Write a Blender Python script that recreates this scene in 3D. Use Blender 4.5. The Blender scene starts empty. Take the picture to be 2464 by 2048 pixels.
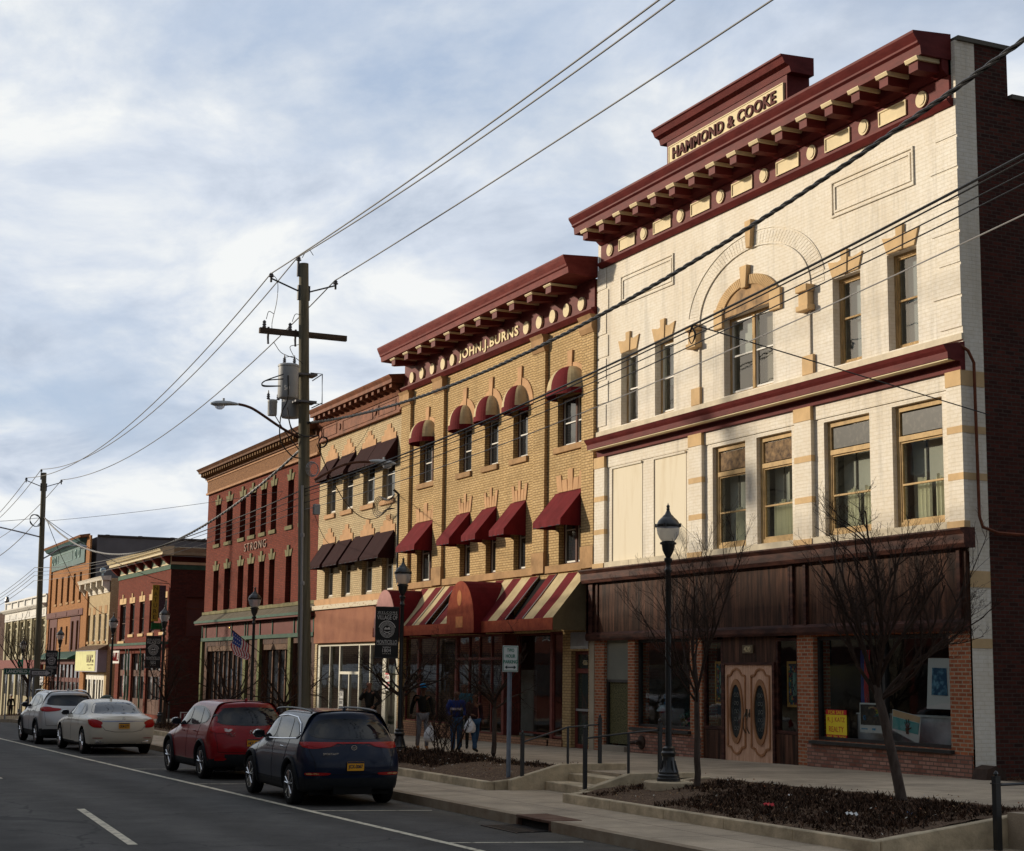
import bpy, bmesh, math, random
from mathutils import Vector, Matrix
from mathutils.bvhtree import BVHTree
R=math.radians
SC=bpy.context.scene; COL=SC.collection
# ------------------------------------------------------------------ levels (camera eye is z = 0)
FY=20.0                                   # facade line
def dip(x): return .027*min(0,x+76)       # the street drops away beyond the side street
def zr(x): return -2.25+.0025*x+dip(x)           # road
def zl(x): return -2.10+.0025*x+dip(x)           # kerbside walk
def zs(x): return max(-1.50+.0115*x, -2.098+.0025*x)+dip(x)   # upper walk along the shops
# ------------------------------------------------------------------ materials
MATS={}
def _nt(name):
    m=bpy.data.materials.new(name); m.use_nodes=True; nt=m.node_tree
    return m,nt,nt.nodes['Principled BSDF']
def N(nt,t,**k):
    n=nt.nodes.new(t)
    for a,b in k.items():
        if a in n.inputs: n.inputs[a].default_value=b
        else: setattr(n,a,b)
    return n
def c4(c): return (c[0],c[1],c[2],1)
def mat(name,c,rough=.75,var=.18,scale=3.0,bump=.0,metal=0,coat=0,c2=None,stretch=None,bscale=None,spec=.12,thr=None):
    """painted or stone surface: colour wanders between two tones on object coordinates"""
    if name in MATS: return MATS[name]
    m,nt,b=_nt(name); L=nt.links.new
    tc=N(nt,'ShaderNodeTexCoord'); mp=N(nt,'ShaderNodeMapping')
    if stretch: mp.inputs['Scale'].default_value=stretch
    L(tc.outputs['Object'],mp.inputs['Vector'])
    nz=N(nt,'ShaderNodeTexNoise',Scale=scale,Detail=6.0,Roughness=.62)
    L(mp.outputs[0],nz.inputs['Vector'])
    rp=N(nt,'ShaderNodeValToRGB')
    lo=[v*(1-var) for v in c]; hi=[min(1,v*(1+var)) for v in c]
    if c2: lo=c; hi=c2
    rp.color_ramp.elements[0].color=c4(lo); rp.color_ramp.elements[1].color=c4(hi)
    a,bb=thr or (.32,.68)
    rp.color_ramp.elements[0].position=a; rp.color_ramp.elements[1].position=bb
    L(nz.outputs['Fac'],rp.inputs[0]); L(rp.outputs[0],b.inputs['Base Color'])
    b.inputs['Roughness'].default_value=rough; b.inputs['Metallic'].default_value=metal
    b.inputs['Coat Weight'].default_value=coat; b.inputs['Coat Roughness'].default_value=.04
    b.inputs['Specular IOR Level'].default_value=spec
    if bump:
        n2=N(nt,'ShaderNodeTexNoise',Scale=bscale or scale*8,Detail=4.0); L(mp.outputs[0],n2.inputs['Vector'])
        bp=N(nt,'ShaderNodeBump',Strength=min(1,bump),Distance=.02); L(n2.outputs['Fac'],bp.inputs['Height']); L(bp.outputs[0],b.inputs['Normal'])
    MATS[name]=m; return m
def brick(name,c1,c2,mortar,bw=.215,bh=.075,ms=.010,rough=.85,dirt=.25,bump=.6,dirtc=None,dscale=.55,streak=.0):
    if name in MATS: return MATS[name]
    m,nt,b=_nt(name); L=nt.links.new
    tc=N(nt,'ShaderNodeTexCoord'); sx=N(nt,'ShaderNodeSeparateXYZ'); L(tc.outputs['Object'],sx.inputs[0])
    ad=N(nt,'ShaderNodeMath',operation='ADD'); L(sx.outputs[0],ad.inputs[0]); L(sx.outputs[1],ad.inputs[1])
    cb=N(nt,'ShaderNodeCombineXYZ'); L(ad.outputs[0],cb.inputs[0]); L(sx.outputs[2],cb.inputs[1])
    br=N(nt,'ShaderNodeTexBrick'); br.inputs['Scale'].default_value=1
    br.inputs['Color1'].default_value=c4(c1); br.inputs['Color2'].default_value=c4(c2); br.inputs['Mortar'].default_value=c4(mortar)
    br.inputs['Mortar Size'].default_value=ms; br.inputs['Brick Width'].default_value=bw; br.inputs['Row Height'].default_value=bh
    br.inputs['Mortar Smooth'].default_value=.15; br.inputs['Bias'].default_value=0
    L(cb.outputs[0],br.inputs['Vector'])
    nz=N(nt,'ShaderNodeTexNoise',Scale=dscale,Detail=7.0,Roughness=.6); L(tc.outputs['Object'],nz.inputs['Vector'])
    mr=N(nt,'ShaderNodeMapRange'); mr.inputs['From Min'].default_value=.35; mr.inputs['From Max'].default_value=.72
    mr.inputs['To Min'].default_value=0; mr.inputs['To Max'].default_value=dirt; L(nz.outputs['Fac'],mr.inputs['Value'])
    n3=N(nt,'ShaderNodeTexNoise',Scale=9.0,Detail=3.0); L(cb.outputs[0],n3.inputs['Vector'])
    m3=N(nt,'ShaderNodeMix',data_type='RGBA',blend_type='OVERLAY'); m3.inputs['Factor'].default_value=.35
    L(br.outputs['Color'],m3.inputs['A']); L(n3.outputs['Fac'],m3.inputs['B'])
    mx=N(nt,'ShaderNodeMix',data_type='RGBA'); L(mr.outputs[0],mx.inputs['Factor']); L(m3.outputs['Result'],mx.inputs['A'])
    mx.inputs['B'].default_value=c4(dirtc or [v*.45 for v in c1]); out=mx.outputs['Result']
    if streak:
        sm=N(nt,'ShaderNodeMapping'); sm.inputs['Scale'].default_value=(2.2,.16,1); L(cb.outputs[0],sm.inputs[0]); sn=N(nt,'ShaderNodeTexNoise',Scale=1.0,Detail=6.0,Roughness=.7); L(sm.outputs[0],sn.inputs['Vector'])
        sr=N(nt,'ShaderNodeMapRange'); sr.inputs['From Min'].default_value=.52; sr.inputs['From Max'].default_value=.78; sr.inputs['To Max'].default_value=streak; L(sn.outputs['Fac'],sr.inputs['Value'])
        sx2=N(nt,'ShaderNodeMix',data_type='RGBA'); L(sr.outputs[0],sx2.inputs['Factor']); L(out,sx2.inputs['A']); sx2.inputs['B'].default_value=c4([v*.38 for v in c1]); out=sx2.outputs['Result']
    L(out,b.inputs['Base Color'])
    b.inputs['Roughness'].default_value=rough; b.inputs['Specular IOR Level'].default_value=.08
    iv=N(nt,'ShaderNodeMath',operation='SUBTRACT'); iv.inputs[0].default_value=1; L(br.outputs['Fac'],iv.inputs[1])
    bp=N(nt,'ShaderNodeBump',Strength=bump,Distance=.012); L(iv.outputs[0],bp.inputs['Height']); L(bp.outputs[0],b.inputs['Normal'])
    MATS[name]=m; return m
def wood_planks(name,c1,c2,pw=.09,rough=.6):
    if name in MATS: return MATS[name]
    m,nt,b=_nt(name); L=nt.links.new
    tc=N(nt,'ShaderNodeTexCoord'); mp=N(nt,'ShaderNodeMapping'); mp.inputs['Scale'].default_value=(9,9,.7); L(tc.outputs['Object'],mp.inputs[0])
    nz=N(nt,'ShaderNodeTexNoise',Scale=1.0,Detail=8.0,Roughness=.7); L(mp.outputs[0],nz.inputs['Vector'])
    rp=N(nt,'ShaderNodeValToRGB'); rp.color_ramp.elements[0].position=.35; rp.color_ramp.elements[1].position=.75
    rp.color_ramp.elements[0].color=c4(c1); rp.color_ramp.elements[1].color=c4(c2); L(nz.outputs['Fac'],rp.inputs[0])
    sx=N(nt,'ShaderNodeSeparateXYZ'); L(tc.outputs['Object'],sx.inputs[0])
    md=N(nt,'ShaderNodeMath',operation='MULTIPLY'); md.inputs[1].default_value=1/pw; L(sx.outputs[0],md.inputs[0])
    fr=N(nt,'ShaderNodeMath',operation='FRACT'); L(md.outputs[0],fr.inputs[0])
    gt=N(nt,'ShaderNodeMath',operation='GREATER_THAN'); gt.inputs[1].default_value=.16; L(fr.outputs[0],gt.inputs[0])
    fl=N(nt,'ShaderNodeMath',operation='FLOOR'); L(md.outputs[0],fl.inputs[0])
    wn=N(nt,'ShaderNodeTexWhiteNoise',noise_dimensions='1D'); L(fl.outputs[0],wn.inputs['W'])
    mr=N(nt,'ShaderNodeMapRange'); mr.inputs['To Min'].default_value=.6; mr.inputs['To Max'].default_value=1.25; L(wn.outputs['Value'],mr.inputs['Value'])
    ml=N(nt,'ShaderNodeVectorMath',operation='SCALE'); L(rp.outputs[0],ml.inputs[0]); L(mr.outputs[0],ml.inputs['Scale'])
    L(ml.outputs[0],b.inputs['Base Color']); b.inputs['Roughness'].default_value=rough; b.inputs['Specular IOR Level'].default_value=.1
    bp=N(nt,'ShaderNodeBump',Strength=.9,Distance=.02); L(gt.outputs[0],bp.inputs['Height']); L(bp.outputs[0],b.inputs['Normal'])
    MATS[name]=m; return m
def flat(name,c,rough=.6,metal=0,coat=0,spec=.3,emit=0):
    if name in MATS: return MATS[name]
    m,nt,b=_nt(name); b.inputs['Base Color'].default_value=c4(c); b.inputs['Roughness'].default_value=rough
    b.inputs['Metallic'].default_value=metal; b.inputs['Coat Weight'].default_value=coat; b.inputs['Coat Roughness'].default_value=.03
    b.inputs['Specular IOR Level'].default_value=spec
    MATS[name]=m; return m
def glass(name,tint=(.8,.85,.82),refl=1.0,rough=.02,clear=1.0):
    """thin window glass: clear straight through, mirror-like at a slant"""
    if name in MATS: return MATS[name]
    m=bpy.data.materials.new(name); m.use_nodes=True; nt=m.node_tree; nt.nodes.clear(); L=nt.links.new
    o=N(nt,'ShaderNodeOutputMaterial'); mx=N(nt,'ShaderNodeMixShader'); t=N(nt,'ShaderNodeBsdfTransparent'); t.inputs[0].default_value=c4(tint)
    g=N(nt,'ShaderNodeBsdfGlossy'); g.inputs['Roughness'].default_value=rough
    ge=N(nt,'ShaderNodeNewGeometry'); dt=N(nt,'ShaderNodeVectorMath',operation='DOT_PRODUCT'); L(ge.outputs['Incoming'],dt.inputs[0]); L(ge.outputs['Normal'],dt.inputs[1])
    ab=N(nt,'ShaderNodeMath',operation='ABSOLUTE'); L(dt.outputs['Value'],ab.inputs[0]); om=N(nt,'ShaderNodeMath',operation='SUBTRACT'); om.inputs[0].default_value=1; L(ab.outputs[0],om.inputs[1])
    pw=N(nt,'ShaderNodeMath',operation='POWER'); pw.inputs[1].default_value=5; L(om.outputs[0],pw.inputs[0]); lw=N(nt,'ShaderNodeMath',operation='MULTIPLY_ADD'); lw.inputs[1].default_value=.95; lw.inputs[2].default_value=.045; L(pw.outputs[0],lw.inputs[0])
    nz=N(nt,'ShaderNodeTexNoise',Scale=1.3,Detail=2.0); bp=N(nt,'ShaderNodeBump',Strength=.04,Distance=.05)
    tc=N(nt,'ShaderNodeTexCoord'); L(tc.outputs['Object'],nz.inputs['Vector']); L(nz.outputs['Fac'],bp.inputs['Height']); L(bp.outputs[0],g.inputs['Normal'])
    mu=N(nt,'ShaderNodeMath',operation='MULTIPLY'); mu.inputs[1].default_value=1.7*refl; mu.use_clamp=True
    L(lw.outputs[0],mu.inputs[0]); L(mu.outputs[0],mx.inputs[0]); L(t.outputs[0],mx.inputs[1]); L(g.outputs[0],mx.inputs[2]); L(mx.outputs[0],o.inputs[0])
    MATS[name]=m; return m
def darkglass(name,c=(.02,.023,.027),rough=.06,bump=.15):
    if name in MATS: return MATS[name]
    m,nt,b=_nt(name); L=nt.links.new
    b.inputs['Base Color'].default_value=c4(c); b.inputs['Roughness'].default_value=rough; b.inputs['Specular IOR Level'].default_value=.8
    nz=N(nt,'ShaderNodeTexNoise',Scale=1.6,Detail=2.0); tc=N(nt,'ShaderNodeTexCoord'); L(tc.outputs['Object'],nz.inputs['Vector'])
    bp=N(nt,'ShaderNodeBump',Strength=bump,Distance=.05); L(nz.outputs['Fac'],bp.inputs['Height']); L(bp.outputs[0],b.inputs['Normal'])
    MATS[name]=m; return m
# ------------------------------------------------------------------ objects
def wloc(o):
    v=Vector((0,0,0))
    while o is not None: v+=o.location; o=o.parent
    return v
def root(name,label,cat,loc=(0,0,0),group=None,kind=None):
    o=bpy.data.objects.new(name,None); COL.objects.link(o); o.location=loc; o.empty_display_size=.2
    return tag(o,label,cat,group,kind)
def tag(o,label=None,cat=None,group=None,kind=None):
    if label: o['label']=label
    if cat: o['category']=cat
    if group: o['group']=group
    if kind: o['kind']=kind
    return o
class MB:
    """collects geometry in world coordinates, links it as one mesh object"""
    def __init__(s): s.v=[]; s.f=[]; s.m=[]; s.cur=0; s.pid=0; s.gid=0; s.P=[]; s.G=[]
    def nx(s): s.gid+=1; return s
    def add(s,vs,fs):
        b=len(s.v); s.v+=[tuple(p) for p in vs]; s.f+=[tuple(b+i for i in f) for f in fs]; s.m+=[s.cur]*len(fs); s.P+=[s.pid]*len(fs); s.G+=[s.gid]*len(fs); s.pid+=1; return s
    def box(s,x0,x1,y0,y1,z0,z1):
        if x0>x1:x0,x1=x1,x0
        if y0>y1:y0,y1=y1,y0
        if z0>z1:z0,z1=z1,z0
        return s.add([(x,y,z) for x in(x0,x1) for y in(y0,y1) for z in(z0,z1)],[(0,1,3,2),(4,6,7,5),(0,4,5,1),(2,3,7,6),(0,2,6,4),(1,5,7,3)])
    def quad(s,a,b,c,d): return s.add([a,b,c,d],[(0,1,2,3)])
    def prism(s,poly,lo,hi,axis='Y'):
        """extrude a 2-D outline: axis Y -> (x,z), X -> (y,z), Z -> (x,y)"""
        n=len(poly)
        def P(a,b,t): return {'Y':(a,t,b),'X':(t,a,b),'Z':(a,b,t)}[axis]
        vs=[P(a,b,lo) for a,b in poly]+[P(a,b,hi) for a,b in poly]
        fs=[tuple(range(n))[::-1],tuple(range(n,2*n))]+[(i,(i+1)%n,n+(i+1)%n,n+i) for i in range(n)]
        return s.add(vs,fs)
    def tube(s,pts,r,n=6,cap=True):
        pts=[Vector(p) for p in pts]; k=len(pts)
        if k<2: return s
        rs=r if isinstance(r,(list,tuple)) else [r]*k
        vs=[];up=Vector((0,0,1))
        for i,p in enumerate(pts):
            d=(pts[min(i+1,k-1)]-pts[max(i-1,0)])
            if d.length<1e-9: d=Vector((0,0,1))
            d.normalize()
            a=d.cross(up)
            if a.length<.05: a=d.cross(Vector((0,1,0)))
            a.normalize(); b=d.cross(a)
            for j in range(n):
                t=2*math.pi*j/n; vs.append(p+(a*math.cos(t)+b*math.sin(t))*rs[i])
        fs=[(i*n+j,i*n+(j+1)%n,(i+1)*n+(j+1)%n,(i+1)*n+j) for i in range(k-1) for j in range(n)]
        if cap: fs+=[tuple(range(n))[::-1],tuple(range((k-1)*n,k*n))]
        return s.add(vs,fs)
    def lathe(s,prof,c=(0,0,0),n=16,axis='Z',sq=1.0):
        vs=[]
        for r,h in prof:
            for j in range(n):
                t=2*math.pi*j/n; a,b=r*math.cos(t),r*math.sin(t)*sq
                vs.append({'Z':(c[0]+a,c[1]+b,c[2]+h),'Y':(c[0]+a,c[1]+h,c[2]+b),'X':(c[0]+h,c[1]+a,c[2]+b)}[axis])
        k=len(prof)
        fs=[(i*n+j,i*n+(j+1)%n,(i+1)*n+(j+1)%n,(i+1)*n+j) for i in range(k-1) for j in range(n)]
        fs+=[tuple(range(n))[::-1],tuple(range((k-1)*n,k*n))]
        return s.add(vs,fs)
    def build(s,name,m,parent=None,smooth=False,bevel=0):
        me=bpy.data.meshes.new(name); o=bpy.data.objects.new(name,me)
        w=wloc(parent) if parent else Vector((0,0,0))
        me.from_pydata([Vector(p)-w for p in s.v],[],s.f)
        for mm in (m if isinstance(m,(list,tuple)) else [m]): me.materials.append(mm)
        me.polygons.foreach_set('material_index',s.m)
        bm=bmesh.new(); bm.from_mesh(me); bmesh.ops.recalc_face_normals(bm,faces=bm.faces)
        if bevel: bmesh.ops.bevel(bm,geom=[e for e in bm.edges if len(e.link_faces)==2 and e.calc_face_angle(0)>.6],offset=bevel,segments=1,affect='EDGES',clamp_overlap=True)
        bm.to_mesh(me); bm.free()
        if smooth:
            me.polygons.foreach_set('use_smooth',[True]*len(me.polygons))
            me.set_sharp_from_angle(angle=R(38))
        COL.objects.link(o); o.parent=parent
        return o
def _split(s,name,m,parent=None,by='P',**k):
    """one object per primitive (P) or per marked group (G)"""
    ids=s.P if by=='P' else s.G; out=[]
    for g in sorted(set(ids)):
        b=MB(); mp={}
        for f,q,mi in zip(s.f,ids,s.m):
            if q!=g: continue
            for i in f:
                if i not in mp: mp[i]=len(b.v); b.v.append(s.v[i])
            b.f.append(tuple(mp[i] for i in f)); b.m.append(mi)
        out.append(b.build(name,m,parent,**k))
    return out
MB.split=_split
def BS(name,m,parent,*boxes,**k):
    b=MB()
    for q in boxes: b.box(*q)
    return b.split(name,m,parent,**k)
def B(name,m,parent,*boxes,bevel=0,smooth=False):
    b=MB()
    for q in boxes: b.box(*q)
    return b.build(name,m,parent,bevel=bevel,smooth=smooth)
def text(s,name,m,parent,c,w,h,face='-Y',ext=.012,off=0.0,spacing=1.0,shear=0):
    """raised lettering fitted to width w, height h, centred on c"""
    cu=bpy.data.curves.new('t','FONT'); cu.body=s; cu.align_x='CENTER'; cu.offset=off; cu.space_character=spacing; cu.resolution_u=3; cu.shear=shear
    cu.extrude=.05
    o=bpy.data.objects.new('t',cu); COL.objects.link(o); dg=bpy.context.evaluated_depsgraph_get()
    me=bpy.data.meshes.new_from_object(o.evaluated_get(dg)); bpy.data.objects.remove(o); bpy.data.curves.remove(cu)
    xs=[v.co.x for v in me.vertices]; ys=[v.co.y for v in me.vertices]
    cx,cy=(min(xs)+max(xs))/2,(min(ys)+max(ys))/2; kx=w/(max(xs)-min(xs)); ky=h/(max(ys)-min(ys)) if h else kx
    wv=wloc(parent) if parent else Vector((0,0,0)); c=Vector(c)
    for v in me.vertices:
        a,b,d=(v.co.x-cx)*kx,(v.co.y-cy)*ky,v.co.z/.05*ext
        if face=='-Y': q=Vector((a,-d,b))
        elif face=='+X': q=Vector((d,a,b))
        elif face=='-X': q=Vector((-d,-a,b))
        elif face=='+Y': q=Vector((-a,d,b))
        v.co=c+q-wv
    me.materials.clear(); me.materials.append(m); me.name=name
    ob=bpy.data.objects.new(name,me); COL.objects.link(ob); ob.parent=parent
    return ob
def wall(mb,x0,x1,z0,z1,holes,y=FY,dep=.3):
    """front wall sheet with openings and their reveals; faces -Y"""
    xs=sorted({x0,x1}|{h[0] for h in holes}|{h[1] for h in holes}); zz=sorted({z0,z1}|{h[2] for h in holes}|{h[3] for h in holes})
    xs=[x for x in xs if x0<=x<=x1]; zz=[z for z in zz if z0<=z<=z1]
    for i in range(len(xs)-1):
        for j in range(len(zz)-1):
            cx,cz=(xs[i]+xs[i+1])/2,(zz[j]+zz[j+1])/2
            if any(h[0]<cx<h[1] and h[2]<cz<h[3] for h in holes): continue
            mb.quad((xs[i],y,zz[j]),(xs[i+1],y,zz[j]),(xs[i+1],y,zz[j+1]),(xs[i],y,zz[j+1]))
    for a,b,c,d in holes:
        mb.quad((a,y,c),(a,y+dep,c),(a,y+dep,d),(a,y,d)); mb.quad((b,y,c),(b,y,d),(b,y+dep,d),(b,y+dep,c))
        mb.quad((a,y,d),(a,y+dep,d),(b,y+dep,d),(b,y,d)); mb.quad((a,y,c),(b,y,c),(b,y+dep,c),(a,y+dep,c))
def shell(mb,x0,x1,z0,z1,y=FY,back=18,roof=None,left=True,right=True):
    """side walls, back and roof of a terrace building"""
    r=z1 if roof is None else roof
    if left: mb.quad((x0,y,z0),(x0,y+back,z0),(x0,y+back,z1),(x0,y,z1))
    if right: mb.quad((x1,y,z0),(x1,y,z1),(x1,y+back,z1),(x1,y+back,z0))
    mb.quad((x0,y+back,z0),(x1,y+back,z0),(x1,y+back,z1),(x0,y+back,z1))
    mb.quad((x0,y,r),(x1,y,r),(x1,y+back,r),(x0,y+back,r))
def window(par,x0,x1,z0,z1,fm,gm,y=FY,rec=.14,fw=.055,rail=None,mul=(),sill=None,smat=None,sashm=None,transom=None,label=None):
    """a window part: frame > pane, sash rails; sill and all"""
    yy=y+rec; b=MB()
    b.box(x0,x0+fw,yy,yy+.08,z0,z1).box(x1-fw,x1,yy,yy+.08,z0,z1)
    b.box(x0+fw,x1-fw,yy,yy+.08,z1-fw,z1).box(x0+fw,x1-fw,yy,yy+.08,z0,z0+fw)
    if transom is not None: b.box(x0+fw,x1-fw,yy-.02,yy+.08,transom-.05,transom+.05)
    for mx in mul: b.box(mx-.05,mx+.05,yy-.015,yy+.08,z0+fw,z1-fw)
    w=b.build('window',fm,par)
    if label: w['label']=label
    edges=[x0+fw]+[e for mx in mul for e in (mx-.05,mx+.05)]+[x1-fw]
    zt=(transom-.05) if transom is not None else z1-fw
    s=MB(); sw=.035
    for a,c in zip(edges[::2],edges[1::2]):
        rz=rail if rail is not None else (z0+zt)/2
        s.box(a,a+sw,yy+.02,yy+.07,z0+fw,zt).box(c-sw,c,yy+.02,yy+.07,z0+fw,zt)
        s.box(a+sw,c-sw,yy+.02,yy+.07,z0+fw,z0+fw+sw*1.4).box(a+sw,c-sw,yy+.02,yy+.07,zt-sw,zt).box(a+sw,c-sw,yy+.012,yy+.072,rz-sw/2,rz+sw/2)
    s.build('sash',sashm or fm,w)
    MB().quad((x0+fw,yy+.05,z0+fw),(x1-fw,yy+.05,z0+fw),(x1-fw,yy+.05,z1-fw),(x0+fw,yy+.05,z1-fw)).build('pane',gm,w)
    if sill:
        B('sill',smat,w,(x0-sill,x1+sill*.3,y-.07,y+.02,z0-.17,z0-.001),bevel=.01)
    return w
# ================================================================== buildings
white_b=brick('white_painted_brick',(.78,.735,.65),(.76,.71,.62),(.70,.65,.55),dirt=.45,dirtc=(.56,.45,.30),bump=.5,ms=.010,streak=.55)
white_p=mat('white_stucco',(.72,.65,.51),.85,.07,1.3,.15,c2=(.56,.46,.30),thr=(.5,.85),stretch=(2.5,1,.35))
maroon=mat('maroon_paint',(.088,.012,.012),.6,.22,2.2,.15,c2=(.145,.024,.022),stretch=(1,1,3))
maroon_d=mat('faded_maroon',(.12,.020,.018),.65,.25,2.6,.15,c2=(.19,.040,.034),stretch=(1,1,3))
creamt=mat('cream_trim',(.66,.55,.34),.6,.10,3)
tan=mat('tan_stone',(.56,.39,.21),.85,.14,2.4,.2)
tan2=mat('weathered_sash',(.42,.28,.13),.7,.35,5,.2,stretch=(6,6,.8))
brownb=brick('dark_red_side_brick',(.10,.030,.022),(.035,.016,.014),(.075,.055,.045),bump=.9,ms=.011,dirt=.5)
shopb=brick('shopfront_brick',(.50,.17,.08),(.28,.085,.045),(.42,.34,.24),bump=.8,ms=.012,dirt=.35)
shopb2=brick('pinkish_base_brick',(.52,.28,.21),(.25,.10,.07),(.16,.12,.10),bump=.8,ms=.012,dirt=.3)
wood=wood_planks('dark_beadboard',(.012,.006,.005),(.17,.075,.045),.085)
woodp=mat('dark_brown_paint',(.032,.012,.010),.6,.45,3.0,.15,stretch=(.6,3,3),c2=(.13,.05,.034),thr=(.4,.75))
roofm=mat('flat_roof',(.06,.06,.06),.9,.2,1)
voidm=flat('dark_room',(.03,.028,.026),.9)
roomm=mat('plaster_room',(.42,.43,.37),.9,.05,1)
curt=mat('curtain_cloth',(.72,.72,.56),.9,.16,14,.2,stretch=(1,1,.05))
clearg=glass('old_window_glass',(.9,.92,.89),1.3); shopg=glass('shop_glass',(.8,.84,.84),1.15,clear=1)
dg=darkglass('dark_window'); dgb=darkglass('bluish_window',(.05,.06,.065),.05)
whitesash=flat('white_sash',(.62,.60,.54),.5); brownfr=mat('brown_window_frame',(.09,.038,.024),.6,.2,4)
blackm=flat('black_metal',(.012,.013,.015),.38,spec=.6); greym=mat('grey_metal',(.30,.31,.32),.45,.1,5,metal=.4)
concrete=mat('concrete',(.33,.29,.235),.9,.14,1.4,.3,bscale=30)

def cornice(par,x0,x1,prof,m,name='cornice'):
    """prof: (projection, z) outline, closed back to the wall"""
    b=MB(); poly=[(FY-p,z) for p,z in prof]; b.prism(poly,x0,x1,'X'); return b.build(name,m,par)
def disc(b,x,z,r,y0,y1,n=20):
    pr=[(x+r*math.cos(2*math.pi*i/n),z+r*math.sin(2*math.pi*i/n)) for i in range(n)]; b.prism(pr,y0,y1,'Y')
def arch_ring(b,cx,cz,r0,r1,y0,y1,a0=0,a1=180,n=20,kz=1.0):
    for i in range(n):
        a,c=R(a0+(a1-a0)*i/n),R(a0+(a1-a0)*(i+1)/n)
        b.prism([(cx+r0*math.cos(a),cz+kz*r0*math.sin(a)),(cx+r1*math.cos(a),cz+kz*r1*math.sin(a)),(cx+r1*math.cos(c),cz+kz*r1*math.sin(c)),(cx+r0*math.cos(c),cz+kz*r0*math.sin(c))],y0,y1,'Y')
def lintel_crown(b,x0,x1,z,y=FY,h=.42,k=.18,up=.15):
    """splayed stone head with a raised keystone"""
    c=(x0+x1)/2; w=(x1-x0)
    b.prism([(x0+.02,z),(c-k/2,z),(c-k*.62,z+h*.95),(x0+w*.22,z+h*.84),(x0-.12,z+h)],y-.035,y+.01)
    b.prism([(x1-.02,z),(x1+.12,z+h),(x1-w*.22,z+h*.84),(c+k*.62,z+h*.95),(c+k/2,z)],y-.035,y+.01)
    b.prism([(c-k/2,z),(c+k/2,z),(c+k*.68,z+h+up),(c-k*.68,z+h+up)],y-.06,y+.01)

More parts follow.
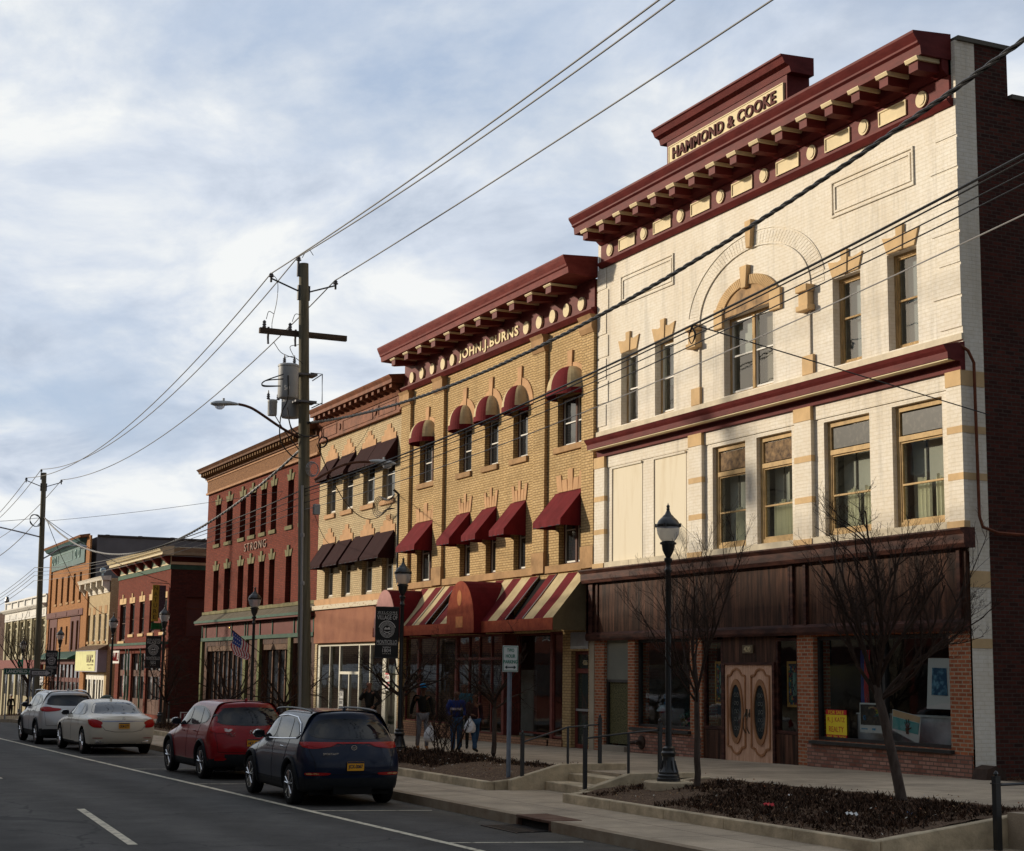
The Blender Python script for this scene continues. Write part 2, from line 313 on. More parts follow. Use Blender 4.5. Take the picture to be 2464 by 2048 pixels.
# ---------- 1. white brick block on the right
def white_building():
    X0,X1=-38.27,-23.62
    t=root('brick_building','white painted brick three storey block with maroon bracketed cornice and dark wooden shopfront','building',(-30.9,20,-1.9))
    top=[(-36.96,-36.06,6.40,8.27),(-35.18,-34.25,6.40,8.26),(-31.94,-29.90,6.40,8.24),(-27.66,-26.70,6.40,8.26),(-25.82,-24.90,6.40,8.35)]
    mid=[(-32.47,-31.07,2.88,5.27),(-30.61,-29.23,2.88,5.27),(-28.05,-26.50,2.88,5.27),(-25.78,-24.27,2.88,5.27)]
    blind=[(-37.37,-35.81,2.88,5.29),(-35.18,-33.66,2.88,5.29)]
    b=MB(); wall(b,X0,X1,2.3,12.09,top+mid,dep=.34)
    # left return, roof
    b.quad((X0,FY,-2.4),(X0,FY+18,-2.4),(X0,FY+18,12.09),(X0,FY,12.09))
    b.quad((X1,FY,-2.2),(X1,FY+.47,-2.2),(X1,FY+.47,12.09),(X1,FY,12.09))
    b.build('wall',white_b,t)
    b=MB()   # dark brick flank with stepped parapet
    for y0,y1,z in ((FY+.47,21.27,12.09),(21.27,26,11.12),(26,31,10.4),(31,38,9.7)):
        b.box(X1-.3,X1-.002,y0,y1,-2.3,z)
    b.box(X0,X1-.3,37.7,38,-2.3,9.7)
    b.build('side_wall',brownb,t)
    b=MB()
    for y0,y1,z in ((FY+.05,21.33,12.09),(21.33,26.05,11.12),(26.05,31.05,10.4),(31.05,38,9.7)): b.box(X1-.36,X1+.05,y0,y1,z+.002,z+.09)
    b.build('coping',mat('coping_stone',(.13,.12,.10),.9,.2,2),t)
    B('roof',roofm,t,(X0,X1-.3,FY+.34,37.7,9.1,9.25))
    # rooms behind the glass
    b=MB()
    for z0,z1 in ((2.6,5.7),(6.0,9.0)):
        b.quad((X0+.1,22.6,z0),(X1-.32,22.6,z0),(X1-.32,22.6,z1),(X0+.1,22.6,z1))
        b.quad((X0+.1,FY+.35,z0),(X1-.32,FY+.35,z0),(X1-.32,22.6,z0),(X0+.1,22.6,z0)); b.quad((X0+.1,FY+.35,z1),(X1-.32,FY+.35,z1),(X1-.32,22.6,z1),(X0+.1,22.6,z1))
        for x in (X0+.1,-33.2,-29.9,-28.6,-26.1,X1-.32): b.box(x,x+.04,FY+.36,22.58,z0+.01,z1-.01)
    b.build('room',roomm,t)
    for i,h in enumerate(top):
        window(t,*h,tan2,clearg,rec=.17,fw=.07,mul=(-30.92,) if i==2 else (),sashm=whitesash if i in(0,1,2) else tan2,rail=h[2]+(.93 if i<3 else 1.0))
    for i,h in enumerate(mid):
        w=window(t,h[0],h[1],h[2],h[3],mat('ochre_window_frame',(.47,.32,.15),.6,.22,6,.1),clearg,rec=.10,fw=.11,transom=4.62,rail=3.72)
        o=B('transom_panel',mat('peeling_board',(.30,.20,.11),.9,.5,7,.5,c2=(.07,.05,.04)) if i<2 else mat('dirty_glass',(.025,.025,.022),.4,.5,9,0,c2=(.10,.09,.075),thr=(.5,.8)),w,(h[0]+.16,h[1]-.16,FY+.13,FY+.142,4.70,5.13))
        # curtain gathered behind the lower sash
        b=MB(); n=34; lo=h[0]+.10; hi=h[1]-.1; start=(.35,.12,.22,.18)[i]
        for k in range(n):
            u=k/n
            if u<start: continue
            if i>=2 and abs(u-.55)<.045: continue
            xa=lo+(hi-lo)*u; xb=lo+(hi-lo)*(k+1)/n
            ya=FY+.30+.035*math.sin(k*2.1); yb=FY+.30+.035*math.sin((k+1)*2.1); za=3.80+.05*math.sin(k*.5+i)+.03*math.sin(k*1.7)
            b.quad((xa,ya,2.95),(xb,yb,2.95),(xb,yb,za),(xa,ya,za))
        q=MB(); q.quad((lo,FY+.42,2.9),(hi,FY+.42,2.9),(hi,FY+.42,4.7),(lo,FY+.42,4.7)); q.build('window_blind',mat('grey_blind',(.36,.37,.33),.9,.10,1.2),w)
        q=MB(); q.quad((lo+(hi-lo)*.32,FY+.40,3.0),(lo+(hi-lo)*.36,FY+.40,3.0),(lo+(hi-lo)*.36,FY+.40,4.7),(lo+(hi-lo)*.32,FY+.40,4.7)); q.build('blind_edge',voidm,w)
        b.build('curtain',curt,w)
    for i in (0,1):
        h=top[i]; n=14; b=MB()
        for k in range(n):
            xa=h[0]+.05+(h[1]-h[0]-.1)*k/n; xb=h[0]+.05+(h[1]-h[0]-.1)*(k+1)/n
            b.quad((xa,FY+.45+.03*math.sin(k*2),7.2),(xb,FY+.45+.03*math.sin(k*2+2),7.2),(xb,FY+.45+.03*math.sin(k*2+2),8.3),(xa,FY+.45+.03*math.sin(k*2),8.3))
        b.build('curtain',mat('pale_blue_curtain',(.55,.62,.62),.9,.2,6),t)
    for i,(u0,u1,z0,z1,c) in ((2,(-31.85,-31.0,7.35,8.2,(.34,.36,.33))),(2,(-30.85,-30.0,6.45,8.2,(.16,.145,.12))),(3,(-27.50,-26.78,6.45,8.2,(.20,.23,.25))),(4,(-25.62,-24.98,6.45,8.3,(.20,.23,.25)))):
        q=MB(); q.quad((u0,FY+.36,z0),(u1,FY+.36,z0),(u1,FY+.36,z1),(u0,FY+.36,z1)); q.build('window_blind',mat('blind_%d'%int(c[0]*100),c,.9,.12,1.5),t)
    # blind panels (recessed frames)
    b=MB()
    for h in blind: b.box(h[0],h[1],FY-.012,FY+.004,h[2],h[3])
    b.split('blind_window',white_p,t)
    b=MB()
    for h in blind: b.nx().box(h[0]-.05,h[0],FY-.04,FY+.004,h[2],h[3]+.05).box(h[0],h[1],FY-.05,FY+.004,h[3],h[3]+.05)
    b.split('blind_window_edge',white_b,t,by='G')
    # pilasters, tan bands
    pil=[(-38.25,-37.69),(-33.39,-32.80),(-28.99,-28.38),(-24.02,-23.60)]
    b=MB(); tb=MB()
    for a,c in pil:
        b.box(a,c,FY-.10,FY+.002,2.86,5.37); tb.box(a-.012,c+.012,FY-.115,FY-.0,5.372,5.66)
        for z in (3.62,4.49): tb.box(a-.006,c+.006,FY-.106,FY-.0,z,z+.13)
        tb.box(a-.03,c+.03,FY-.14,FY-.0,2.74,2.858)
    b.box(-37.69,-33.39,FY-.03,FY+.002,5.36,5.66).box(-32.8,-28.99,FY-.03,FY+.002,5.36,5.66).box(-28.38,-24.02,FY-.03,FY+.002,5.36,5.66)
    b.split('pilaster',white_b,t)
    for z0,z1 in ((5.372,5.66),(4.49,4.62),(3.62,3.75),(1.65,1.95),(.55,.72)): tb.box(X1,X1+.012,FY+.0,FY+.46,z0,z1)
    tb.split('stone_band',tan,t)
    b=MB()   # sill course between
    for a,c in ((-37.66,-33.42),(-32.77,-29.02),(-28.35,-24.05)): b.box(a,c,FY-.12,FY+.002,2.74,2.872)
    b.box(X0,X1+.03,FY-.06,FY+.002,6.24,6.36)
    b.split('sill_course',mat('worn_limestone',(.60,.53,.40),.85,.14,3,.2),t)
    # quoin joints on both edges
    b=MB()
    for k in range(7):
        z=6.5+k*.62
        b.box(X1-.78,X1+.012,FY-.02,FY+.46,z,z+.50) if False else None
        b.box(X0,X0+(.62 if k%2 else .50),FY-.022,FY+.001,z,z+.56)
        b.box(X1-(.80 if k%2 else .62),X1,FY-.022,FY+.001,z,z+.56)
    b.split('quoin',white_b,t)
    # belt course
    cornice(t,-38.1,-23.58,[(0,5.66),(.10,5.66),(.12,5.82),(.30,5.83),(.32,5.845),(.40,5.85),(.41,5.97),(.46,6.03),(.50,6.10),(.0,6.20)],maroon,'belt_course')
    B('soffit',creamt,t,(-38.05,-23.6,FY-.39,FY-.13,5.825,5.842))
    # arch: brick voussoirs, roll moulding, window hood
    b=MB(); arch_ring(b,-30.72,8.30,2.26,2.31,FY-.035,FY+.001,0,180,40,.60) ; b.box(-33.02,-32.97,FY-.045,FY+.001,6.36,8.30).box(-28.48,-28.43,FY-.045,FY+.001,6.36,8.30)
    arch_ring(b,-30.72,8.30,2.80,2.82,FY-.02,FY+.001,8,172,40,.615)
    b.build('arch_moulding',white_b,t)
    b=MB()
    for k in range(64):
        a=R(180*(k+.5)/64); da=R(1.0)
        q=[(-30.72+r*math.cos(a+s),8.30+.605*r*math.sin(a+s)) for r,s in ((2.33,-da*1.25),(2.78,-da*1.25),(2.78,da*1.25),(2.33,da*1.25))]
        b.prism(q,FY-.008,FY+.001)
    b.build('brick_arch',white_b,t)
    b=MB(); arch_ring(b,-30.92,8.24,.98,1.36,FY-.06,FY+.001,6,174,48,.60)
    b.box(-32.28,-31.9,FY-.075,FY+.001,8.02,8.50).box(-29.94,-29.5,FY-.075,FY+.001,8.02,8.50)
    b.nx().prism([(-31.02,8.76),(-30.82,8.76),(-30.76,9.28),(-31.08,9.28)],FY-.12,FY+.001)
    b.nx().prism([(-30.80,9.66),(-30.62,9.66),(-30.57,10.30),(-30.85,10.30)],FY-.12,FY+.001)
    for a,c,z in ((-35.18,-34.25,8.27),(-36.96,-36.06,8.28),(-27.66,-26.70,8.28),(-25.82,-24.90,8.36)): lintel_crown(b.nx(),a,c,z,h=.36)
    for x in (-33.33,-28.72):   # carved consoles and blocks
        b.nx().box(x,x+.42,FY-.22,FY+.001,8.15,8.30).box(x+.03,x+.39,FY-.16,FY+.001,7.86,8.15).box(x-.02,x+.44,FY-.2,FY+.001,7.74,7.86)
        b.nx().box(x,x+.42,FY-.07,FY+.001,6.36,6.78)
    b.split('stone_trim',tan,t,by='G',bevel=.012)
    b=MB(); b.prism([(-30.92+1.02*math.cos(R(a)),8.24+.6*math.sin(R(a))) for a in range(0,181,12)],FY-.02,FY+.001); b.build('arch_panel',mat('soot_tan',(.42,.27,.14),.85,.25,2.2,.1,c2=(.16,.11,.07),thr=(.45,.7)),t)
    # raised brick panels
    b=MB()
    for a,c,z0,z1 in ((-27.63,-24.90,9.57,10.36),(-36.97,-34.22,9.56,10.36)):
        b.nx()
        for q,y in ((0,.035),(.10,.028)):
            b.box(a+q,c-q,FY-y,FY+.001,z1-q-.045,z1-q).box(a+q,a+q+.045,FY-y,FY+.001,z0+q,z1-q-.045).box(c-q-.045,c-q,FY-y,FY+.001,z0+q,z1-q-.045).box(a+q+.045,c-q-.045,FY-y,FY+.001,z0+q,z0+q+.045)
    b.split('raised_panel',white_b,t,by='G')
    # frieze
    b=MB(); b.box(-38.0,-23.74,FY-.06,FY+.001,10.95,11.72)
    b.prism([(FY+.001,10.80),(FY-.06,10.80),(FY-.16,10.90),(FY-.16,10.93),(FY-.08,10.96),(FY+.001,10.96)],-38.05,-23.70,'X')
    b.prism([(FY,11.42),(FY-.10,11.42),(FY-.22,11.52),(FY-.22,11.72),(FY,11.72)],-38.0,-23.74,'X')
    b.build('frieze',maroon,t)
    for k in range(8):
        o=MB(); x=-37.45+1.846*k; disc(o,x,11.18,.165,FY-.10,FY-.05); disc(o,x,11.18,.12,FY-.115,FY-.09); o.build('frieze_roundel',creamt,t)
    for k in range(7):
        o=MB(); x=-36.96+1.846*k
        o.box(x,x+.88,FY-.075,FY-.05,11.03,11.33).box(x,x+.88,FY-.095,FY-.075,11.31,11.34).box(x,x+.88,FY-.095,FY-.075,11.02,11.05).box(x,x+.03,FY-.095,FY-.075,11.05,11.31).box(x+.85,x+.88,FY-.095,FY-.075,11.05,11.31)
        o.build('frieze_panel',creamt,t)
    cornice(t,-38.3,-23.72,[(0,11.72),(.72,11.72),(.74,11.90),(.80,11.94),(.80,11.98),(.86,12.06),(.90,12.12),(.90,12.17),(0,12.24)],maroon)
    for k in range(16):
        x=-37.82+.9135*k; o=MB()
        o.prism([(FY-.2,11.64),(FY-.70,11.64),(FY-.70,11.46),(FY-.62,11.45),(FY-.2,11.47)],x,x+.27,'X')
        o=o.build('bracket',maroon,t)
        q=MB(); q.prism([(FY-.2,11.64),(FY-.74,11.64),(FY-.77,11.70),(FY-.77,11.718),(FY-.2,11.718)],x-.05,x+.32,'X'); q.build('bracket_cap',creamt,o)
    # name pediment
    b=MB(); b.box(-33.55,-28.38,19.42,20.0,12.05,12.95)
    b.build('pediment',maroon,t)
    cx=MB(); cx.prism([(20.0,12.92),(19.40,12.92),(19.36,13.05),(19.24,13.10),(19.18,13.22),(19.14,13.24),(19.14,13.28),(20.0,13.32)],-33.85,-28.2,'X'); cx.build('pediment_cornice',maroon,t)
    p=B('name_panel',mat('rusty_cream',(.68,.56,.34),.7,.15,4,c2=(.70,.60,.38)),t,(-33.42,-28.47,19.385,19.419,12.30,12.76))
    B('name_panel_edge',creamt,p,(-33.42,-28.47,19.37,19.384,12.735,12.76),(-33.42,-28.47,19.37,19.384,12.30,12.325),(-33.42,-33.39,19.37,19.384,12.325,12.735),(-28.5,-28.47,19.37,19.384,12.325,12.735))
    text('HAMMOND & COOKE','lettering',mat('rust_brown',(.08,.018,.014),.7,.3,8),p,(-30.97,19.382,12.525),4.45,.29,ext=.03,off=.028,spacing=1.08)
    # ---- shopfront
    b=MB(); holes=[(-37.80,-36.53,-1.80,.88),(-36.18,-33.50,-1.27,.88),(-32.97,-29.11,-1.95,.88),(-28.53,-24.24,-1.28,.84)]
    wall(b,-38.34,-23.64,-2.3,.89,holes,y=FY-.02,dep=.42); b.build('shop_wall',shopb,t)
    BS('base_brick',shopb2,t,(-36.45,-33.0,FY-.05,FY-.021,-2.3,-1.40),(-28.75,-23.66,FY-.05,FY-.021,-2.3,-1.36))
    b=MB(); b.box(-38.3,-23.66,FY-.06,FY+.3,.91,2.36); b.build('fascia_boards',wood,t)
    b=MB()
    for x in (-38.62,-29.2,-28.72,-23.85): b.box(x,x+.09,FY-.12,FY-.06,.95,2.36)
    for x in (-38.10,-29.3,): b.box(x,x+.05,FY-.10,FY-.06,.95,2.36)
    b.prism([(FY-.06,.86),(FY-.12,.86),(FY-.14,.92),(FY-.14,1.02),(FY-.10,1.08),(FY-.06,1.08)],-38.65,-23.6,'X')
    b.prism([(FY,2.36),(FY-.22,2.36),(FY-.26,2.44),(FY-.26,2.60),(FY-.34,2.68),(FY-.34,2.71),(FY,2.73)],-38.72,-23.45,'X')
    b.box(-38.65,-38.3,FY-.12,FY+.1,.95,2.36)
    b.build('shop_cornice',woodp,t)
    # inside of the shop
    b=MB(); b.quad((-38.2,25,-1.9),(-23.95,25,-1.9),(-23.95,25,1.6),(-38.2,25,1.6)); b.quad((-38.2,20.4,-1.88),(-23.95,20.4,-1.88),(-23.95,25,-1.88),(-38.2,25,-1.88)); b.quad((-38.2,20.4,1.6),(-23.95,20.4,1.6),(-23.95,25,1.6),(-38.2,25,1.6))
    b.box(-33.3,-33.2,20.4,25,-1.87,1.59); b.box(-28.9,-28.8,20.4,25,-1.87,1.59)
    b.build('shop_room',voidm,t)
    def pane(name,x0,x1,z0,z1,y,m=shopg,fr=woodp,mul=()):
        f=MB(); w=.07
        f.box(x0,x0+w,y-.03,y+.06,z0,z1).box(x1-w,x1,y-.03,y+.06,z0,z1).box(x0+w,x1-w,y-.03,y+.06,z1-w,z1).box(x0+w,x1-w,y-.03,y+.06,z0,z0+w)
        for q in mul: f.box(q-.04,q+.04,y-.035,y+.06,z0+w,z1-w)
        o=f.build(name,fr,t); MB().quad((x0+w,y+.02,z0+w),(x1-w,y+.02,z0+w),(x1-w,y+.02,z1-w),(x0+w,y+.02,z1-w)).build('pane',m,o); return o
    dkfr=mat('dark_grey_frame',(.05,.05,.05),.4,.2,5,metal=.3)
    pane('shop_window',-36.18,-33.50,-1.27,.86,FY+.12,fr=dkfr); pane('shop_window',-28.53,-24.24,-1.28,.82,FY+.12,fr=dkfr,mul=(-26.33,))
    BS('window_ledge',dkfr,t,(-36.3,-33.45,FY-.12,FY-.022,-1.36,-1.29),(-28.6,-24.15,FY-.12,FY-.022,-1.355,-1.295))
    # entrance bay
    BS('entrance_panel',wood,t,(-32.97,-32.12,FY+.02,FY+.1,-1.95,-1.22),(-29.98,-29.11,FY+.02,FY+.1,-1.95,-1.22),(-32.12,-29.98,FY+.02,FY+.1,.30,.88))
    B('door_frame',woodp,t,(-32.12,-32.0,FY-.03,FY+.12,-1.95,.30),(-30.06,-29.98,FY-.03,FY+.12,-1.95,.30),(-32.0,-30.06,FY-.03,FY+.12,.245,.30))
    pane('side_window',-32.95,-32.13,-1.21,.82,FY+.05); pane('side_window',-29.97,-29.13,-1.21,.82,FY+.05)
    B('house_number',mat('brass_plate',(.17,.13,.08),.5,.2,9),t,(-31.25,-30.83,FY-.01,FY+.018,.50,.68))
    text('420','lettering',creamt,t,(-31.04,FY-.012,.59),.26,.12)
    oak=mat('oak_veneer',(.50,.27,.17),.5,.28,2.2,.12,stretch=(7,7,.9),c2=(.72,.47,.33))
    ov=darkglass('door_oval_glass',(.03,.035,.035))
    for s,(a,c) in ((1,(-31.995,-31.035)),(-1,(-31.025,-30.065))):
        d=MB(); d.box(a,c,FY+.0,FY+.06,-1.90,.24); cx_=(a+c)/2
        d=d.build('door',oak,t); q=MB()
        for r0,r1,yy,kz in ((.235,.285,FY-.03,2.5),): arch_ring(q,cx_,-.78,r0,r1,yy,FY+.001,0,360,36,kz)
        q.build('oval_moulding',mat('honey_oak',(.34,.17,.085),.35,.2,4),d)
        q=MB()
        P=[(a+.12,-.0),(a+.12,-1.55),(c-.12,-1.55),(c-.12,0)]
        def strip(p0,p1,w=.022):
            v=Vector((p1[0]-p0[0],p1[1]-p0[1])).normalized(); n_=Vector((-v.y,v.x))*w
            q.prism([(p0[0]+n_.x,p0[1]+n_.y),(p0[0]-n_.x,p0[1]-n_.y),(p1[0]-n_.x,p1[1]-n_.y),(p1[0]+n_.x,p1[1]+n_.y)],FY-.022,FY+.001)
        strip(P[0],P[1]); strip(P[2],P[3])
        for sg,z in ((1,0),(-1,-1.55)):
            pts=[(a+.12,z),(a+.26,z+.02*sg),(cx_-.14,z+.12*sg),(cx_,z+.16*sg),(cx_+.14,z+.12*sg),(c-.26,z+.02*sg),(c-.12,z)]
            for u,v in zip(pts,pts[1:]): strip(u,v)
        q.build('door_moulding',mat('dark_oak',(.36,.17,.08),.5,.2,4),d)  # raised door strips in a darker oak tone
        q=MB(); q.prism([(cx_+.235*math.cos(R(k)),-.78+.585*math.sin(R(k))) for k in range(0,360,12)],FY-.006,FY+.001); g=q.build('oval_glass',ov,d)
        q=MB(); rnd=random.Random(4)
        for z in (-1.15,-.95,-.78,-.6,-.42): 
            for sg in(-1,1): arch_ring(q,cx_+sg*.05,z,.035,.045,FY-.012,FY-.0061,0,360,10)
        q.build('leaded_pattern',flat('lead_came',(.16,.17,.16),.4,metal=.5),g)
    q=MB()
    for x in (-31.10,-30.96): q.tube([(x,FY-.03,-1.25),(x,FY-.09,-1.15),(x,FY-.09,-.92),(x,FY-.03,-.80)],.014).box(x-.03,x+.03,FY-.015,FY,-.9,-.72)
    q.build('door_handle',flat('dark_brass',(.08,.06,.04),.35,metal=.8),t)
    # plain boarded doorway at the left end
    B('doorway_panel',mat('grey_green_board',(.20,.20,.165),.8,.1,1),t,(-37.8,-36.53,FY+.06,FY+.12,-.13,.88))
    d=B('doorway_grille',mat('patterned_grille',(.04,.037,.015),.6,.6,30,.3,c2=(.16,.15,.07),thr=(.45,.55)),t,(-37.70,-36.6,FY+.10,FY+.14,-1.74,-.2))
    B('doorway_frame',blackm,t,(-37.8,-37.70,FY+.05,FY+.15,-1.78,-.13),(-36.6,-36.53,FY+.05,FY+.15,-1.78,-.13),(-37.7,-36.6,FY+.05,FY+.15,-.2,-.13))
    B('doorstep',concrete,t,(-37.85,-36.5,FY-.14,FY+.2,-2.1,-1.785))
    q=MB(); q.lathe([(.0,0),(.17,.0),(.17,.03),(.05,.05),(.05,.16),(0,.17)],(-35.75,FY-.05,-1.64),16,'Y'); 
    q.v=[(x,FY-.05-(y-(FY-.05)),z) for x,y,z in q.v]; q.tube([(-35.75,FY-.2,-1.64),(-35.93,FY-.26,-1.66)],.05).tube([(-35.75,FY-.2,-1.64),(-35.60,FY-.26,-1.66)],.05)
    q.build('fire_connection',mat('rusty_iron',(.05,.03,.022),.6,.3,9),t)
    q=MB(); q.tube([(-23.60,19.92,6.12),(-23.55,20.05,6.02),(-23.53,20.16,5.8),(-23.53,20.18,2.95),(-23.53,20.25,2.75),(-23.53,20.6,2.66),(-23.53,24,2.60)],.03); q.build('conduit',mat('rusty_pipe',(.16,.05,.025),.6,.3,6),t)
    # stained glass leaning in the sidelights, goods in the windows
    rnd=random.Random(8)
    for x0,x1 in ((-32.56,-32.10),(-29.65,-29.17)):
        s=root('stained_glass_panel',('gold framed stained glass panel in the window right of the oak doors' if x0>-30 else 'gold framed stained glass panel in the window left of the oak doors'),'stained glass',((x0+x1)/2,FY+.15,-.64),'stained glass panels in the shop windows')
        B('frame',mat('gold_frame',(.36,.2,.05),.5,.2,5),s,(x0,x0+.05,FY+.085,FY+.115,-.64,.32),(x1-.05,x1,FY+.085,FY+.115,-.64,.32),(x0+.05,x1-.05,FY+.085,FY+.115,.27,.32),(x0+.05,x1-.05,FY+.085,FY+.115,-.64,-.59))
        B('glass',mat('pale_art_glass',(.30,.50,.40),.3,.2,6),s,(x0+.15,x1-.15,FY+.095,FY+.105,-.42,.10))
        b=MB(); ms=[flat('glass_'+n,c,.3) for n,c in (('blue',(.04,.10,.22)),('amber',(.40,.24,.06)),('green',(.03,.13,.08)),('red',(.25,.04,.04)),('dark',(.02,.03,.05)))]
        for i in range(8):
            for j in range(18):
                xa=x0+.05+(x1-x0-.1)*i/8; xb=x0+.05+(x1-x0-.1)*(i+1)/8; za=-.59+.86*j/18; zb=-.59+.86*(j+1)/18
                if .15<xa-x0 and xb<x1-.13 and -.42<za and zb<.11: continue
                b.cur=rnd.choice([0,1,2,4,4,4,3,2]); b.box(xa+.003,xb-.003,FY+.093,FY+.105,za+.003,zb-.003)
        b.build('glass_border',ms,s)
        b=MB()
        for sg in (1,-1):
            b.tube([((x0+x1)/2-sg*.09,FY+.088,-.4),((x0+x1)/2+sg*.09,FY+.088,-.1)],.006)
        for k in range(4): b.tube([(x0+.16+k*.05,FY+.088,-.42),(x0+.16+k*.05,FY+.088,.10)],.005)
        b.build('leading',blackm,s)
    return t
WB=white_building()

def shop_goods():
    red=flat('sign_red',(.50,.02,.02),.5); yel=flat('sign_yellow',(.85,.66,.03),.5); wh=flat('poster_white',(.62,.64,.62),.5)
    y=FY+.115
    s=root('for_sale_sign','yellow and red for sale sign in the lower left corner of the big shop window','sign',(-27.95,y,-1.25))
    B('board',yel,s,(-28.30,-27.60,y,y+.01,-1.16,-.76)); B('header',red,s,(-28.30,-27.60,y-.002,y+.01,-.758,-.66)); B('footer',red,s,(-28.30,-27.60,y-.002,y+.01,-1.26,-1.162))
    text('FOR SALE','lettering',yel,s,(-27.95,y-.003,-.71),.52,.07,ext=.002); text('R. J. KATZ','lettering',red,s,(-27.95,y-.001,-.87),.58,.12,ext=.002)
    text('REALTY','lettering',red,s,(-27.95,y-.001,-1.05),.5,.11,ext=.002); text('845-796-2624','lettering',yel,s,(-27.95,y-.003,-1.21),.62,.065,ext=.002)
    s=root('poster','white bordered dark poster with a rainbow feather swirl in the shop window','poster',(-26.8,y+.1,-1.08))
    B('sheet',wh,s,(-27.25,-26.36,y+.07,y+.08,-1.08,-.5)); o=B('picture',flat('poster_dark',(.015,.018,.02),.5),s,(-27.22,-26.39,y+.064,y+.07,-.93,-.53))
    b=MB(); cs=[flat('swirl_'+str(i),c,.5) for i,c in enumerate(((.02,.22,.5),(.05,.5,.5),(.6,.6,.08),(.7,.35,.2),(.6,.5,.3)))]
    for i in range(40):
        u=i/39; a=u*3.6-1.2; rr=.05+.16*u; b.cur=min(4,int(u*5)); cx,cz=-26.78+.03*math.sin(i),-.72
        px,pz=cx+rr*math.cos(a)*1.1,cz+rr*.75*math.sin(a); b.prism([(px-.03,pz-.008),(px+.03,pz-.002),(px+.02,pz+.018),(px-.02,pz+.012)],y+.060,y+.0635)
    for i in range(16): b.cur=0; a=i*.45; b.box(-27.08+.03*math.cos(a)-.012,-27.08+.03*math.cos(a)+.012,y+.06,y+.0635,-.80+.04*math.sin(a),-.78+.04*math.sin(a))
    b.build('swirl',cs,o); B('footer_text',flat('sky_blue',(.05,.3,.5),.5),s,(-27.2,-27.0,y+.064,y+.07,-1.02,-1.0),(-26.5,-26.4,y+.064,y+.07,-1.02,-1.0),(-26.85,-26.75,y+.064,y+.07,-1.03,-.99))
    s=root('poster','tilted teal poster with a dark hand print behind the young tree','poster',(-25.8,y+.1,-1.2))
    b=MB(); b.prism([(-26.18,-.60),(-25.32,-.72),(-25.40,-1.24),(-26.20,-1.0)],y+.05,y+.06); b.build('sheet',wh,s)
    b=MB(); b.prism([(-26.16,-.74),(-25.37,-.85),(-25.42,-1.06),(-26.18,-.97)],y+.044,y+.05); b.build('picture',flat('teal_print',(.10,.36,.36),.5),s)
    b=MB(); b.prism([(-26.16,-.61),(-25.34,-.73),(-25.36,-.84),(-26.16,-.73)],y+.044,y+.05); b.build('banner_strip',flat('peach_print',(.62,.42,.24),.5),s)
    b=MB()
    for a,l in ((60,.16),(80,.2),(100,.2),(120,.17),(20,.13)): 
        c,d=math.cos(R(a)),math.sin(R(a)); b.tube([(-25.72,y+.042,-.98),(-25.72+l*c,y+.042,-.98+l*d)],[.018,.010],4)
    b.tube([(-25.72,y+.042,-1.06),(-25.72,y+.042,-.95)],[.03,.045],5); b.build('hand_print',flat('print_brown',(.06,.03,.02),.6),s)
    s=root('poster','tall white board with a blue picture hanging at the right of the shop window','poster',(-24.8,y+.2,-.57))
    b=MB(); b.prism([(-25.20,.38),(-24.44,.37),(-24.42,-.57),(-25.28,-.57)],y+.16,y+.17); b.build('sheet',wh,s)
    b=MB(); b.prism([(-25.08,.20),(-24.68,.19),(-24.66,-.32),(-25.12,-.31)],y+.15,y+.16); o=b.build('picture',mat('blue_picture',(.02,.08,.16),.5,.3,7,c2=(.20,.45,.60),thr=(.5,.7)),s)
    s=root('display_bench','long white painted box bench inside the shop window','bench',(-26,y+.7,-1.28))
    B('front',mat('scuffed_white',(.50,.51,.52),.6,.25,3),s,(-27.7,-24.2,y+.35,y+.4,-1.28,-.74)); B('top',wh,s,(-27.72,-24.18,y+.33,y+.8,-.738,-.71))
    s=root('draped_flag','limp stars and stripes flag hanging inside the shop window','flag',(-27.35,y+.3,-.6))
    b=MB(); ms=[flat('flag_red',(.42,.03,.04),.8),flat('flag_white',(.55,.55,.55),.8),flat('flag_blue',(.03,.05,.22),.8)]
    for k in range(9):
        b.cur=2 if k<3 else k%2; x=-27.5+.035*k
        b.prism([(x,.55),(x+.035,.55),(x+.03-.01*k,-.2),(x+.06-.01*k,-.55),(x-.02,-.55),(x-.012*k,-.2)],y+.3+.02*(k%2),y+.31+.02*(k%2))
    b.build('cloth',ms,s)
    # left window: flowers, folding stand, blue lamp
    s=root('flower_display','pink and green potted flowers inside the left shop window','flowers',(-34.1,y+.3,-1.2))
    b=MB(); rnd=random.Random(3)
    for i in range(240):
        x=-34.6+rnd.random()*1.0; z=-1.2+rnd.random()*.38*(1-.5*abs(x+34.1)); yy=y+.2+rnd.random()*.3; r=.035
        a=rnd.random()*6; b.cur=1 if rnd.random()<.12 else 0
        b.quad((x-r*math.cos(a),yy,z-r),(x+r,yy+r*math.sin(a),z-r*.3),(x+r*math.cos(a),yy,z+r),(x-r,yy-r*math.sin(a),z+r*.4))
    b.build('blooms',[flat('dark_leaf',(.02,.09,.06),.6),flat('pink_petal',(.6,.12,.3),.6)],s)
    s=root('folding_table','small wooden folding table standing in the left shop window','table',(-34.0,y+.7,-1.2))
    b=MB(); b.box(-34.3,-33.6,y+.5,y+.8,-.62,-.59).tube([(-34.2,y+.6,-.62),(-33.75,y+.6,-1.2)],.015).tube([(-33.7,y+.6,-.62),(-34.15,y+.6,-1.2)],.015); b.build('table_frame',brownfr,s)
    s=root('window_partition','pale painted partition inside the left shop window','partition',(-34.1,y+1.1,-1.2)); B('panel',mat('pale_partition',(.33,.40,.33),.8,.1,1),s,(-34.75,-33.6,y+1,y+1.05,-1.25,.85))
    s=root('ornament_stool','blue ornament on a lace covered stool in the left shop window','ornament',(-35.6,y+.4,-1.2))
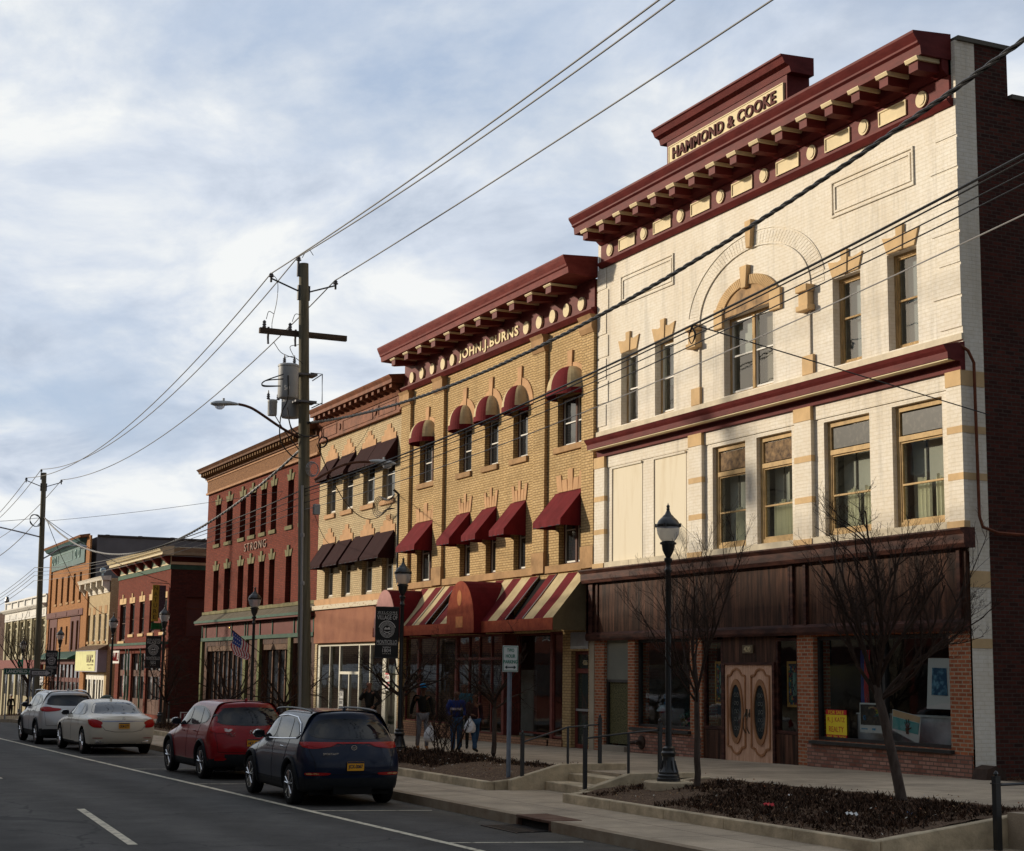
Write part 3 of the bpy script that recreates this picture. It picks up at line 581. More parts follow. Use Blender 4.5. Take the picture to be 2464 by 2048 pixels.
    b=MB(); b.tube([(-35.75,y+.3,-1.2),(-35.66,y+.4,-.85)],.012).tube([(-35.4,y+.3,-1.2),(-35.5,y+.4,-.85)],.012); b.build('legs',flat('stool_blue',(.03,.07,.12),.5),s)
    b=MB(); b.lathe([(.0,.12),(.15,.10),(.20,.02),(.24,-.04),(.24,-.045),(0,-.04)],(-35.58,y+.42,-.84),14); b.build('lace_cover',flat('lace',(.35,.45,.48),.8),s)
    b=MB(); b.lathe([(.03,0),(.05,.05),(.02,.12),(.05,.17),(.04,.26),(.0,.3)],(-35.58,y+.42,-.74),10); b.build('figure',flat('ornament_blue',(.03,.16,.32),.3),s)
shop_goods()
yel_b=brick('yellow_brick',(.60,.425,.215),(.51,.35,.165),(.24,.155,.075),dirt=.4,streak=.5,bump=.7)
crm_b=brick('cream_brick',(.61,.49,.30),(.54,.42,.25),(.30,.22,.13),dirt=.4,streak=.5,bump=.7)
red_b=brick('red_brick',(.22,.048,.028),(.15,.034,.022),(.085,.035,.026),dirt=.4,streak=.4,bump=.6)
brownst=mat('brown_sandstone',(.36,.22,.11),.85,.22,2.5,.25)
pinkst=mat('pink_sandstone',(.50,.30,.16),.85,.15,2.5,.2)
terra=mat('terracotta',(.19,.075,.042),.7,.35,3,.3)
awn_r=mat('red_canvas',(.10,.008,.011),.85,.14,3,.35,c2=(.155,.014,.018),bscale=3,stretch=(1,1,.4)); awn_c=mat('cream_canvas',(.42,.33,.19),.85,.12,3,.3,c2=(.56,.46,.27),bscale=3)
awn_d=mat('dark_maroon_canvas',(.026,.008,.009),.9,.15,3,.3,bscale=3)
awn_o=mat('faded_valance',(.21,.038,.022),.85,.25,5,.3,c2=(.33,.075,.035),bscale=4)
def shed_awning(par,x0,x1,zt,zb,p,m,val=.16,name='awning',y=FY):
    b=MB(); th=.012
    nx_,ny_=12,6
    def Q(i,j):
        u,v=i/nx_,j/ny_; sg=.022*math.sin(math.pi*v)*(.35+.65*abs(math.sin(math.pi*u*2)))
        return (x0+(x1-x0)*u,y-p*v,zt+(zb+val-zt)*v-sg)
    for i in range(nx_):
        for j in range(ny_): b.quad(Q(i,j),Q(i+1,j),Q(i+1,j+1),Q(i,j+1))
        xa,xb=x0+(x1-x0)*i/nx_,x0+(x1-x0)*(i+1)/nx_; w1,w2=.010*math.sin(i*1.9),.010*math.sin((i+1)*1.9)
        b.quad((xa,y-p,zb+val),(xb,y-p,zb+val),(xb,y-p+w2,zb+.3*w2),(xa,y-p+w1,zb+.3*w1))
    for x in(x0,x1): b.add([(x,y,zt),(x,y-p,zb+val),(x,y-p,zb),(x,y,zb)],[(0,1,2,3)])
    o=b.build(name,m,par)
    q=MB(); q.tube([(x0+.01,y-p+.01,zb+.01),(x1-.01,y-p+.01,zb+.01)],.012,5); q.build('awning_rail',blackm,o)
    return o
def dome_awning(par,x0,x1,zt,zb,p,mats,gores=4,y=FY):
    b=MB(); cx=(x0+x1)/2; r=(x1-x0)/2; h=zt-zb-.15; nu=gores*5; nv=8
    for i in range(nu):
        b.cur=(i//5+ (1 if gores==4 else 0))%2
        for j in range(nv):
            q=[]
            for a,c in ((i,j),(i+1,j),(i+1,j+1),(i,j+1)):
                th=math.pi*(1-a/nu); ph=math.pi/2*c/nv
                q.append((cx+r*math.cos(th)*math.cos(ph)**.8,y-p*math.sin(th)*math.cos(ph)**.8,zb+.15+h*math.sin(ph)))
            b.quad(*q)
    o=b.build('awning',mats,par,smooth=True)
    b=MB()
    for i in range(nu):
        q=[]
        for a in (i,i+1):
            th=math.pi*(1-a/nu); q.append((cx+r*math.cos(th)*1.01,y-p*math.sin(th)*1.01))
        b.quad((*q[0],zb+.16),(*q[1],zb+.16),(*q[1],zb),(*q[0],zb))
    b.build('valance',mats[1],o)
    return o
def modillions(par,x0,x1,n,w,zt,h,p,m,name='modillion'):
    b=MB(); st=(x1-x0-w)/(n-1)
    for k in range(n):
        x=x0+st*k; b.prism([(FY,zt),(FY-p,zt),(FY-p,zt-h*.5),(FY-p*.45,zt-h*.75),(FY-p*.3,zt-h),(FY,zt-h)],x,x+w,'X')
    return b.split(name,m,par)

def yellow_building():
    X0,X1=-52.83,-38.28; x=X0
    t=root('brick_building','yellow brick three storey block lettered with a name under its maroon bracketed cornice, red awnings','building',(-45.5,20,-2.1))
    top=[(-51.25,-49.78,6.26,7.72),(-47.80,-46.80,6.26,7.72),(-45.78,-44.75,6.26,7.72),(-43.67,-42.65,6.26,7.72),(-40.68,-39.03,6.24,7.65)]
    mid=[(-51.33,-49.82,2.97,4.93),(-47.62,-46.80,2.97,4.93),(-45.58,-44.83,2.97,4.93),(-43.55,-42.73,2.97,4.93),(-40.56,-39.09,2.97,4.93)]
    b=MB(); wall(b,X0,X1,2.2,10.6,top+mid,dep=.3); shell(b,X0,X1,-3,10.6,roof=10.5); b.build('wall',yel_b,t)
    for L,rows in ((top,0),(mid,1)):
        for i,h in enumerate(L):
            window(t,*h,brownfr,dg,rec=.16,fw=.05,mul=(((h[0]+h[1])/2+.05),) if i in(0,4) else (),sashm=whitesash,sill=.16 if rows==0 else None,smat=brownst)
    b=MB(); pil=[(-52.79,-51.87),(-49.72,-48.85),(-42.12,-41.25),(-39.02,-38.30)]
    pil=[(-52.80,-51.95),(-49.70,-48.92),(-42.05,-41.30),(-39.0,-38.30)]
    # projecting piers are the narrow strips at bay edges
    for a,c in pil: b.box(a,c,FY-.11,FY+.001,3.36,9.12)
    b.split('pier',yel_b,t)
    b=MB()
    for a,c in pil:
        b.box(a-.02,c+.02,FY-.13,FY+.001,2.78,3.358); b.prism([(FY,9.12),(FY-.14,9.12),(FY-.2,9.25),(FY-.2,9.5),(FY-.26,9.6),(FY,9.6)],a-.03,c+.03,'X')
    e=[X0]+[v for p in pil for v in p]+[X1]
    for a,c in zip(e[0::2],e[1::2]):
        if c-a>.1: b.box(a+.025,c-.025,FY-.09,FY+.001,2.76,2.96)
    b.split('stone_block',brownst,t)
    b=MB()
    for i,h in enumerate(top):
        b.nx(); cx=(h[0]+h[1])/2; r=(h[1]-h[0])/2+.10; kz=.5/r if i in(0,4) else 1.0
        if i in (0,4): kz=.75
        zc=7.62 if i in(0,4) else 7.72
        arch_ring(b,cx,zc,r-.02,r+.30,FY-.03,FY+.001,0,180,14,kz)
        zt=zc+kz*(r+.30); b.prism([(cx-.10,zt-.42),(cx+.10,zt-.42),(cx+.15,zt+.34),(cx-.15,zt+.34)],FY-.055,FY+.001)
    for i,h in enumerate(mid):
        b.nx(); a,c=h[0]-.05,h[1]+.05; n=5; w=(c-a)/n
        for k in range(n):
            sp=(k-(n-1)/2)*.035; hh=.48 if k in(0,2,4) else .33; hh+= .12 if k==2 else 0
            b.prism([(a+k*w+.008,4.97),(a+(k+1)*w-.008,4.97),(a+(k+1)*w-.008+sp*1.4,4.97+hh),(a+k*w+.008+sp*1.4,4.97+hh)],FY-.03,FY+.001)
    b.split('stone_head',pinkst,t,by='G')
    dom=[(-51.3,-49.75,8.36),(-47.98,-46.78,8.42),(-45.95,-44.72,8.42),(-43.85,-42.62,8.42),(-40.75,-38.98,8.42)]
    for a,c,z in dom: dome_awning(t,a,c,z,7.56 if c-a>1.4 else 7.58,.52 if c-a<1.4 else .62,[awn_c,awn_r])
    for a,c in ((-51.52,-49.80),(-47.90,-46.84),(-45.88,-44.80),(-43.78,-42.72),(-40.78,-39.05)): shed_awning(t,a,c,4.96,3.94,.70,awn_r,.17)
    # frieze + lettering
    b=MB(); b.box(X0+.12,X1-.08,FY-.06,FY+.001,9.80,10.60); b.prism([(FY,9.62),(FY-.08,9.62),(FY-.2,9.74),(FY-.2,9.78),(FY-.07,9.82),(FY,9.82)],X0+.05,X1-.02,'X'); b.build('frieze',maroon,t)
    for k,xx in enumerate((-51.88,-50.95,-49.99,-49.05,-48.25,-42.60,-41.72,-40.84,-39.96,-39.05)):
        o=MB(); disc(o,xx,10.03,.19,FY-.13,FY-.055); o.build('frieze_roundel',creamt,t)
    text('JOHN.J.BURNS','lettering',mat('gold_cream',(.74,.62,.36),.6,.08,4),t,(-45.48,FY-.062,10.04),4.55,.40,ext=.03,off=.024,spacing=1.15)
    cornice(t,X0-.02,X1+.0,[(0,10.62),(.90,10.66),(.92,10.82),(.96,10.85),(.97,10.90),(1.03,11.02),(1.06,11.10),(1.06,11.14),(0,11.20)],maroon_d)
    for k in range(12):
        xx=-51.95+1.215*k; o=MB()
        if xx+.34>X1: break
        o.prism([(FY-.06,10.56),(FY-.84,10.56),(FY-.84,10.38),(FY-.74,10.37),(FY-.06,10.46)],xx,xx+.33,'X'); o=o.build('bracket',maroon,t)
        q=MB(); q.prism([(FY-.06,10.56),(FY-.86,10.56),(FY-.89,10.60),(FY-.89,10.618),(FY-.06,10.618)],xx-.06,xx+.39,'X'); q.build('bracket_cap',creamt,o)
    # ground floor
    b=MB(); wall(b,X0,X1,-2.6,2.2,[(-52.4,-40.24,-1.80,1.15),(-39.73,-38.70,-2.05,.60)],y=FY-.01,dep=.5)
    b.box(-52.4,-48.05,FY+.02,FY+.2,-1.81,-1.62)
    b.build('shop_wall',yel_b,t)
    BS('base_brick',mat('salmon_brick_flat',(.4,.2,.12),.9,.2,5) if False else brick('salmon_base_brick',(.46,.25,.15),(.38,.2,.12),(.2,.12,.08),bump=.8),t,(X0+.05,-48.0,FY-.06,FY-.011,-2.6,-1.64),(-47.95,-41.0,FY-.06,FY-.011,-2.6,-1.80),(-41.1,-40.2,FY-.06,FY-.011,-2.6,-1.77))
    B('end_pier',mat('pale_stone_pier',(.42,.36,.27),.9,.15,2,.1),t,(-38.62,-38.36,FY-.03,FY+.05,-2.3,.90))
    rfr=mat('red_shop_frame',(.17,.045,.035),.55,.25,4)
    BS('mullion',rfr,t,(-51.3,-51.15,FY+.08,FY+.2,-1.8,1.15),(-48.05,-47.9,FY+.08,FY+.2,-1.8,1.15),(-44.45,-44.3,FY+.08,FY+.6,-1.8,1.15),(-41.2,-41.05,FY+.08,FY+.6,-1.8,1.15))
    for a,c,z0,mm,tr in ((-52.4,-51.3,-1.62,(),None),(-51.15,-48.05,-1.62,(-49.6,),None),(-47.9,-44.45,-1.80,(-46.95,-46.15,-45.25),.42),(-44.3,-41.2,-1.72,(),None),(-41.05,-40.24,-1.75,(),None)):
        f=MB(); w=.055; y=FY+.1 if a!=-44.3 else FY+.55
        f.box(a,a+w,y,y+.07,z0,1.15).box(c-w,c,y,y+.07,z0,1.15).box(a+w,c-w,y,y+.07,1.09,1.15).box(a+w,c-w,y,y+.07,z0,z0+w)
        for q in mm: f.box(q-.03,q+.03,y-.01,y+.07,z0+w,1.09)
        if tr: f.box(a+w,c-w,y-.02,y+.07,tr-.04,tr+.04)
        o=f.build('shop_window',rfr,t); MB().quad((a+w,y+.03,z0+w),(c-w,y+.03,z0+w),(c-w,y+.03,1.09),(a+w,y+.03,1.09)).build('pane',shopg,o)
    b=MB(); b.quad((X0+.1,24,-2.4),(X1-.1,24,-2.4),(X1-.1,24,1.9),(X0+.1,24,1.9)); b.quad((X0+.1,21,-1.9),(X1-.1,21,-1.9),(X1-.1,24,-1.9),(X0+.1,24,-1.9)); b.build('shop_room',mat('dim_room',(.08,.075,.06),.9,.3,1),t)
    b=MB(); b.box(-50.0,-49.2,21.2,21.3,-1.85,.6).box(-45.9,-44.8,21.3,21.4,-1.85,.1); b.cur=1; b.box(-46.9,-46.1,21.2,21.3,-1.85,.2); b.split('shop_partition',[mat('pale_partition2',(.30,.30,.27),.8,.2,2),mat('green_panel',(.04,.22,.10),.6,.4,3)],t)
    # street door 426
    d=B('door',rfr,t,(-39.73,-39.62,FY+.12,FY+.2,-2.05,.60),(-38.80,-38.70,FY+.12,FY+.2,-2.05,.60),(-39.62,-38.8,FY+.12,FY+.2,.52,.60),(-39.62,-38.8,FY+.12,FY+.2,.02,.14),(-39.62,-38.8,FY+.12,FY+.2,-2.05,-1.85))
    MB().quad((-39.62,FY+.16,-1.85),(-38.8,FY+.16,-1.85),(-38.8,FY+.16,.52),(-39.62,FY+.16,.52)).build('pane',darkglass('door_glass',(.03,.045,.04)),d)
    B('push_bar',greym,d,(-39.6,-38.85,FY+.08,FY+.12,-.98,-.92)); text('426','lettering',creamt,d,(-39.2,FY+.15,.30),.26,.13,ext=.01)
    B('door_head',greym,t,(-39.73,-38.70,FY-.03,FY-.012,.66,1.1))
    # long striped shop awning with two arched entrances
    zt,zb,p=2.72,1.46,1.05; a0,a1=-52.6,-38.75; zv=1.14
    b=MB(); ms=[awn_r,awn_c,mat('torn_gap',(.008,.007,.007),.9)]
    n=int((a1-a0)/.6); st=(a1-a0)/n; rnd=random.Random(2)
    for k in range(n):
        xa=a0+k*st; xb=xa+st; b.cur=1-k%2
        if k in (8,18): b.cur=2
        sag=.0
        if b.cur==2: b.quad((xa,FY,zt-.1),(xb,FY,zt-.1),(xb,FY-p+.15,zb-.05),(xa,FY-p+.15,zb-.05)); continue
        m_=((xa+xb)/2)
        b.quad((xa,FY,zt),(xb,FY,zt),(xb,FY-p/2,(zt+zb)/2-.03),(xa,FY-p/2,(zt+zb)/2-.03)); b.quad((xa,FY-p/2,(zt+zb)/2-.03),(xb,FY-p/2,(zt+zb)/2-.03),(xb,FY-p,zb),(xa,FY-p,zb))
    o=b.build('shop_awning',ms,t)
    B('valance',awn_o,o,(a0,a1,FY-p-.006,FY-p+.006,zv,zb-.002))
    b=MB(); b.add([(a1,FY,zt),(a1,FY-p,zb),(a1,FY-p,zv),(a1,FY,zv)],[(0,1,2,3)]); b.add([(a0,FY,zt),(a0,FY-p,zb),(a0,FY-p,zv),(a0,FY,zv)],[(0,1,2,3)]); b.split('end_panel',mat('olive_canvas',(.16,.125,.07),.9,.2,2),o)
    b=MB()
    for k in (6.3,8,9,18,19.9): b.tube([(a0+k*st,FY,zt+.01),(a0+k*st,FY-p,zb+.01)],.018,5)
    b.split('awning_bar',flat('bare_steel',(.35,.33,.30),.35,metal=.8),o)
    for cx,mm,mlab in ((-44.3-.15,awn_o,''),(-50.85,mat('pink_canvas',(.50,.27,.25),.85,.12,4),'')):
        r=.98 if cx<-47 else 1.02; pf=1.28; b=MB(); n=16
        for i in range(n):
            A,C=math.pi*i/n,math.pi*(i+1)/n
            P=lambda a,y:(cx+r*math.cos(a),y,zb-.02+1.22*math.sin(a))
            b.quad(P(A,FY),P(C,FY),P(C,FY-pf),P(A,FY-pf))
        b.quad((cx+r,FY,zv),(cx+r,FY-pf,zv),(cx+r,FY-pf,zb),(cx+r,FY,zb)); b.quad((cx-r,FY,zv),(cx-r,FY-pf,zv),(cx-r,FY-pf,zb),(cx-r,FY,zb))
        q=b.build('arched_awning',awn_r,t,smooth=True)
        f=MB(); f.prism([(cx-r,zv),(cx+r,zv)]+[(cx+r*math.cos(math.pi*i/n),zb-.02+1.22*math.sin(math.pi*i/n)) for i in range(n+1)],FY-pf-.012,FY-pf)
        f.build('arched_front',mm,q)
        if cx>-47:
            f=MB(); f.prism([(cx-.05+.17*math.cos(R(a)),2.16+.23*math.sin(R(a))) for a in range(0,360,20)],FY-pf-.02,FY-pf-.0125); f.box(cx-.30,cx+.22,FY-pf-.02,FY-pf-.0125,1.30,1.62); f.build('faded_patch',mat('faded_orange_patch',(.50,.20,.08),.85,.2,6),q)
    b=MB(); b.tube([(-49.65,19.97,2.95),(-49.65,19.97,1.2)],.0) if False else None
    return t
yellow_building()

def cream_building():
    X0,X1=-62.15,-52.84
    t=root('brick_building','cream brick building with two rows of dark maroon awnings and a brown terracotta cornice','building',(-57.5,20,-2.2))
    top=[(-61.20,-60.12,6.03,8.0),(-59.25,-58.09,6.03,8.0),(-56.95,-55.70,6.03,8.0),(-54.90,-53.61,6.03,8.0)]
    mid=[(-61.20,-60.17,2.76,4.8),(-59.15,-58.12,2.76,4.8),(-56.85,-55.73,2.76,4.8),(-54.72,-53.58,2.76,4.8)]
    b=MB(); wall(b,X0,X1,1.9,10.0,top+mid,dep=.3); shell(b,X0,X1,-3,10.0,roof=9.9); b.build('wall',crm_b,t)
    for r,L in enumerate((top,mid)):
        for h in L: window(t,*h,mat('tan_window_frame',(.40,.33,.23),.6,.1,4),dg,rec=.14,fw=.10,sashm=whitesash,sill=.14 if r==0 else None,smat=pinkst)
    b=MB()
    for L,z in ((top,8.18),(mid,4.92)):
        for h in L:
            b.nx(); cx=(h[0]+h[1])/2
            for k,(w,hh) in enumerate(((.20,.62),(.46,.42),(.74,.22))): b.box(cx-w,cx+w,FY-.03-.003*k,FY+.001,z+(0,0,0)[k]-.1,z+hh*.9)
    b.split('stepped_head',pinkst,t,by='G')
    for a,c in ((-61.26,-59.80),(-59.42,-57.84),(-57.26,-55.45),(-55.42,-53.38)): shed_awning(t,a,c,8.22,7.30,.50,awn_d,.10)
    for a,c in ((-61.52,-59.98),(-59.66,-57.98),(-57.69,-55.58),(-55.40,-53.47)): shed_awning(t,a,c,4.95,3.90,.62,awn_d,.10)
    B('stone_ledge',pinkst,t,(X0,X1,FY-.10,FY+.001,2.52,2.74))
    b=MB(); b.box(X0+.1,X1-.1,FY-.10,FY+.001,9.05,9.62); b.box(X0+.05,X1-.05,FY-.16,FY+.001,8.98,9.06); b.prism([(FY,9.6),(FY-.14,9.6),(FY-.2,9.72),(FY,9.72)],X0+.05,X1-.05,'X')
    for a,c in ((-61.6,-59.9),(-59.2,-55.8),(-55.2,-53.4)): b.box(a,c,FY-.125,FY-.1,9.12,9.16).box(a,c,FY-.125,FY-.1,9.50,9.54).box(a,a+.05,FY-.125,FY-.1,9.16,9.5).box(c-.05,c,FY-.125,FY-.1,9.16,9.5)
    for x in (-61.85,-59.55,-55.5,-53.1): disc(b,x,9.33,.13,FY-.14,FY-.1)
    b.build('frieze',terra,t)
    modillions(t,X0+.2,X1-.2,15,.22,10.0,.28,.42,terra)
    cornice(t,X0,X1,[(0,10.0),(.50,10.0),(.50,10.12),(.58,10.22),(.60,10.27),(.0,10.34)],terra)
    # shopfront
    B('sign_fascia',mat('rusty_orange_fascia',(.20,.065,.032),.7,.3,1.2,.15,c2=(.30,.12,.06)),t,(-61.9,X1-.02,FY-.14,FY+.001,1.05,2.32))
    B('worn_cornice',mat('peeling_white',(.62,.55,.42),.9,.3,6,.4,c2=(.28,.14,.06),thr=(.55,.65),stretch=(1,1,3)),t,(-61.95,X1-.02,FY-.24,FY+.001,2.33,2.50))
    b=MB(); wall(b,X0,X1,-2.6,1.04,[(-61.9,-52.95,-2.35,1.0)],y=FY,dep=.5); b.build('shop_wall',crm_b,t)
    f=MB(); wf=flat('white_shop_frame',(.55,.53,.44),.6)
    for x,w in ((-61.9,.28),(-60.45,.06),(-59.3,.10),(-57.1,.10),(-55.9,.07),(-54.55,.34),(-53.25,.28)): f.box(x,x+w,FY+.05,FY+.16,-2.35,1.0)
    f.box(-61.62,-53.25,FY+.052,FY+.158,.93,1.0).box(-59.2,-57.1,FY+.052,FY+.158,-.12,-.02).box(-58.2,-58.12,FY+.053,FY+.157,-2.3,-.12).box(-61.62,-59.3,FY+.052,FY+.158,-1.8,-1.7)
    f=f.build('shop_frame',wf,t); MB().quad((-61.62,FY+.1,-2.3),(-53.25,FY+.1,-2.3),(-53.25,FY+.1,.93),(-61.62,FY+.1,.93)).build('pane',shopg,f)
    b=MB(); b.quad((X0+.1,23,-2.4),(X1-.1,23,-2.4),(X1-.1,23,1.6),(X0+.1,23,1.6)); b.box(-56.5,-53.5,21,21.1,-2.3,.2); b.build('shop_room',mat('dim_olive_room',(.09,.09,.065),.9,.3,1),t)
    for i,(x,z,l) in enumerate(((-58.9,-1.0,'white for rent notice low on the shop door under the orange fascia'),(-54.0,-.35,'red and white rent notice in the narrow shop door'))):
        s=root('rent_notice',l,'sign',(x,FY+.04,z)); B('sheet',flat('notice_white',(.6,.6,.58),.6),s,(x-.22,x+.22,FY+.035,FY+.045,z-.3,z+.3))
        rd=flat('notice_red',(.4,.03,.04),.6); tx=rd if i else blackm
        B('border',tx,s,(x-.22,x+.22,FY+.030,FY+.0345,z+.24,z+.3),(x-.22,x+.22,FY+.03,FY+.0345,z-.06,z-.02)); text('FOR',  'lettering',tx,s,(x,FY+.034,z+.14),.3,.12,ext=.004); text('RENT','lettering',tx,s,(x,FY+.034,z-.16),.34,.12,ext=.004)
    # service cable head and coil
    b=MB(); b.tube([(-53.0,FY-.05,3.0),(-53.0,FY-.08,6.1),(-53.05,FY-.25,6.25)],.05)
    for k in range(4):
        b.tube([(-53.05,FY-.2,6.1-.05*k)]+[(-53.8+.62*math.cos(R(a))-.15*k,FY-.35,5.75+(.25+.04*k)*math.sin(R(a))) for a in range(30,360,30)]+[(-53.05,FY-.2,5.6)],.014,4)
    b.build('service_mast',blackm,t)
    return t
cream_building()

def strong_building():
    X0,X1=-80.08,-62.17
    t=root('brick_building','dark red brick three storey block with tall narrow windows, STRONG spelled between its upper floors','building',(-71,20,-2.3))
    xs=[(-78.75,-77.50),(-76.72,-75.35),(-74.3,-73.07),(-72.6,-71.32),(-70.8,-69.66),(-69.2,-68.10),(-66.75,-65.65),(-64.9,-63.8)]
    xs=[(a+.28,c) for a,c in xs]
    top=[(a,c,6.0,7.92) for a,c in xs]; mid=[(a,c,2.78,4.72) for a,c in xs]
    b=MB(); wall(b,X0,X1,2.3,9.3,top+mid,dep=.35); shell(b,X0,X1,-3,9.3,roof=9.2); b.build('wall',red_b,t)
    ol=mat('olive_stone',(.17,.155,.085),.9,.25,3,.3)
    for i,h in enumerate(top+mid): window(t,*h,brownfr,dg,rec=.2,fw=.05,sill=.14,smat=ol)
    b=MB()
    for a,c,z0,z1 in top+mid: lintel_crown(b.nx(),a,c,z1,h=.30,up=.16,k=.22)
    b.split('stone_head',ol,t,by='G')
    text('STRONG','lettering',mat('aged_letters',(.28,.20,.155),.7,.2,5),t,(-71.17,FY-.004,5.50),3.5,.36,ext=.05,spacing=1.35)
    orn=mat('ornate_terracotta',(.12,.055,.028),.85,.5,11,1.0,c2=(.27,.14,.065),bscale=16)
    B('frieze',orn,t,(X0+.02,X1-.02,FY-.08,FY+.001,8.66,9.22)); B('frieze_moulding',mat('pale_terracotta',(.36,.20,.11),.8,.2,3),t,(X0,X1,FY-.14,FY+.001,8.56,8.655),(X0,X1,FY-.12,FY-.0,9.225,9.30))
    modillions(t,X0+.05,X1-.3,44,.17,9.60,.30,.45,mat('modillion_terracotta',(.16,.09,.04),.85,.3,4))  # modillions in their own brown terracotta tone
    cornice(t,X0-.02,X1,[(0,9.3),(.2,9.32),(.22,9.60),(.55,9.60),(.56,9.68),(.64,9.76),(.68,9.80),(0,9.88)],mat('bronze_terracotta',(.13,.06,.03),.7,.4,3,.3))
    grn=mat('faded_green_paint',(.028,.075,.05),.6,.25,3); pnk=mat('mauve_panel',(.13,.042,.036),.7,.15,2)
    # slate pent roof over shopfront
    b=MB(); b.prism([(FY,2.66),(FY-.42,2.30),(FY-.42,2.26),(FY,2.3)],X0-.1,X1+.1,'X'); b.build('pent_roof',mat('grey_slate',(.11,.095,.07),.9,.25,3,.3),t)
    B('gutter',grn,t,(X0-.1,X1+.1,FY-.46,FY-.425,2.20,2.31)); B('gutter_board',pnk,t,(X0-.1,X1+.1,FY-.42,FY-.0,2.13,2.255))
    B('stone_course',ol,t,(X0,X1,FY-.1,FY+.001,2.62,2.76))
    b=MB(); b.box(X0,X1,FY-.03,FY+.2,1.50,2.10); b.build('signboard_panel',pnk,t)
    b=MB(); b.box(X0,X1,FY-.1,FY-.031,1.34,1.50)
    for x in (X0,-79.4,-77.3,-74.6,-72.3,-71.9,-69.9,-68,-64.9,-64.4,X1-.12): b.box(x,x+.10,FY-.07,FY-.031,1.5,2.1)
    b.build('green_trim',grn,t)
    b=MB(); wall(b,X0,X1,-2.6,1.34,[(-79.1,-72.3,-2.4,1.1),(-69.5,-65.6,-2.4,1.1),(-65.0,-62.6,-2.4,1.1)],y=FY,dep=.6); b.build('shop_wall',wood,t)
    yg=mat('yellow_green_pilaster',(.17,.15,.06),.8,.5,7,.3,c2=(.08,.11,.05),stretch=(1,1,.3))
    BS('pilaster',yg,t,(X0+.05,X0+.35,FY-.12,FY+.0,-2.6,1.33),(-72.2,-71.8,FY-.12,FY+.0,-2.6,1.33),(-69.95,-69.6,FY-.12,FY+.0,-2.6,1.33),(-65.5,-65.1,FY-.1,FY+.0,-2.6,1.33))
    fb=mat('brown_door_frame',(.12,.055,.03),.6,.3,4,.1)
    BS('transom_board',mat('brown_board',(.11,.06,.035),.7,.3,2),t,(-79.1,-72.3,FY+.03,FY+.2,.86,1.1),(-69.5,-65.6,FY+.03,FY+.2,.86,1.1))
    for a,c in ((-79.1,-72.3),(-69.5,-65.6),(-65.0,-62.6)):
        f=MB(); n=max(3,int((c-a)/.8))
        for k in range(n+1): x=a+(c-a-.1)*k/n; f.box(x,x+.10,FY+.15,FY+.3,-2.4,.86)
        f.box(a+.1,c-.1,FY+.152,FY+.298,-2.3,-1.9)
        o=f.build('shop_frame',fb,t); MB().quad((a+.1,FY+.22,-1.9),(c-.1,FY+.22,-1.9),(c-.1,FY+.22,.86),(a+.1,FY+.22,.86)).build('pane',dg,o)
    return t
strong_building()

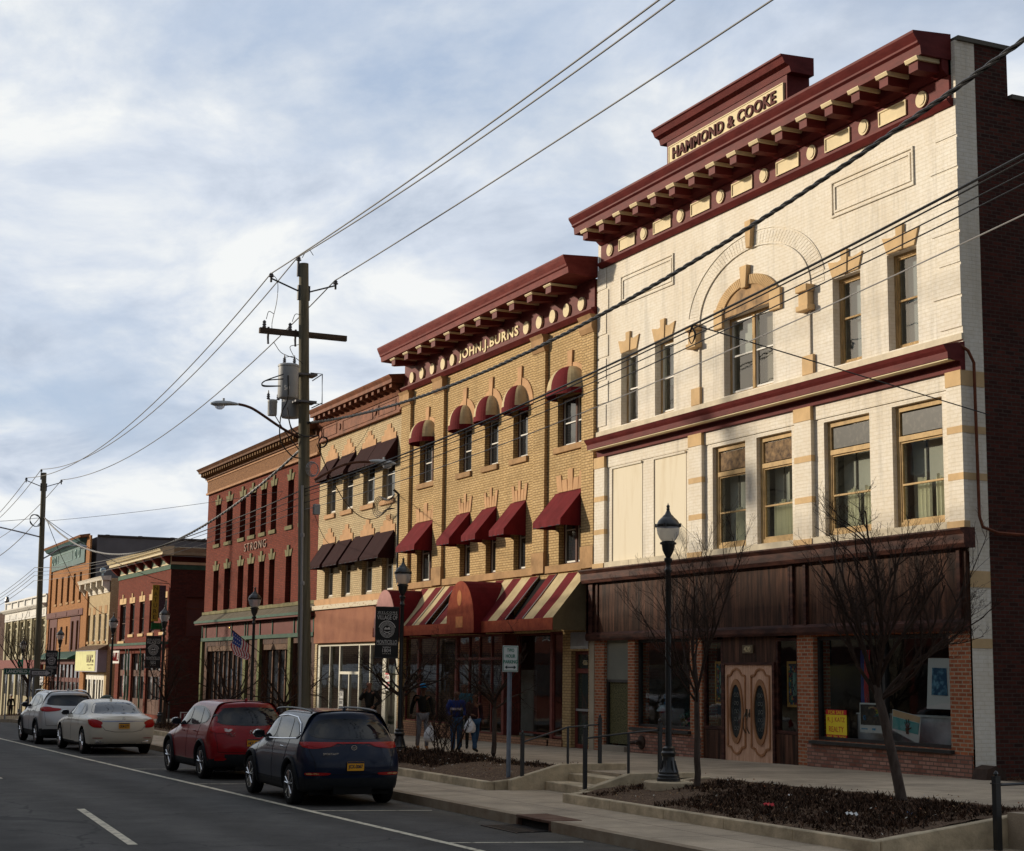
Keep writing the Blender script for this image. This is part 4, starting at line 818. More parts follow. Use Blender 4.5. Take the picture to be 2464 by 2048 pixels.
def corner_brick_building():
    X0,X1=-101.55,-87.6
    t=root('brick_building','low red brick two storey building with cream eaves and a green band','building',(-94.5,20,-2.5))
    wins=[(-100.75,-99.04,1.6,3.80),(-97.83,-96.55,1.97,3.79),(-95.12,-93.85,1.97,3.79),(-92.5,-91.2,1.97,3.79),(-89.6,-88.2,1.97,3.79)]
    b=MB(); wall(b,X0,X1,1.2,6.0,wins,dep=.3); b.quad((X0,FY,-5.2),(X0,FY+14,-5.2),(X0,FY+14,6),(X0,FY,6)); b.quad((X0,FY+14,-5.2),(X1,FY+14,-5.2),(X1,FY+14,6),(X0,FY+14,6)); b.quad((X0,FY,5.9),(X1,FY,5.9),(X1,FY+14,5.9),(X0,FY+14,5.9)); b.build('wall',red_b,t)
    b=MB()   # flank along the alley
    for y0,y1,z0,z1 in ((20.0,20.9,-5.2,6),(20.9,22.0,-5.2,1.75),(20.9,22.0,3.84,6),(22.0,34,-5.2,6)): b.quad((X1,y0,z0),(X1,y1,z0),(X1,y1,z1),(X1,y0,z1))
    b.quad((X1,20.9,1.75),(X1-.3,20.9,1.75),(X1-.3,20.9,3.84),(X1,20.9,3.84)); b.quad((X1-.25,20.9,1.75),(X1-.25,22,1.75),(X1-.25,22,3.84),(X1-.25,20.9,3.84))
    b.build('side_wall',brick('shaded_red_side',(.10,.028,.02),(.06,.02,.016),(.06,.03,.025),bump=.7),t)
    cr=mat('pale_cream_trim',(.58,.49,.31),.6,.1,3); grn=mat('band_green',(.045,.095,.065),.7,.2,3)
    w=MB(); w.box(X1-.20,X1-.14,20.9,20.98,1.75,3.84).box(X1-.20,X1-.14,21.92,22,1.75,3.84).box(X1-.20,X1-.14,20.98,21.92,3.76,3.84).box(X1-.20,X1-.14,20.98,21.92,3.2,3.26); w=w.build('window',brownfr,t); B('pane',dg,w,(X1-.18,X1-.16,20.98,21.92,1.75,3.76))
    for i,h in enumerate(wins): window(t,*h,brownfr,dgb if i in(1,2,4) else dg,rec=.12,fw=.07,sill=.12,smat=tan)
    b=MB()
    for a,c,z0,z1 in wins: b.nx().box(a-.12,c+.12,FY-.03,FY+.001,z1,z1+.34); cx=(a+c)/2; b.box(cx-.12,cx+.12,FY-.05,FY+.0,z1+.1,z1+.58)
    b.split('stone_head',tan,t,by='G')
    B('green_band',grn,t,(X0-.02,X1+.03,FY-.05,FY-.001,5.30,5.54),(X1+.0015,X1+.03,FY,FY+6,5.30,5.54))
    B('cream_panel_band',cr,t,(X0,X1+.02,FY-.03,FY-.001,5.56,6.0),(X1+.002,X1+.02,FY,FY+6,5.56,5.7))
    b=MB(); n=6
    for k in range(n):
        x=-101.2+2.2*k; b.box(x,x+1.3,FY-.04,FY-.031,5.64,5.92)
    b.split('green_panel',mat('grey_green_panel',(.14,.18,.13),.7,.2,3),t)
    b=MB()
    for x in [X0]+[-101.45+2.22*k+.0 for k in range(1,6)]+[-90.4,-88.0]:
        b.prism([(FY-.03,5.56),(FY-.18,5.62),(FY-.5,5.92),(FY-.55,6.02),(FY-.03,6.02)],x,x+.28,'X')
    b.split('corbel',maroon_d,t)
    cornice(t,X0-.1,X1+.5,[(0,6.02),(.62,6.05),(.62,6.2),(.72,6.24),(.80,6.40),(.84,6.46),(0,6.52)],cr)
    b=MB(); b.prism([(X1,6.02),(X1+.45,6.05),(X1+.45,6.2),(X1+.52,6.45),(X1,6.5)],FY,FY+10,'Y'); b.build('side_eaves',mat('dark_cream_eaves',(.30,.25,.16),.7,.2,2),t)  # side eaves in a darker tone of the cream trim
    # ground floor
    B('green_pent',grn,t,(X0-.1,X1+.05,FY-.38,FY,1.30,1.44)); B('red_board',maroon_d,t,(X0-.1,X1+.05,FY-.34,FY,1.12,1.295))
    b=MB(); wall(b,X0,X1,-5.2,1.2,[(-100.5,-97.2,-2.5,.85),(-96.8,-93.2,-2.5,.85),(-92.8,-89.2,-2.5,.85)],dep=.5); b.build('shop_wall',red_b,t)
    for a,c in ((-100.5,-97.2),(-96.8,-93.2),(-92.8,-89.2)):
        f=MB(); 
        for x in (a,(a+c)/2-.5,(a+c)/2+.4,c-.12): f.box(x,x+.12,FY+.1,FY+.25,-2.5,.85)
        f.box(a+.12,c-.12,FY+.11,FY+.24,-.45,-.1); f.box(a+.12,c-.12,FY+.11,FY+.24,-2.5,-1.7)
        o=f.build('shop_frame',brownfr,t); B('pane',dg,o,(a+.12,c-.12,FY+.15,FY+.16,-1.7,.85))
    b=MB()
    for x in (-97.0,-93.0,-96.2): b.tube([(x,FY-.28,-2.4),(x,FY-.28,.7),(x-.15,FY-.28,1.1)],.05)
    b.split('green_post',mat('post_green',(.06,.13,.09),.6,.2,3),t)
    B('corner_pier',brick('corner_pier_brick',(.45,.2,.1),(.3,.12,.07),(.3,.22,.16),bump=.8,dirt=.4),t,(-88.15,-87.55,FY-.1,FY+.02,-5.2,1.1))
    s=root('hanging_sign','square white sign with red figures over the low brick shopfront','sign',(-99,FY-.45,.65))
    B('board',flat('sign_pale',(.60,.58,.55),.6),s,(-99.75,-97.95,FY-.5,FY-.46,.28,1.02)); rr=flat('sign_red2',(.45,.05,.05),.6)
    b=MB(); rnd=random.Random(5)
    for k in range(5):
        x=-99.5+.33*k; b.tube([(x,FY-.51,.42),(x+.1*rnd.uniform(-1,1),FY-.51,.62),(x+.08*rnd.uniform(-1,1),FY-.51,.9)],[.06,.045,.03],4)
    b.build('figures',rr,s)
    s=root('banner_sign','tall yellow NATURE banner hanging above the low brick building corner','sign',(-88.2,19.4,2.4))
    yb=mat('mustard_banner',(.38,.26,.04),.7,.15,3); B('cloth',yb,s,(-88.02,-88.0,19.14,19.50,2.50,4.45)); B('back_cloth',mat('mottled_dark',(.05,.035,.04),.8,.6,12,c2=(.14,.10,.12)),s,(-88.06,-88.03,19.5,19.86,2.7,4.43)); B('grass_strip',mat('grass_print',(.015,.10,.03),.8,.4,14),s,(-88.03,-88.0,19.15,19.75,2.08,2.42))
    b=MB(); b.tube([(-88.02,20,4.55),(-88.02,19.0,4.55)],.02).tube([(-88.02,20,2.05),(-88.02,19.1,2.05)],.02); b.build('arm',blackm,s)
    for i,ch in enumerate('NATURE'): text(ch,'lettering',flat('leaf_black',(.02,.03,.01),.7),s,(-87.998,19.32,4.28-.31*i),.19,.21,face='+X',ext=.004)
    s=root('painted_oval_sign','oval black and white shop sign leaning in the dark doorway','sign',(-98.9,FY+.02,-1.9)); b=MB(); arch_ring(b,-98.8,-.9,.26,.36,FY+.0,FY+.05,0,360,20,2.2); b.build('rim',maroon_d,s); b=MB(); b.prism([(-98.8+.26*math.cos(R(a)),-.9+.57*math.sin(R(a))) for a in range(0,360,20)],FY+.01,FY+.04); b.build('face',mat('sign_black_white',(.03,.03,.03),.6,.5,20,c2=(.5,.5,.5),thr=(.5,.55)),s)
    return t
corner_brick_building()

def narrow_cream_building():
    X0,X1=-112.35,-104.15
    t=root('brick_building','narrow cream brick building with a white cornice and a big boxed shop sign','building',(-108.2,20,-2.5))
    wins=[(-111.40,-110.54,1.7,3.43),(-109.52,-108.66,1.7,3.43),(-107.53,-106.72,1.7,3.43),(-105.66,-104.84,1.7,3.43)]
    b=MB(); wall(b,X0,X1,-.3,4.8,wins,dep=.25); shell(b,X0,X1,-5.2,5.6,back=14,roof=5.4); wall(b,X0,X1,4.8,5.6,[]); b.build('wall',crm_b,t)
    for h in wins: window(t,*h,whitesash,dgb,rec=.1,fw=.08,sill=.1,smat=brownst)
    BS('stone_head',brownst,t,*[(a-.05,c+.05,FY-.02,FY+.001,z1,z1+.5) for a,c,z0,z1 in wins])
    wp=mat('chipped_white',(.62,.58,.50),.7,.2,5,.2); B('frieze',wp,t,(X0,X1,FY-.05,FY+.001,4.72,5.4))
    modillions(t,X0,X1,5,.3,5.45,.7,.5,wp,'bracket'); BS('panel',wp,t,*[(X0+.5+2.0*k,X0+1.7+2.0*k,FY-.09,FY-.051,4.85,5.2) for k in range(4)])
    cornice(t,X0-.1,X1+.1,[(0,5.45),(.55,5.47),(.6,5.6),(.66,5.7),(0,5.76)],wp)
    b=MB(); b.lathe([(.06,0),(.06,.12),(.02,.14),(.17,.22),(.2,.32),(.16,.44),(.0,.5)],(X1-.1,19.5,5.74),12); b.build('ball_finial',mat('finial_blue',(.35,.45,.5),.6,.1,3),t,smooth=True)
    s=mat('sign_cream_yellow',(.62,.62,.30),.6,.08,2)
    o=B('sign_box',mat('lilac_grey_panel',(.30,.29,.34),.7,.08,2),t,(-111.95,-104.2,19.42,19.99,-.26,1.12)); B('sign_face',s,o,(-111.85,-104.9,19.40,19.419,-.20,1.05))
    ink=flat('sign_ink',(.12,.07,.02),.6)
    text('BALM','lettering',ink,o,(-106.95,19.398,.58),1.6,.50,ext=.01,off=.01); text('IN','lettering',ink,o,(-105.8,19.398,.72),.22,.18,ext=.01); text('SPICE','lettering',ink,o,(-105.6,19.398,.42),.5,.18,ext=.01)
    text('soups and salads','lettering',ink,o,(-106.5,19.398,.18),2.2,.12,ext=.008); text('- at 1 -','lettering',ink,o,(-106.5,19.398,-.02),1.3,.10,ext=.008)
    b=MB(); b.prism([(FY,1.45),(FY-.62,1.14),(FY-.62,1.12),(FY,1.12)],X0+.2,X1+.1,'X'); b.build('sign_roof',mat('moss_shingle',(.12,.075,.05),.9,.4,7,.3),t)
    b=MB(); wall(b,X0,X1,-5.2,-.28,[(-111.8,-104.9,-2.4,-.4)],dep=.5); b.build('shop_wall',crm_b,t)
    f=MB()
    for x in (-111.8,-110.6,-109.4,-108.9,-107.7,-106.9,-105.9,-105.2): f.box(x,x+.28,FY+.02,FY+.12,-2.4,-.4)
    f.box(-111.5,-105.2,FY+.03,FY+.11,-.75,-.4).box(-111.5,-105.2,FY+.03,FY+.11,-2.4,-2.15)
    o=f.build('shop_frame',flat('bright_white_frame',(.72,.70,.62),.5),t); B('pane',dg,o,(-111.5,-105.2,FY+.08,FY+.09,-2.15,-.75))
    return t
narrow_cream_building()

def orange_building():
    X0,X1=-127.8,-112.4
    t=root('brick_building','tall orange brick building with a teal cornice and maroon panels below','building',(-120,20,-2.5))
    ob=brick('orange_brick',(.42,.205,.085),(.34,.155,.06),(.24,.12,.06),dirt=.2,bump=.6)
    wins=[(-125.15,-124.26,4.6,6.52),(-122.65,-121.8,4.6,6.52),(-120.15,-119.2,4.6,6.52),(-117.7,-116.82,4.6,6.52),(-115.3,-114.45,4.6,6.52)]
    b=MB(); wall(b,X0,X1+1.1,-5.2,8.3,wins+[(-126.4,-125.6,1.2,2.9),(-124.7,-123.9,1.2,2.9),(-117.4,-116.5,1.2,3.2),(-115.4,-114.6,1.2,3.2),(-121.9,-121.2,1.6,2.9),(-119.8,-119.1,1.6,2.9),(-126.5,-113.5,-2.4,.2)],dep=.3)
    b.build('wall',ob,t)
    BS('corner_pier',ob,t,(X0,X0+.9,FY-.12,FY-.001,-5.2,8.3),(X1-.2,X1+1.12,FY-.12,FY-.001,-5.2,8.8))
    b=MB(); b.box(X0,X1+1.1,FY+.35,FY+26,-5.2,8.72); b.build('side_wall',mat('grey_stucco_flank',(.135,.13,.145),.95,.12,.8,.1),t)
    b=MB(); b.tube([(X1+1.1,FY+.35,8.78),(X1+1.1,FY+26,8.78)],.09,5)
    for k in range(12): b.lathe([(.0,0),(.16,0),(.16,.16),(0,.16)],(X1+1.1,FY+1+2.2*k,8.72),6)
    b.build('coping',flat('dark_coping',(.05,.04,.04),.8),t)
    for h in wins: window(t,*h,brownfr,dg,rec=.12,fw=.06,sill=.1,smat=brownst)
    mp=mat('deep_maroon_panel',(.085,.014,.012),.6,.15,3)
    for a,c,z0,z1 in ((-126.4,-125.6,1.2,2.9),(-124.7,-123.9,1.2,2.9),(-117.4,-116.5,1.2,3.2),(-115.4,-114.6,1.2,3.2),(-121.9,-121.2,1.6,2.9),(-119.8,-119.1,1.6,2.9)): window(t,a,c,z0,z1,mp,dg,rec=.08,fw=.07)
    e=MB()
    for a,c,hs in ((-126.8,-123.5,(-126.4,-125.6,-124.7,-123.9)),(-117.9,-114.2,(-117.4,-116.5,-115.4,-114.6))):
        zt=2.9 if a<-120 else 3.2
        e.box(a,hs[0],FY-.04,FY-.001,.9,3.5).box(hs[1],hs[2],FY-.04,FY-.001,.9,3.5).box(hs[3],c,FY-.04,FY-.001,.9,3.5).box(hs[0],hs[1],FY-.04,FY-.001,zt,3.5).box(hs[2],hs[3],FY-.04,FY-.001,zt,3.5)
    e.split('maroon_panel',mp,t)
    B('maroon_belt',mp,t,(X0-.1,X1-.3,FY-.15,FY-.001,3.55,3.98)); BS('belt_panel',mp,t,*[(X0+.3+4.6*k,X0+4.4+4.6*k,FY-.18,FY-.151,3.62,3.9) for k in range(3)])
    teal=mat('teal_paint',(.065,.13,.135),.6,.25,3); 
    B('teal_frieze',teal,t,(X0+.9,X1-.9,FY-.1,FY-.001,7.1,8.32)); b=MB()
    for x in (-126.2,-125.1,-116.6,-115.2): arch_ring(b,x,7.85,.2,.33,FY-.15,FY-.1,0,360,14)
    for a,c in ((-124,-118)
     ,): b.box(a,c,FY-.13,FY-.1,7.5,7.55).box(a,c,FY-.13,FY-.1,8.15,8.2).box(a,a+.06,FY-.13,FY-.1,7.55,8.15).box(c-.06,c,FY-.13,FY-.1,7.55,8.15)
    b.build('teal_roundel',mat('light_teal',(.15,.26,.25),.6,.2,3),t)
    cornice(t,X0+.6,X1-.5,[(0,8.3),(.15,8.32),(.3,8.42),(.5,8.5),(.62,8.66),(.66,8.70),(0,8.78)],teal)
    cornice(t,X0-.2,X1+.3,[(0,8.78),(.62,8.72),(.66,8.80),(.7,8.86),(0,8.98)],mat('rusty_roof_edge',(.22,.10,.05),.8,.5,3,.2),'roof_edge')
    b=MB(); b.prism([(FY,1.12),(FY-1.0,.62),(FY-1.0,.56),(FY,.56)],X0+.2,X1-.3,'X'); b.build('green_awning',mat('green_metal_awning',(.018,.07,.045),.5,.15,2,metal=.2),t)
    B('red_fascia',mp,t,(X0+.2,X1-.3,FY-.5,FY,.22,.555))
    f=MB()
    for k in range(9): x=-126.5+1.6*k; f.box(x,x+.2,FY+.1,FY+.25,-2.4,.2)
    f.box(-126.3,-113.7,FY+.12,FY+.24,-1.0,-.7).box(-126.3,-113.7,FY+.12,FY+.24,-2.4,-2.0)
    o=f.build('shop_frame',mp,t); B('pane',dg,o,(-126.3,-113.5,FY+.16,FY+.17,-2.0,.2))
    s=root('window_notice','white notice board on the maroon shopfront beyond the white car','sign',(-125.5,FY-.5,-1.5)); B('board',flat('notice_pale',(.5,.5,.52),.6),s,(-126.4,-124.9,FY-.6,FY-.56,-1.3,-.2)); BS('print',flat('notice_grey',(.2,.2,.22),.6),s,*[(-126.2,-125.1,FY-.605,FY-.601,-1.2+.25*k,-1.1+.25*k) for k in range(4)])
    return t
orange_building()

def white_trim_building():
    X0,X1=-150.7,-128.1
    t=root('brick_building','cream building with white pilasters and a panelled white parapet at the far left','building',(-139,20,-2.5))
    wp=mat('white_trim',(.62,.61,.58),.7,.12,3)
    wins=[(X0+1.1+3.7*k,X0+3.5+3.7*k,.9,3.7) for k in range(6)]
    b=MB(); wall(b,X0,X1,-5.2,4.7,wins,dep=.4); shell(b,X0,X1,-5.2,5.1,back=16,roof=4.9); b.build('wall',brick('pale_olive_brick',(.45,.40,.27),(.38,.33,.22),(.3,.27,.2),dirt=.2),t)
    for h in wins:
        window(t,*h,mat('cream_mullion',(.55,.50,.35),.6,.1,4),dg,rec=.15,fw=.12,mul=((h[0]*2+h[1])/3,(h[0]+2*h[1])/3),transom=3.2)
    B('entablature',wp,t,(X0-.1,X1+.02,FY-.15,FY-.001,3.85,4.55)); BS('frieze_panel',wp,t,*[(X0+.6+3.7*k,X0+3.2+3.7*k,FY-.19,FY-.151,4.0,4.4) for k in range(6)])
    cornice(t,X0-.3,X1+.1,[(0,4.55),(.3,4.57),(.5,4.75),(.52,4.85),(0,4.88)],wp)
    B('parapet',wp,t,(X0,X1+.03,FY-.12,FY+.25,4.86,5.35),*[(X0+3.75*k,X0+.5+3.75*k,FY-.22,FY-.121,4.88,5.42) for k in range(7)]); B('parapet_cap',wp,t,(X0-.1,X1+.1,FY-.25,FY+.3,5.43,5.55))
    BS('pilaster',mat('olive_pilaster',(.36,.33,.22),.8,.1,3),t,*[(X0+3.7*k+.1,X0+.85+3.7*k,FY-.14,FY-.001,-5.2,3.84) for k in range(7)])
    B('red_fascia',maroon_d,t,(X0,X1,FY-.4,FY-.15,-.2,.55))
    f=B('shop_frame',blackm,t,*[(X0+1+2.2*k,X0+1.15+2.2*k,FY-.05,FY-.002,-5.2,-.2) for k in range(10)]); B('pane',dg,f,(X0+1,X1-1,FY-.03,FY-.01,-2.3,-.2))
    b=MB(); b.tube([(X0+.3,19.9,5.5),(X0+.3,19.9,5.75),(X0+.3,19.9,6.1)],[.12,.2,.12],8); b.build('roof_vent',blackm,t)
    return t
white_trim_building()
def far_building():
    t=root('brick_building','dark brown brick building cut off by the left edge of the street','building',(-160,20,-2.5))
    wins=[(-156.5-4*k,-155-4*k,1,3) for k in range(5)]
    b=MB(); wall(b,-176,-150.8,-5.2,4.75,wins); shell(b,-176,-150.8,-5.2,4.75,roof=4.6); b.build('wall',brick('far_brown_brick',(.10,.05,.035),(.07,.035,.03),(.06,.04,.035)),t)
    for h in wins: window(t,*h,brownfr,dg)
    B('coping',blackm,t,(-176.1,-150.75,FY-.1,FY+.3,4.76,4.9))
far_building()
# ---------- the facing side of the street (behind the viewer); its roofs shade the shopfronts
def facing_row():
    data=[(-210,-121,-10,4.2,(.3,.2,.15)),(-119.5,-83,-10,9.6,(.35,.12,.08)),(-82,-64,-9.4,12.1,(.5,.42,.28)),(-63.5,-47,-9.6,12.9,(.3,.1,.07)),(-46.5,-28,-9.4,11.6,(.5,.45,.35)),(-27.5,-8,-9.6,12.2,(.4,.2,.12)),(-7,14,-9.4,11.0,(.45,.4,.3))]
    labs=['long low brown brick row facing the shops at the far end','brick building facing the low brick corner building','cream building facing the dark red brick block','red brick building facing the cream brick building','pale building facing the yellow brick block','brown brick building facing the white brick block','tan building at the right end of the facing side']
    for (x0,x1,y,z,c),lab in zip(data,labs):
        t=root('brick_building',lab,'building',((x0+x1)/2,y,-2.2)); m=brick('facing_brick_%d'%int(-x0),c,[v*.8 for v in c],[v*.5 for v in c],dirt=.2)
        b=MB(); b.box(x0,x1,y-14,y,-6,z); b.build('wall',m,t)
        B('cornice',woodp,t,(x0-.1,x1+.1,y+.002,y+.5,z-.6,z+.05))
        n=int((x1-x0)/2.6)
        for fl in range(1,int((z+2.5)/3.6)):
            f=MB(); p=MB()
            for k in range(n):
                xa=x0+.8+(x1-x0-1)*k/n; zz=-2.2+3.7*fl+.8
                if zz+1.9>z-.6: continue
                f.box(xa,xa+1.1,y+.001,y+.06,zz,zz+1.9); p.box(xa+.08,xa+1.02,y+.061,y+.07,zz+.08,zz+1.82)
            if f.v: w=f.build('window_row',whitesash,t); p.build('pane',dgb,w)
        o=B('shopfront',woodp,t,(x0+.5,x1-.5,y+.001,y+.12,.7,1.5)); B('pane',dgb,o,(x0+.7,x1-.7,y+.121,y+.13,-1.6,.6))
facing_row()
# ================================================================== ground
def asphalt():
    m,nt,b=_nt('asphalt'); L=nt.links.new
    tc=N(nt,'ShaderNodeTexCoord')
    n1=N(nt,'ShaderNodeTexNoise',Scale=.35,Detail=6.0,Roughness=.6); mp=N(nt,'ShaderNodeMapping'); mp.inputs['Scale'].default_value=(.25,1.4,1); L(tc.outputs['Object'],mp.inputs[0]); L(mp.outputs[0],n1.inputs['Vector'])
    n2=N(nt,'ShaderNodeTexNoise',Scale=45.0,Detail=3.0,Roughness=.8); L(tc.outputs['Object'],n2.inputs['Vector'])
    r1=N(nt,'ShaderNodeValToRGB'); r1.color_ramp.elements[0].position=.3; r1.color_ramp.elements[1].position=.75
    r1.color_ramp.elements[0].color=(.060,.058,.056,1); r1.color_ramp.elements[1].color=(.10,.096,.090,1); L(n1.outputs['Fac'],r1.inputs[0])
    mx=N(nt,'ShaderNodeMix',data_type='RGBA',blend_type='OVERLAY'); mx.inputs['Factor'].default_value=.75; L(r1.outputs[0],mx.inputs['A']); L(n2.outputs['Fac'],mx.inputs['B'])
    v=N(nt,'ShaderNodeTexVoronoi',feature='DISTANCE_TO_EDGE',Scale=.22); nz=N(nt,'ShaderNodeTexNoise',Scale=1.2,Detail=5.0); ad=N(nt,'ShaderNodeVectorMath',operation='MULTIPLY_ADD')
    L(nz.outputs['Color'],ad.inputs[0]); ad.inputs[1].default_value=(1.2,1.2,0); L(tc.outputs['Object'],ad.inputs[2]); L(ad.outputs[0],v.inputs['Vector']); L(tc.outputs['Object'],nz.inputs['Vector'])
    lt=N(nt,'ShaderNodeMath',operation='LESS_THAN'); lt.inputs[1].default_value=.0045; L(v.outputs['Distance'],lt.inputs[0])
    m2=N(nt,'ShaderNodeMix',data_type='RGBA'); m2.inputs['B'].default_value=(.03,.03,.03,1); ml=N(nt,'ShaderNodeMath',operation='MULTIPLY'); ml.inputs[1].default_value=.7; L(lt.outputs[0],ml.inputs[0]); L(ml.outputs[0],m2.inputs['Factor']); L(mx.outputs['Result'],m2.inputs['A']); L(m2.outputs['Result'],b.inputs['Base Color'])
    b.inputs['Roughness'].default_value=.85
    # oil darkening, lane polish and grit washed to the gutter
    n4=N(nt,'ShaderNodeTexNoise',Scale=1.6,Detail=7.0,Roughness=.7); L(tc.outputs['Object'],n4.inputs['Vector']); sy=N(nt,'ShaderNodeSeparateXYZ'); L(tc.outputs['Object'],sy.inputs[0])
    gr=N(nt,'ShaderNodeMapRange'); gr.inputs['From Min'].default_value=9.9; gr.inputs['From Max'].default_value=10.8; L(sy.outputs[1],gr.inputs['Value'])
    mu=N(nt,'ShaderNodeMath',operation='MULTIPLY'); L(gr.outputs[0],mu.inputs[0]); L(n4.outputs['Fac'],mu.inputs[1])
    m3=N(nt,'ShaderNodeMix',data_type='RGBA'); m3.inputs['B'].default_value=(.17,.145,.11,1); L(mu.outputs[0],m3.inputs['Factor']); L(m2.outputs['Result'],m3.inputs['A'])
    wv=N(nt,'ShaderNodeMath',operation='SINE'); wm=N(nt,'ShaderNodeMath',operation='MULTIPLY'); wm.inputs[1].default_value=3.5; L(sy.outputs[1],wm.inputs[0]); L(wm.outputs[0],wv.inputs[0])
    wr_=N(nt,'ShaderNodeMapRange'); wr_.inputs['From Min'].default_value=-1; wr_.inputs['To Min'].default_value=.80; wr_.inputs['To Max'].default_value=1.12; L(wv.outputs[0],wr_.inputs['Value'])
    pr_=N(nt,'ShaderNodeMapRange'); pr_.inputs['From Min'].default_value=.35; pr_.inputs['From Max'].default_value=.7; pr_.inputs['To Min'].default_value=.72; pr_.inputs['To Max'].default_value=1.15; L(n4.outputs['Fac'],pr_.inputs['Value'])
    m5=N(nt,'ShaderNodeMath',operation='MULTIPLY'); L(wr_.outputs[0],m5.inputs[0]); L(pr_.outputs[0],m5.inputs[1]); m6=N(nt,'ShaderNodeVectorMath',operation='SCALE'); L(m3.outputs['Result'],m6.inputs[0]); L(m5.outputs[0],m6.inputs['Scale']); L(m6.outputs[0],b.inputs['Base Color'])
    bp=N(nt,'ShaderNodeBump',Strength=.6,Distance=.012); L(n2.outputs['Fac'],bp.inputs['Height']); L(bp.outputs[0],b.inputs['Normal']); b.inputs['Specular IOR Level'].default_value=.2
    return m
def slabs(name,c,step=1.5):
    m,nt,b=_nt(name); L=nt.links.new; tc=N(nt,'ShaderNodeTexCoord')
    br=N(nt,'ShaderNodeTexBrick'); br.offset=0; br.inputs['Scale'].default_value=1; br.inputs['Brick Width'].default_value=step; br.inputs['Row Height'].default_value=step; br.inputs['Mortar Size'].default_value=.012
    br.inputs['Color1'].default_value=c4(c); br.inputs['Color2'].default_value=c4([v*.88 for v in c]); br.inputs['Mortar'].default_value=c4([v*.35 for v in c]); L(tc.outputs['Object'],br.inputs['Vector'])
    n1=N(nt,'ShaderNodeTexNoise',Scale=.9,Detail=8.0,Roughness=.65); L(tc.outputs['Object'],n1.inputs['Vector'])
    mr=N(nt,'ShaderNodeMapRange'); mr.inputs['From Min'].default_value=.3; mr.inputs['From Max'].default_value=.7; mr.inputs['To Min'].default_value=.55; mr.inputs['To Max'].default_value=1.12; L(n1.outputs['Fac'],mr.inputs['Value'])
    n2=N(nt,'ShaderNodeTexNoise',Scale=60.0,Detail=2.0); L(tc.outputs['Object'],n2.inputs['Vector'])
    ml=N(nt,'ShaderNodeVectorMath',operation='SCALE'); L(br.outputs['Color'],ml.inputs[0]); L(mr.outputs[0],ml.inputs['Scale'])
    mx=N(nt,'ShaderNodeMix',data_type='RGBA',blend_type='OVERLAY'); mx.inputs['Factor'].default_value=.4; L(ml.outputs[0],mx.inputs['A']); L(n2.outputs['Fac'],mx.inputs['B']); L(mx.outputs['Result'],b.inputs['Base Color'])
    b.inputs['Roughness'].default_value=.9; bp=N(nt,'ShaderNodeBump',Strength=.4,Distance=.01); L(n2.outputs['Fac'],bp.inputs['Height']); L(bp.outputs[0],b.inputs['Normal'])
    return m
asph=asphalt(); walkm=slabs('concrete_walk',(.50,.40,.285)); kerbm=mat('kerb_concrete',(.50,.41,.28),.9,.35,2.6,.4,bscale=30)
paint=mat('worn_road_paint',(.12,.115,.10),.8,.3,7,c2=(.62,.57,.45),thr=(.30,.50)); soilm=mat('bark_mulch',(.065,.040,.027),.95,.4,30,.8,c2=(.20,.135,.09),bscale=60)
def sheet(name,x0,x1,y0,y1,zf,m,dz=0,n=40,kind='structure',solid=None):
    b=MB()
    for i in range(n):
        xa=x0+(x1-x0)*i/n; xb=x0+(x1-x0)*(i+1)/n; za,zb=zf(xa)+dz,zf(xb)+dz
        if solid is None: b.quad((xa,y0,za),(xb,y0,zb),(xb,y1,zb),(xa,y1,za))
        else: b.add([(xa,y0,za-solid),(xb,y0,zb-solid),(xb,y1,zb-solid),(xa,y1,za-solid),(xa,y0,za),(xb,y0,zb),(xb,y1,zb),(xa,y1,za)],[(4,5,6,7),(0,1,5,4),(2,3,7,6)]+([(0,4,7,3)] if i==0 else [])+([(1,2,6,5)] if i==n-1 else []))
    o=b.build(name,m); tag(o,kind=kind); return o
sheet('ground',-900,600,-700,700,lambda x:max(-7.8,zr(x)-.4),mat('dirt_ground',(.10,.08,.06),.95,.3,.5),n=60)
sheet('road',-260,60,-1.4,10.85,zr,asph,n=60)
KY=10.85
sheet('lower_sidewalk',-260,60,KY+.16,16.5,zl,walkm,n=60)
sheet('far_sidewalk',-260,60,-9.4,-1.4,lambda x:zl(x),walkm,n=30,solid=.4)
# kerb with a gap for the drain inlet
GX0,GX1=-23.35,-22.15
for a,c in ((-260,GX0),(GX1,60)): sheet('kerb',a,c,KY-.02,KY+.16,lambda x:zl(x)+.003,mat('kerb_stained',(.23,.165,.11),.9,.35,2.0,.3,c2=(.36,.30,.22)),n=30,solid=.5)
# upper walk, with steps and planters cut into it
for x0,x1,y0 in ((-260,-28.55,15.0),(-28.55,-25.45,14.62),(-25.45,-16.9,15.5),(-16.9,60,14.8)): sheet('upper_sidewalk',x0,x1,y0,20.05 if x0<-25.6 else 20.05,zs,walkm,dz=.002,n=max(4,int((x1-x0)/4)),solid=.6)
sheet('alley_ground',-23.5,60,20.06,60,zs,mat('leafy_dirt',(.10,.07,.045),.95,.4,6,.5),dz=-.02,n=8)
def road_line(pts,w,lab,grp='white lines of the parking lane'):
    b=MB()
    for (xa,ya),(xb,yb) in zip(pts,pts[1:]):
        d=Vector((xb-xa,yb-ya)).normalized(); n_=Vector((-d.y,d.x))*w/2
        b.quad((xa+n_.x,ya+n_.y,zr(xa)+.005),(xb+n_.x,yb+n_.y,zr(xb)+.005),(xb-n_.x,yb-n_.y,zr(xb)+.005),(xa-n_.x,ya-n_.y,zr(xa)+.005))
    o=b.build('road_marking',paint); tag(o,kind='structure')
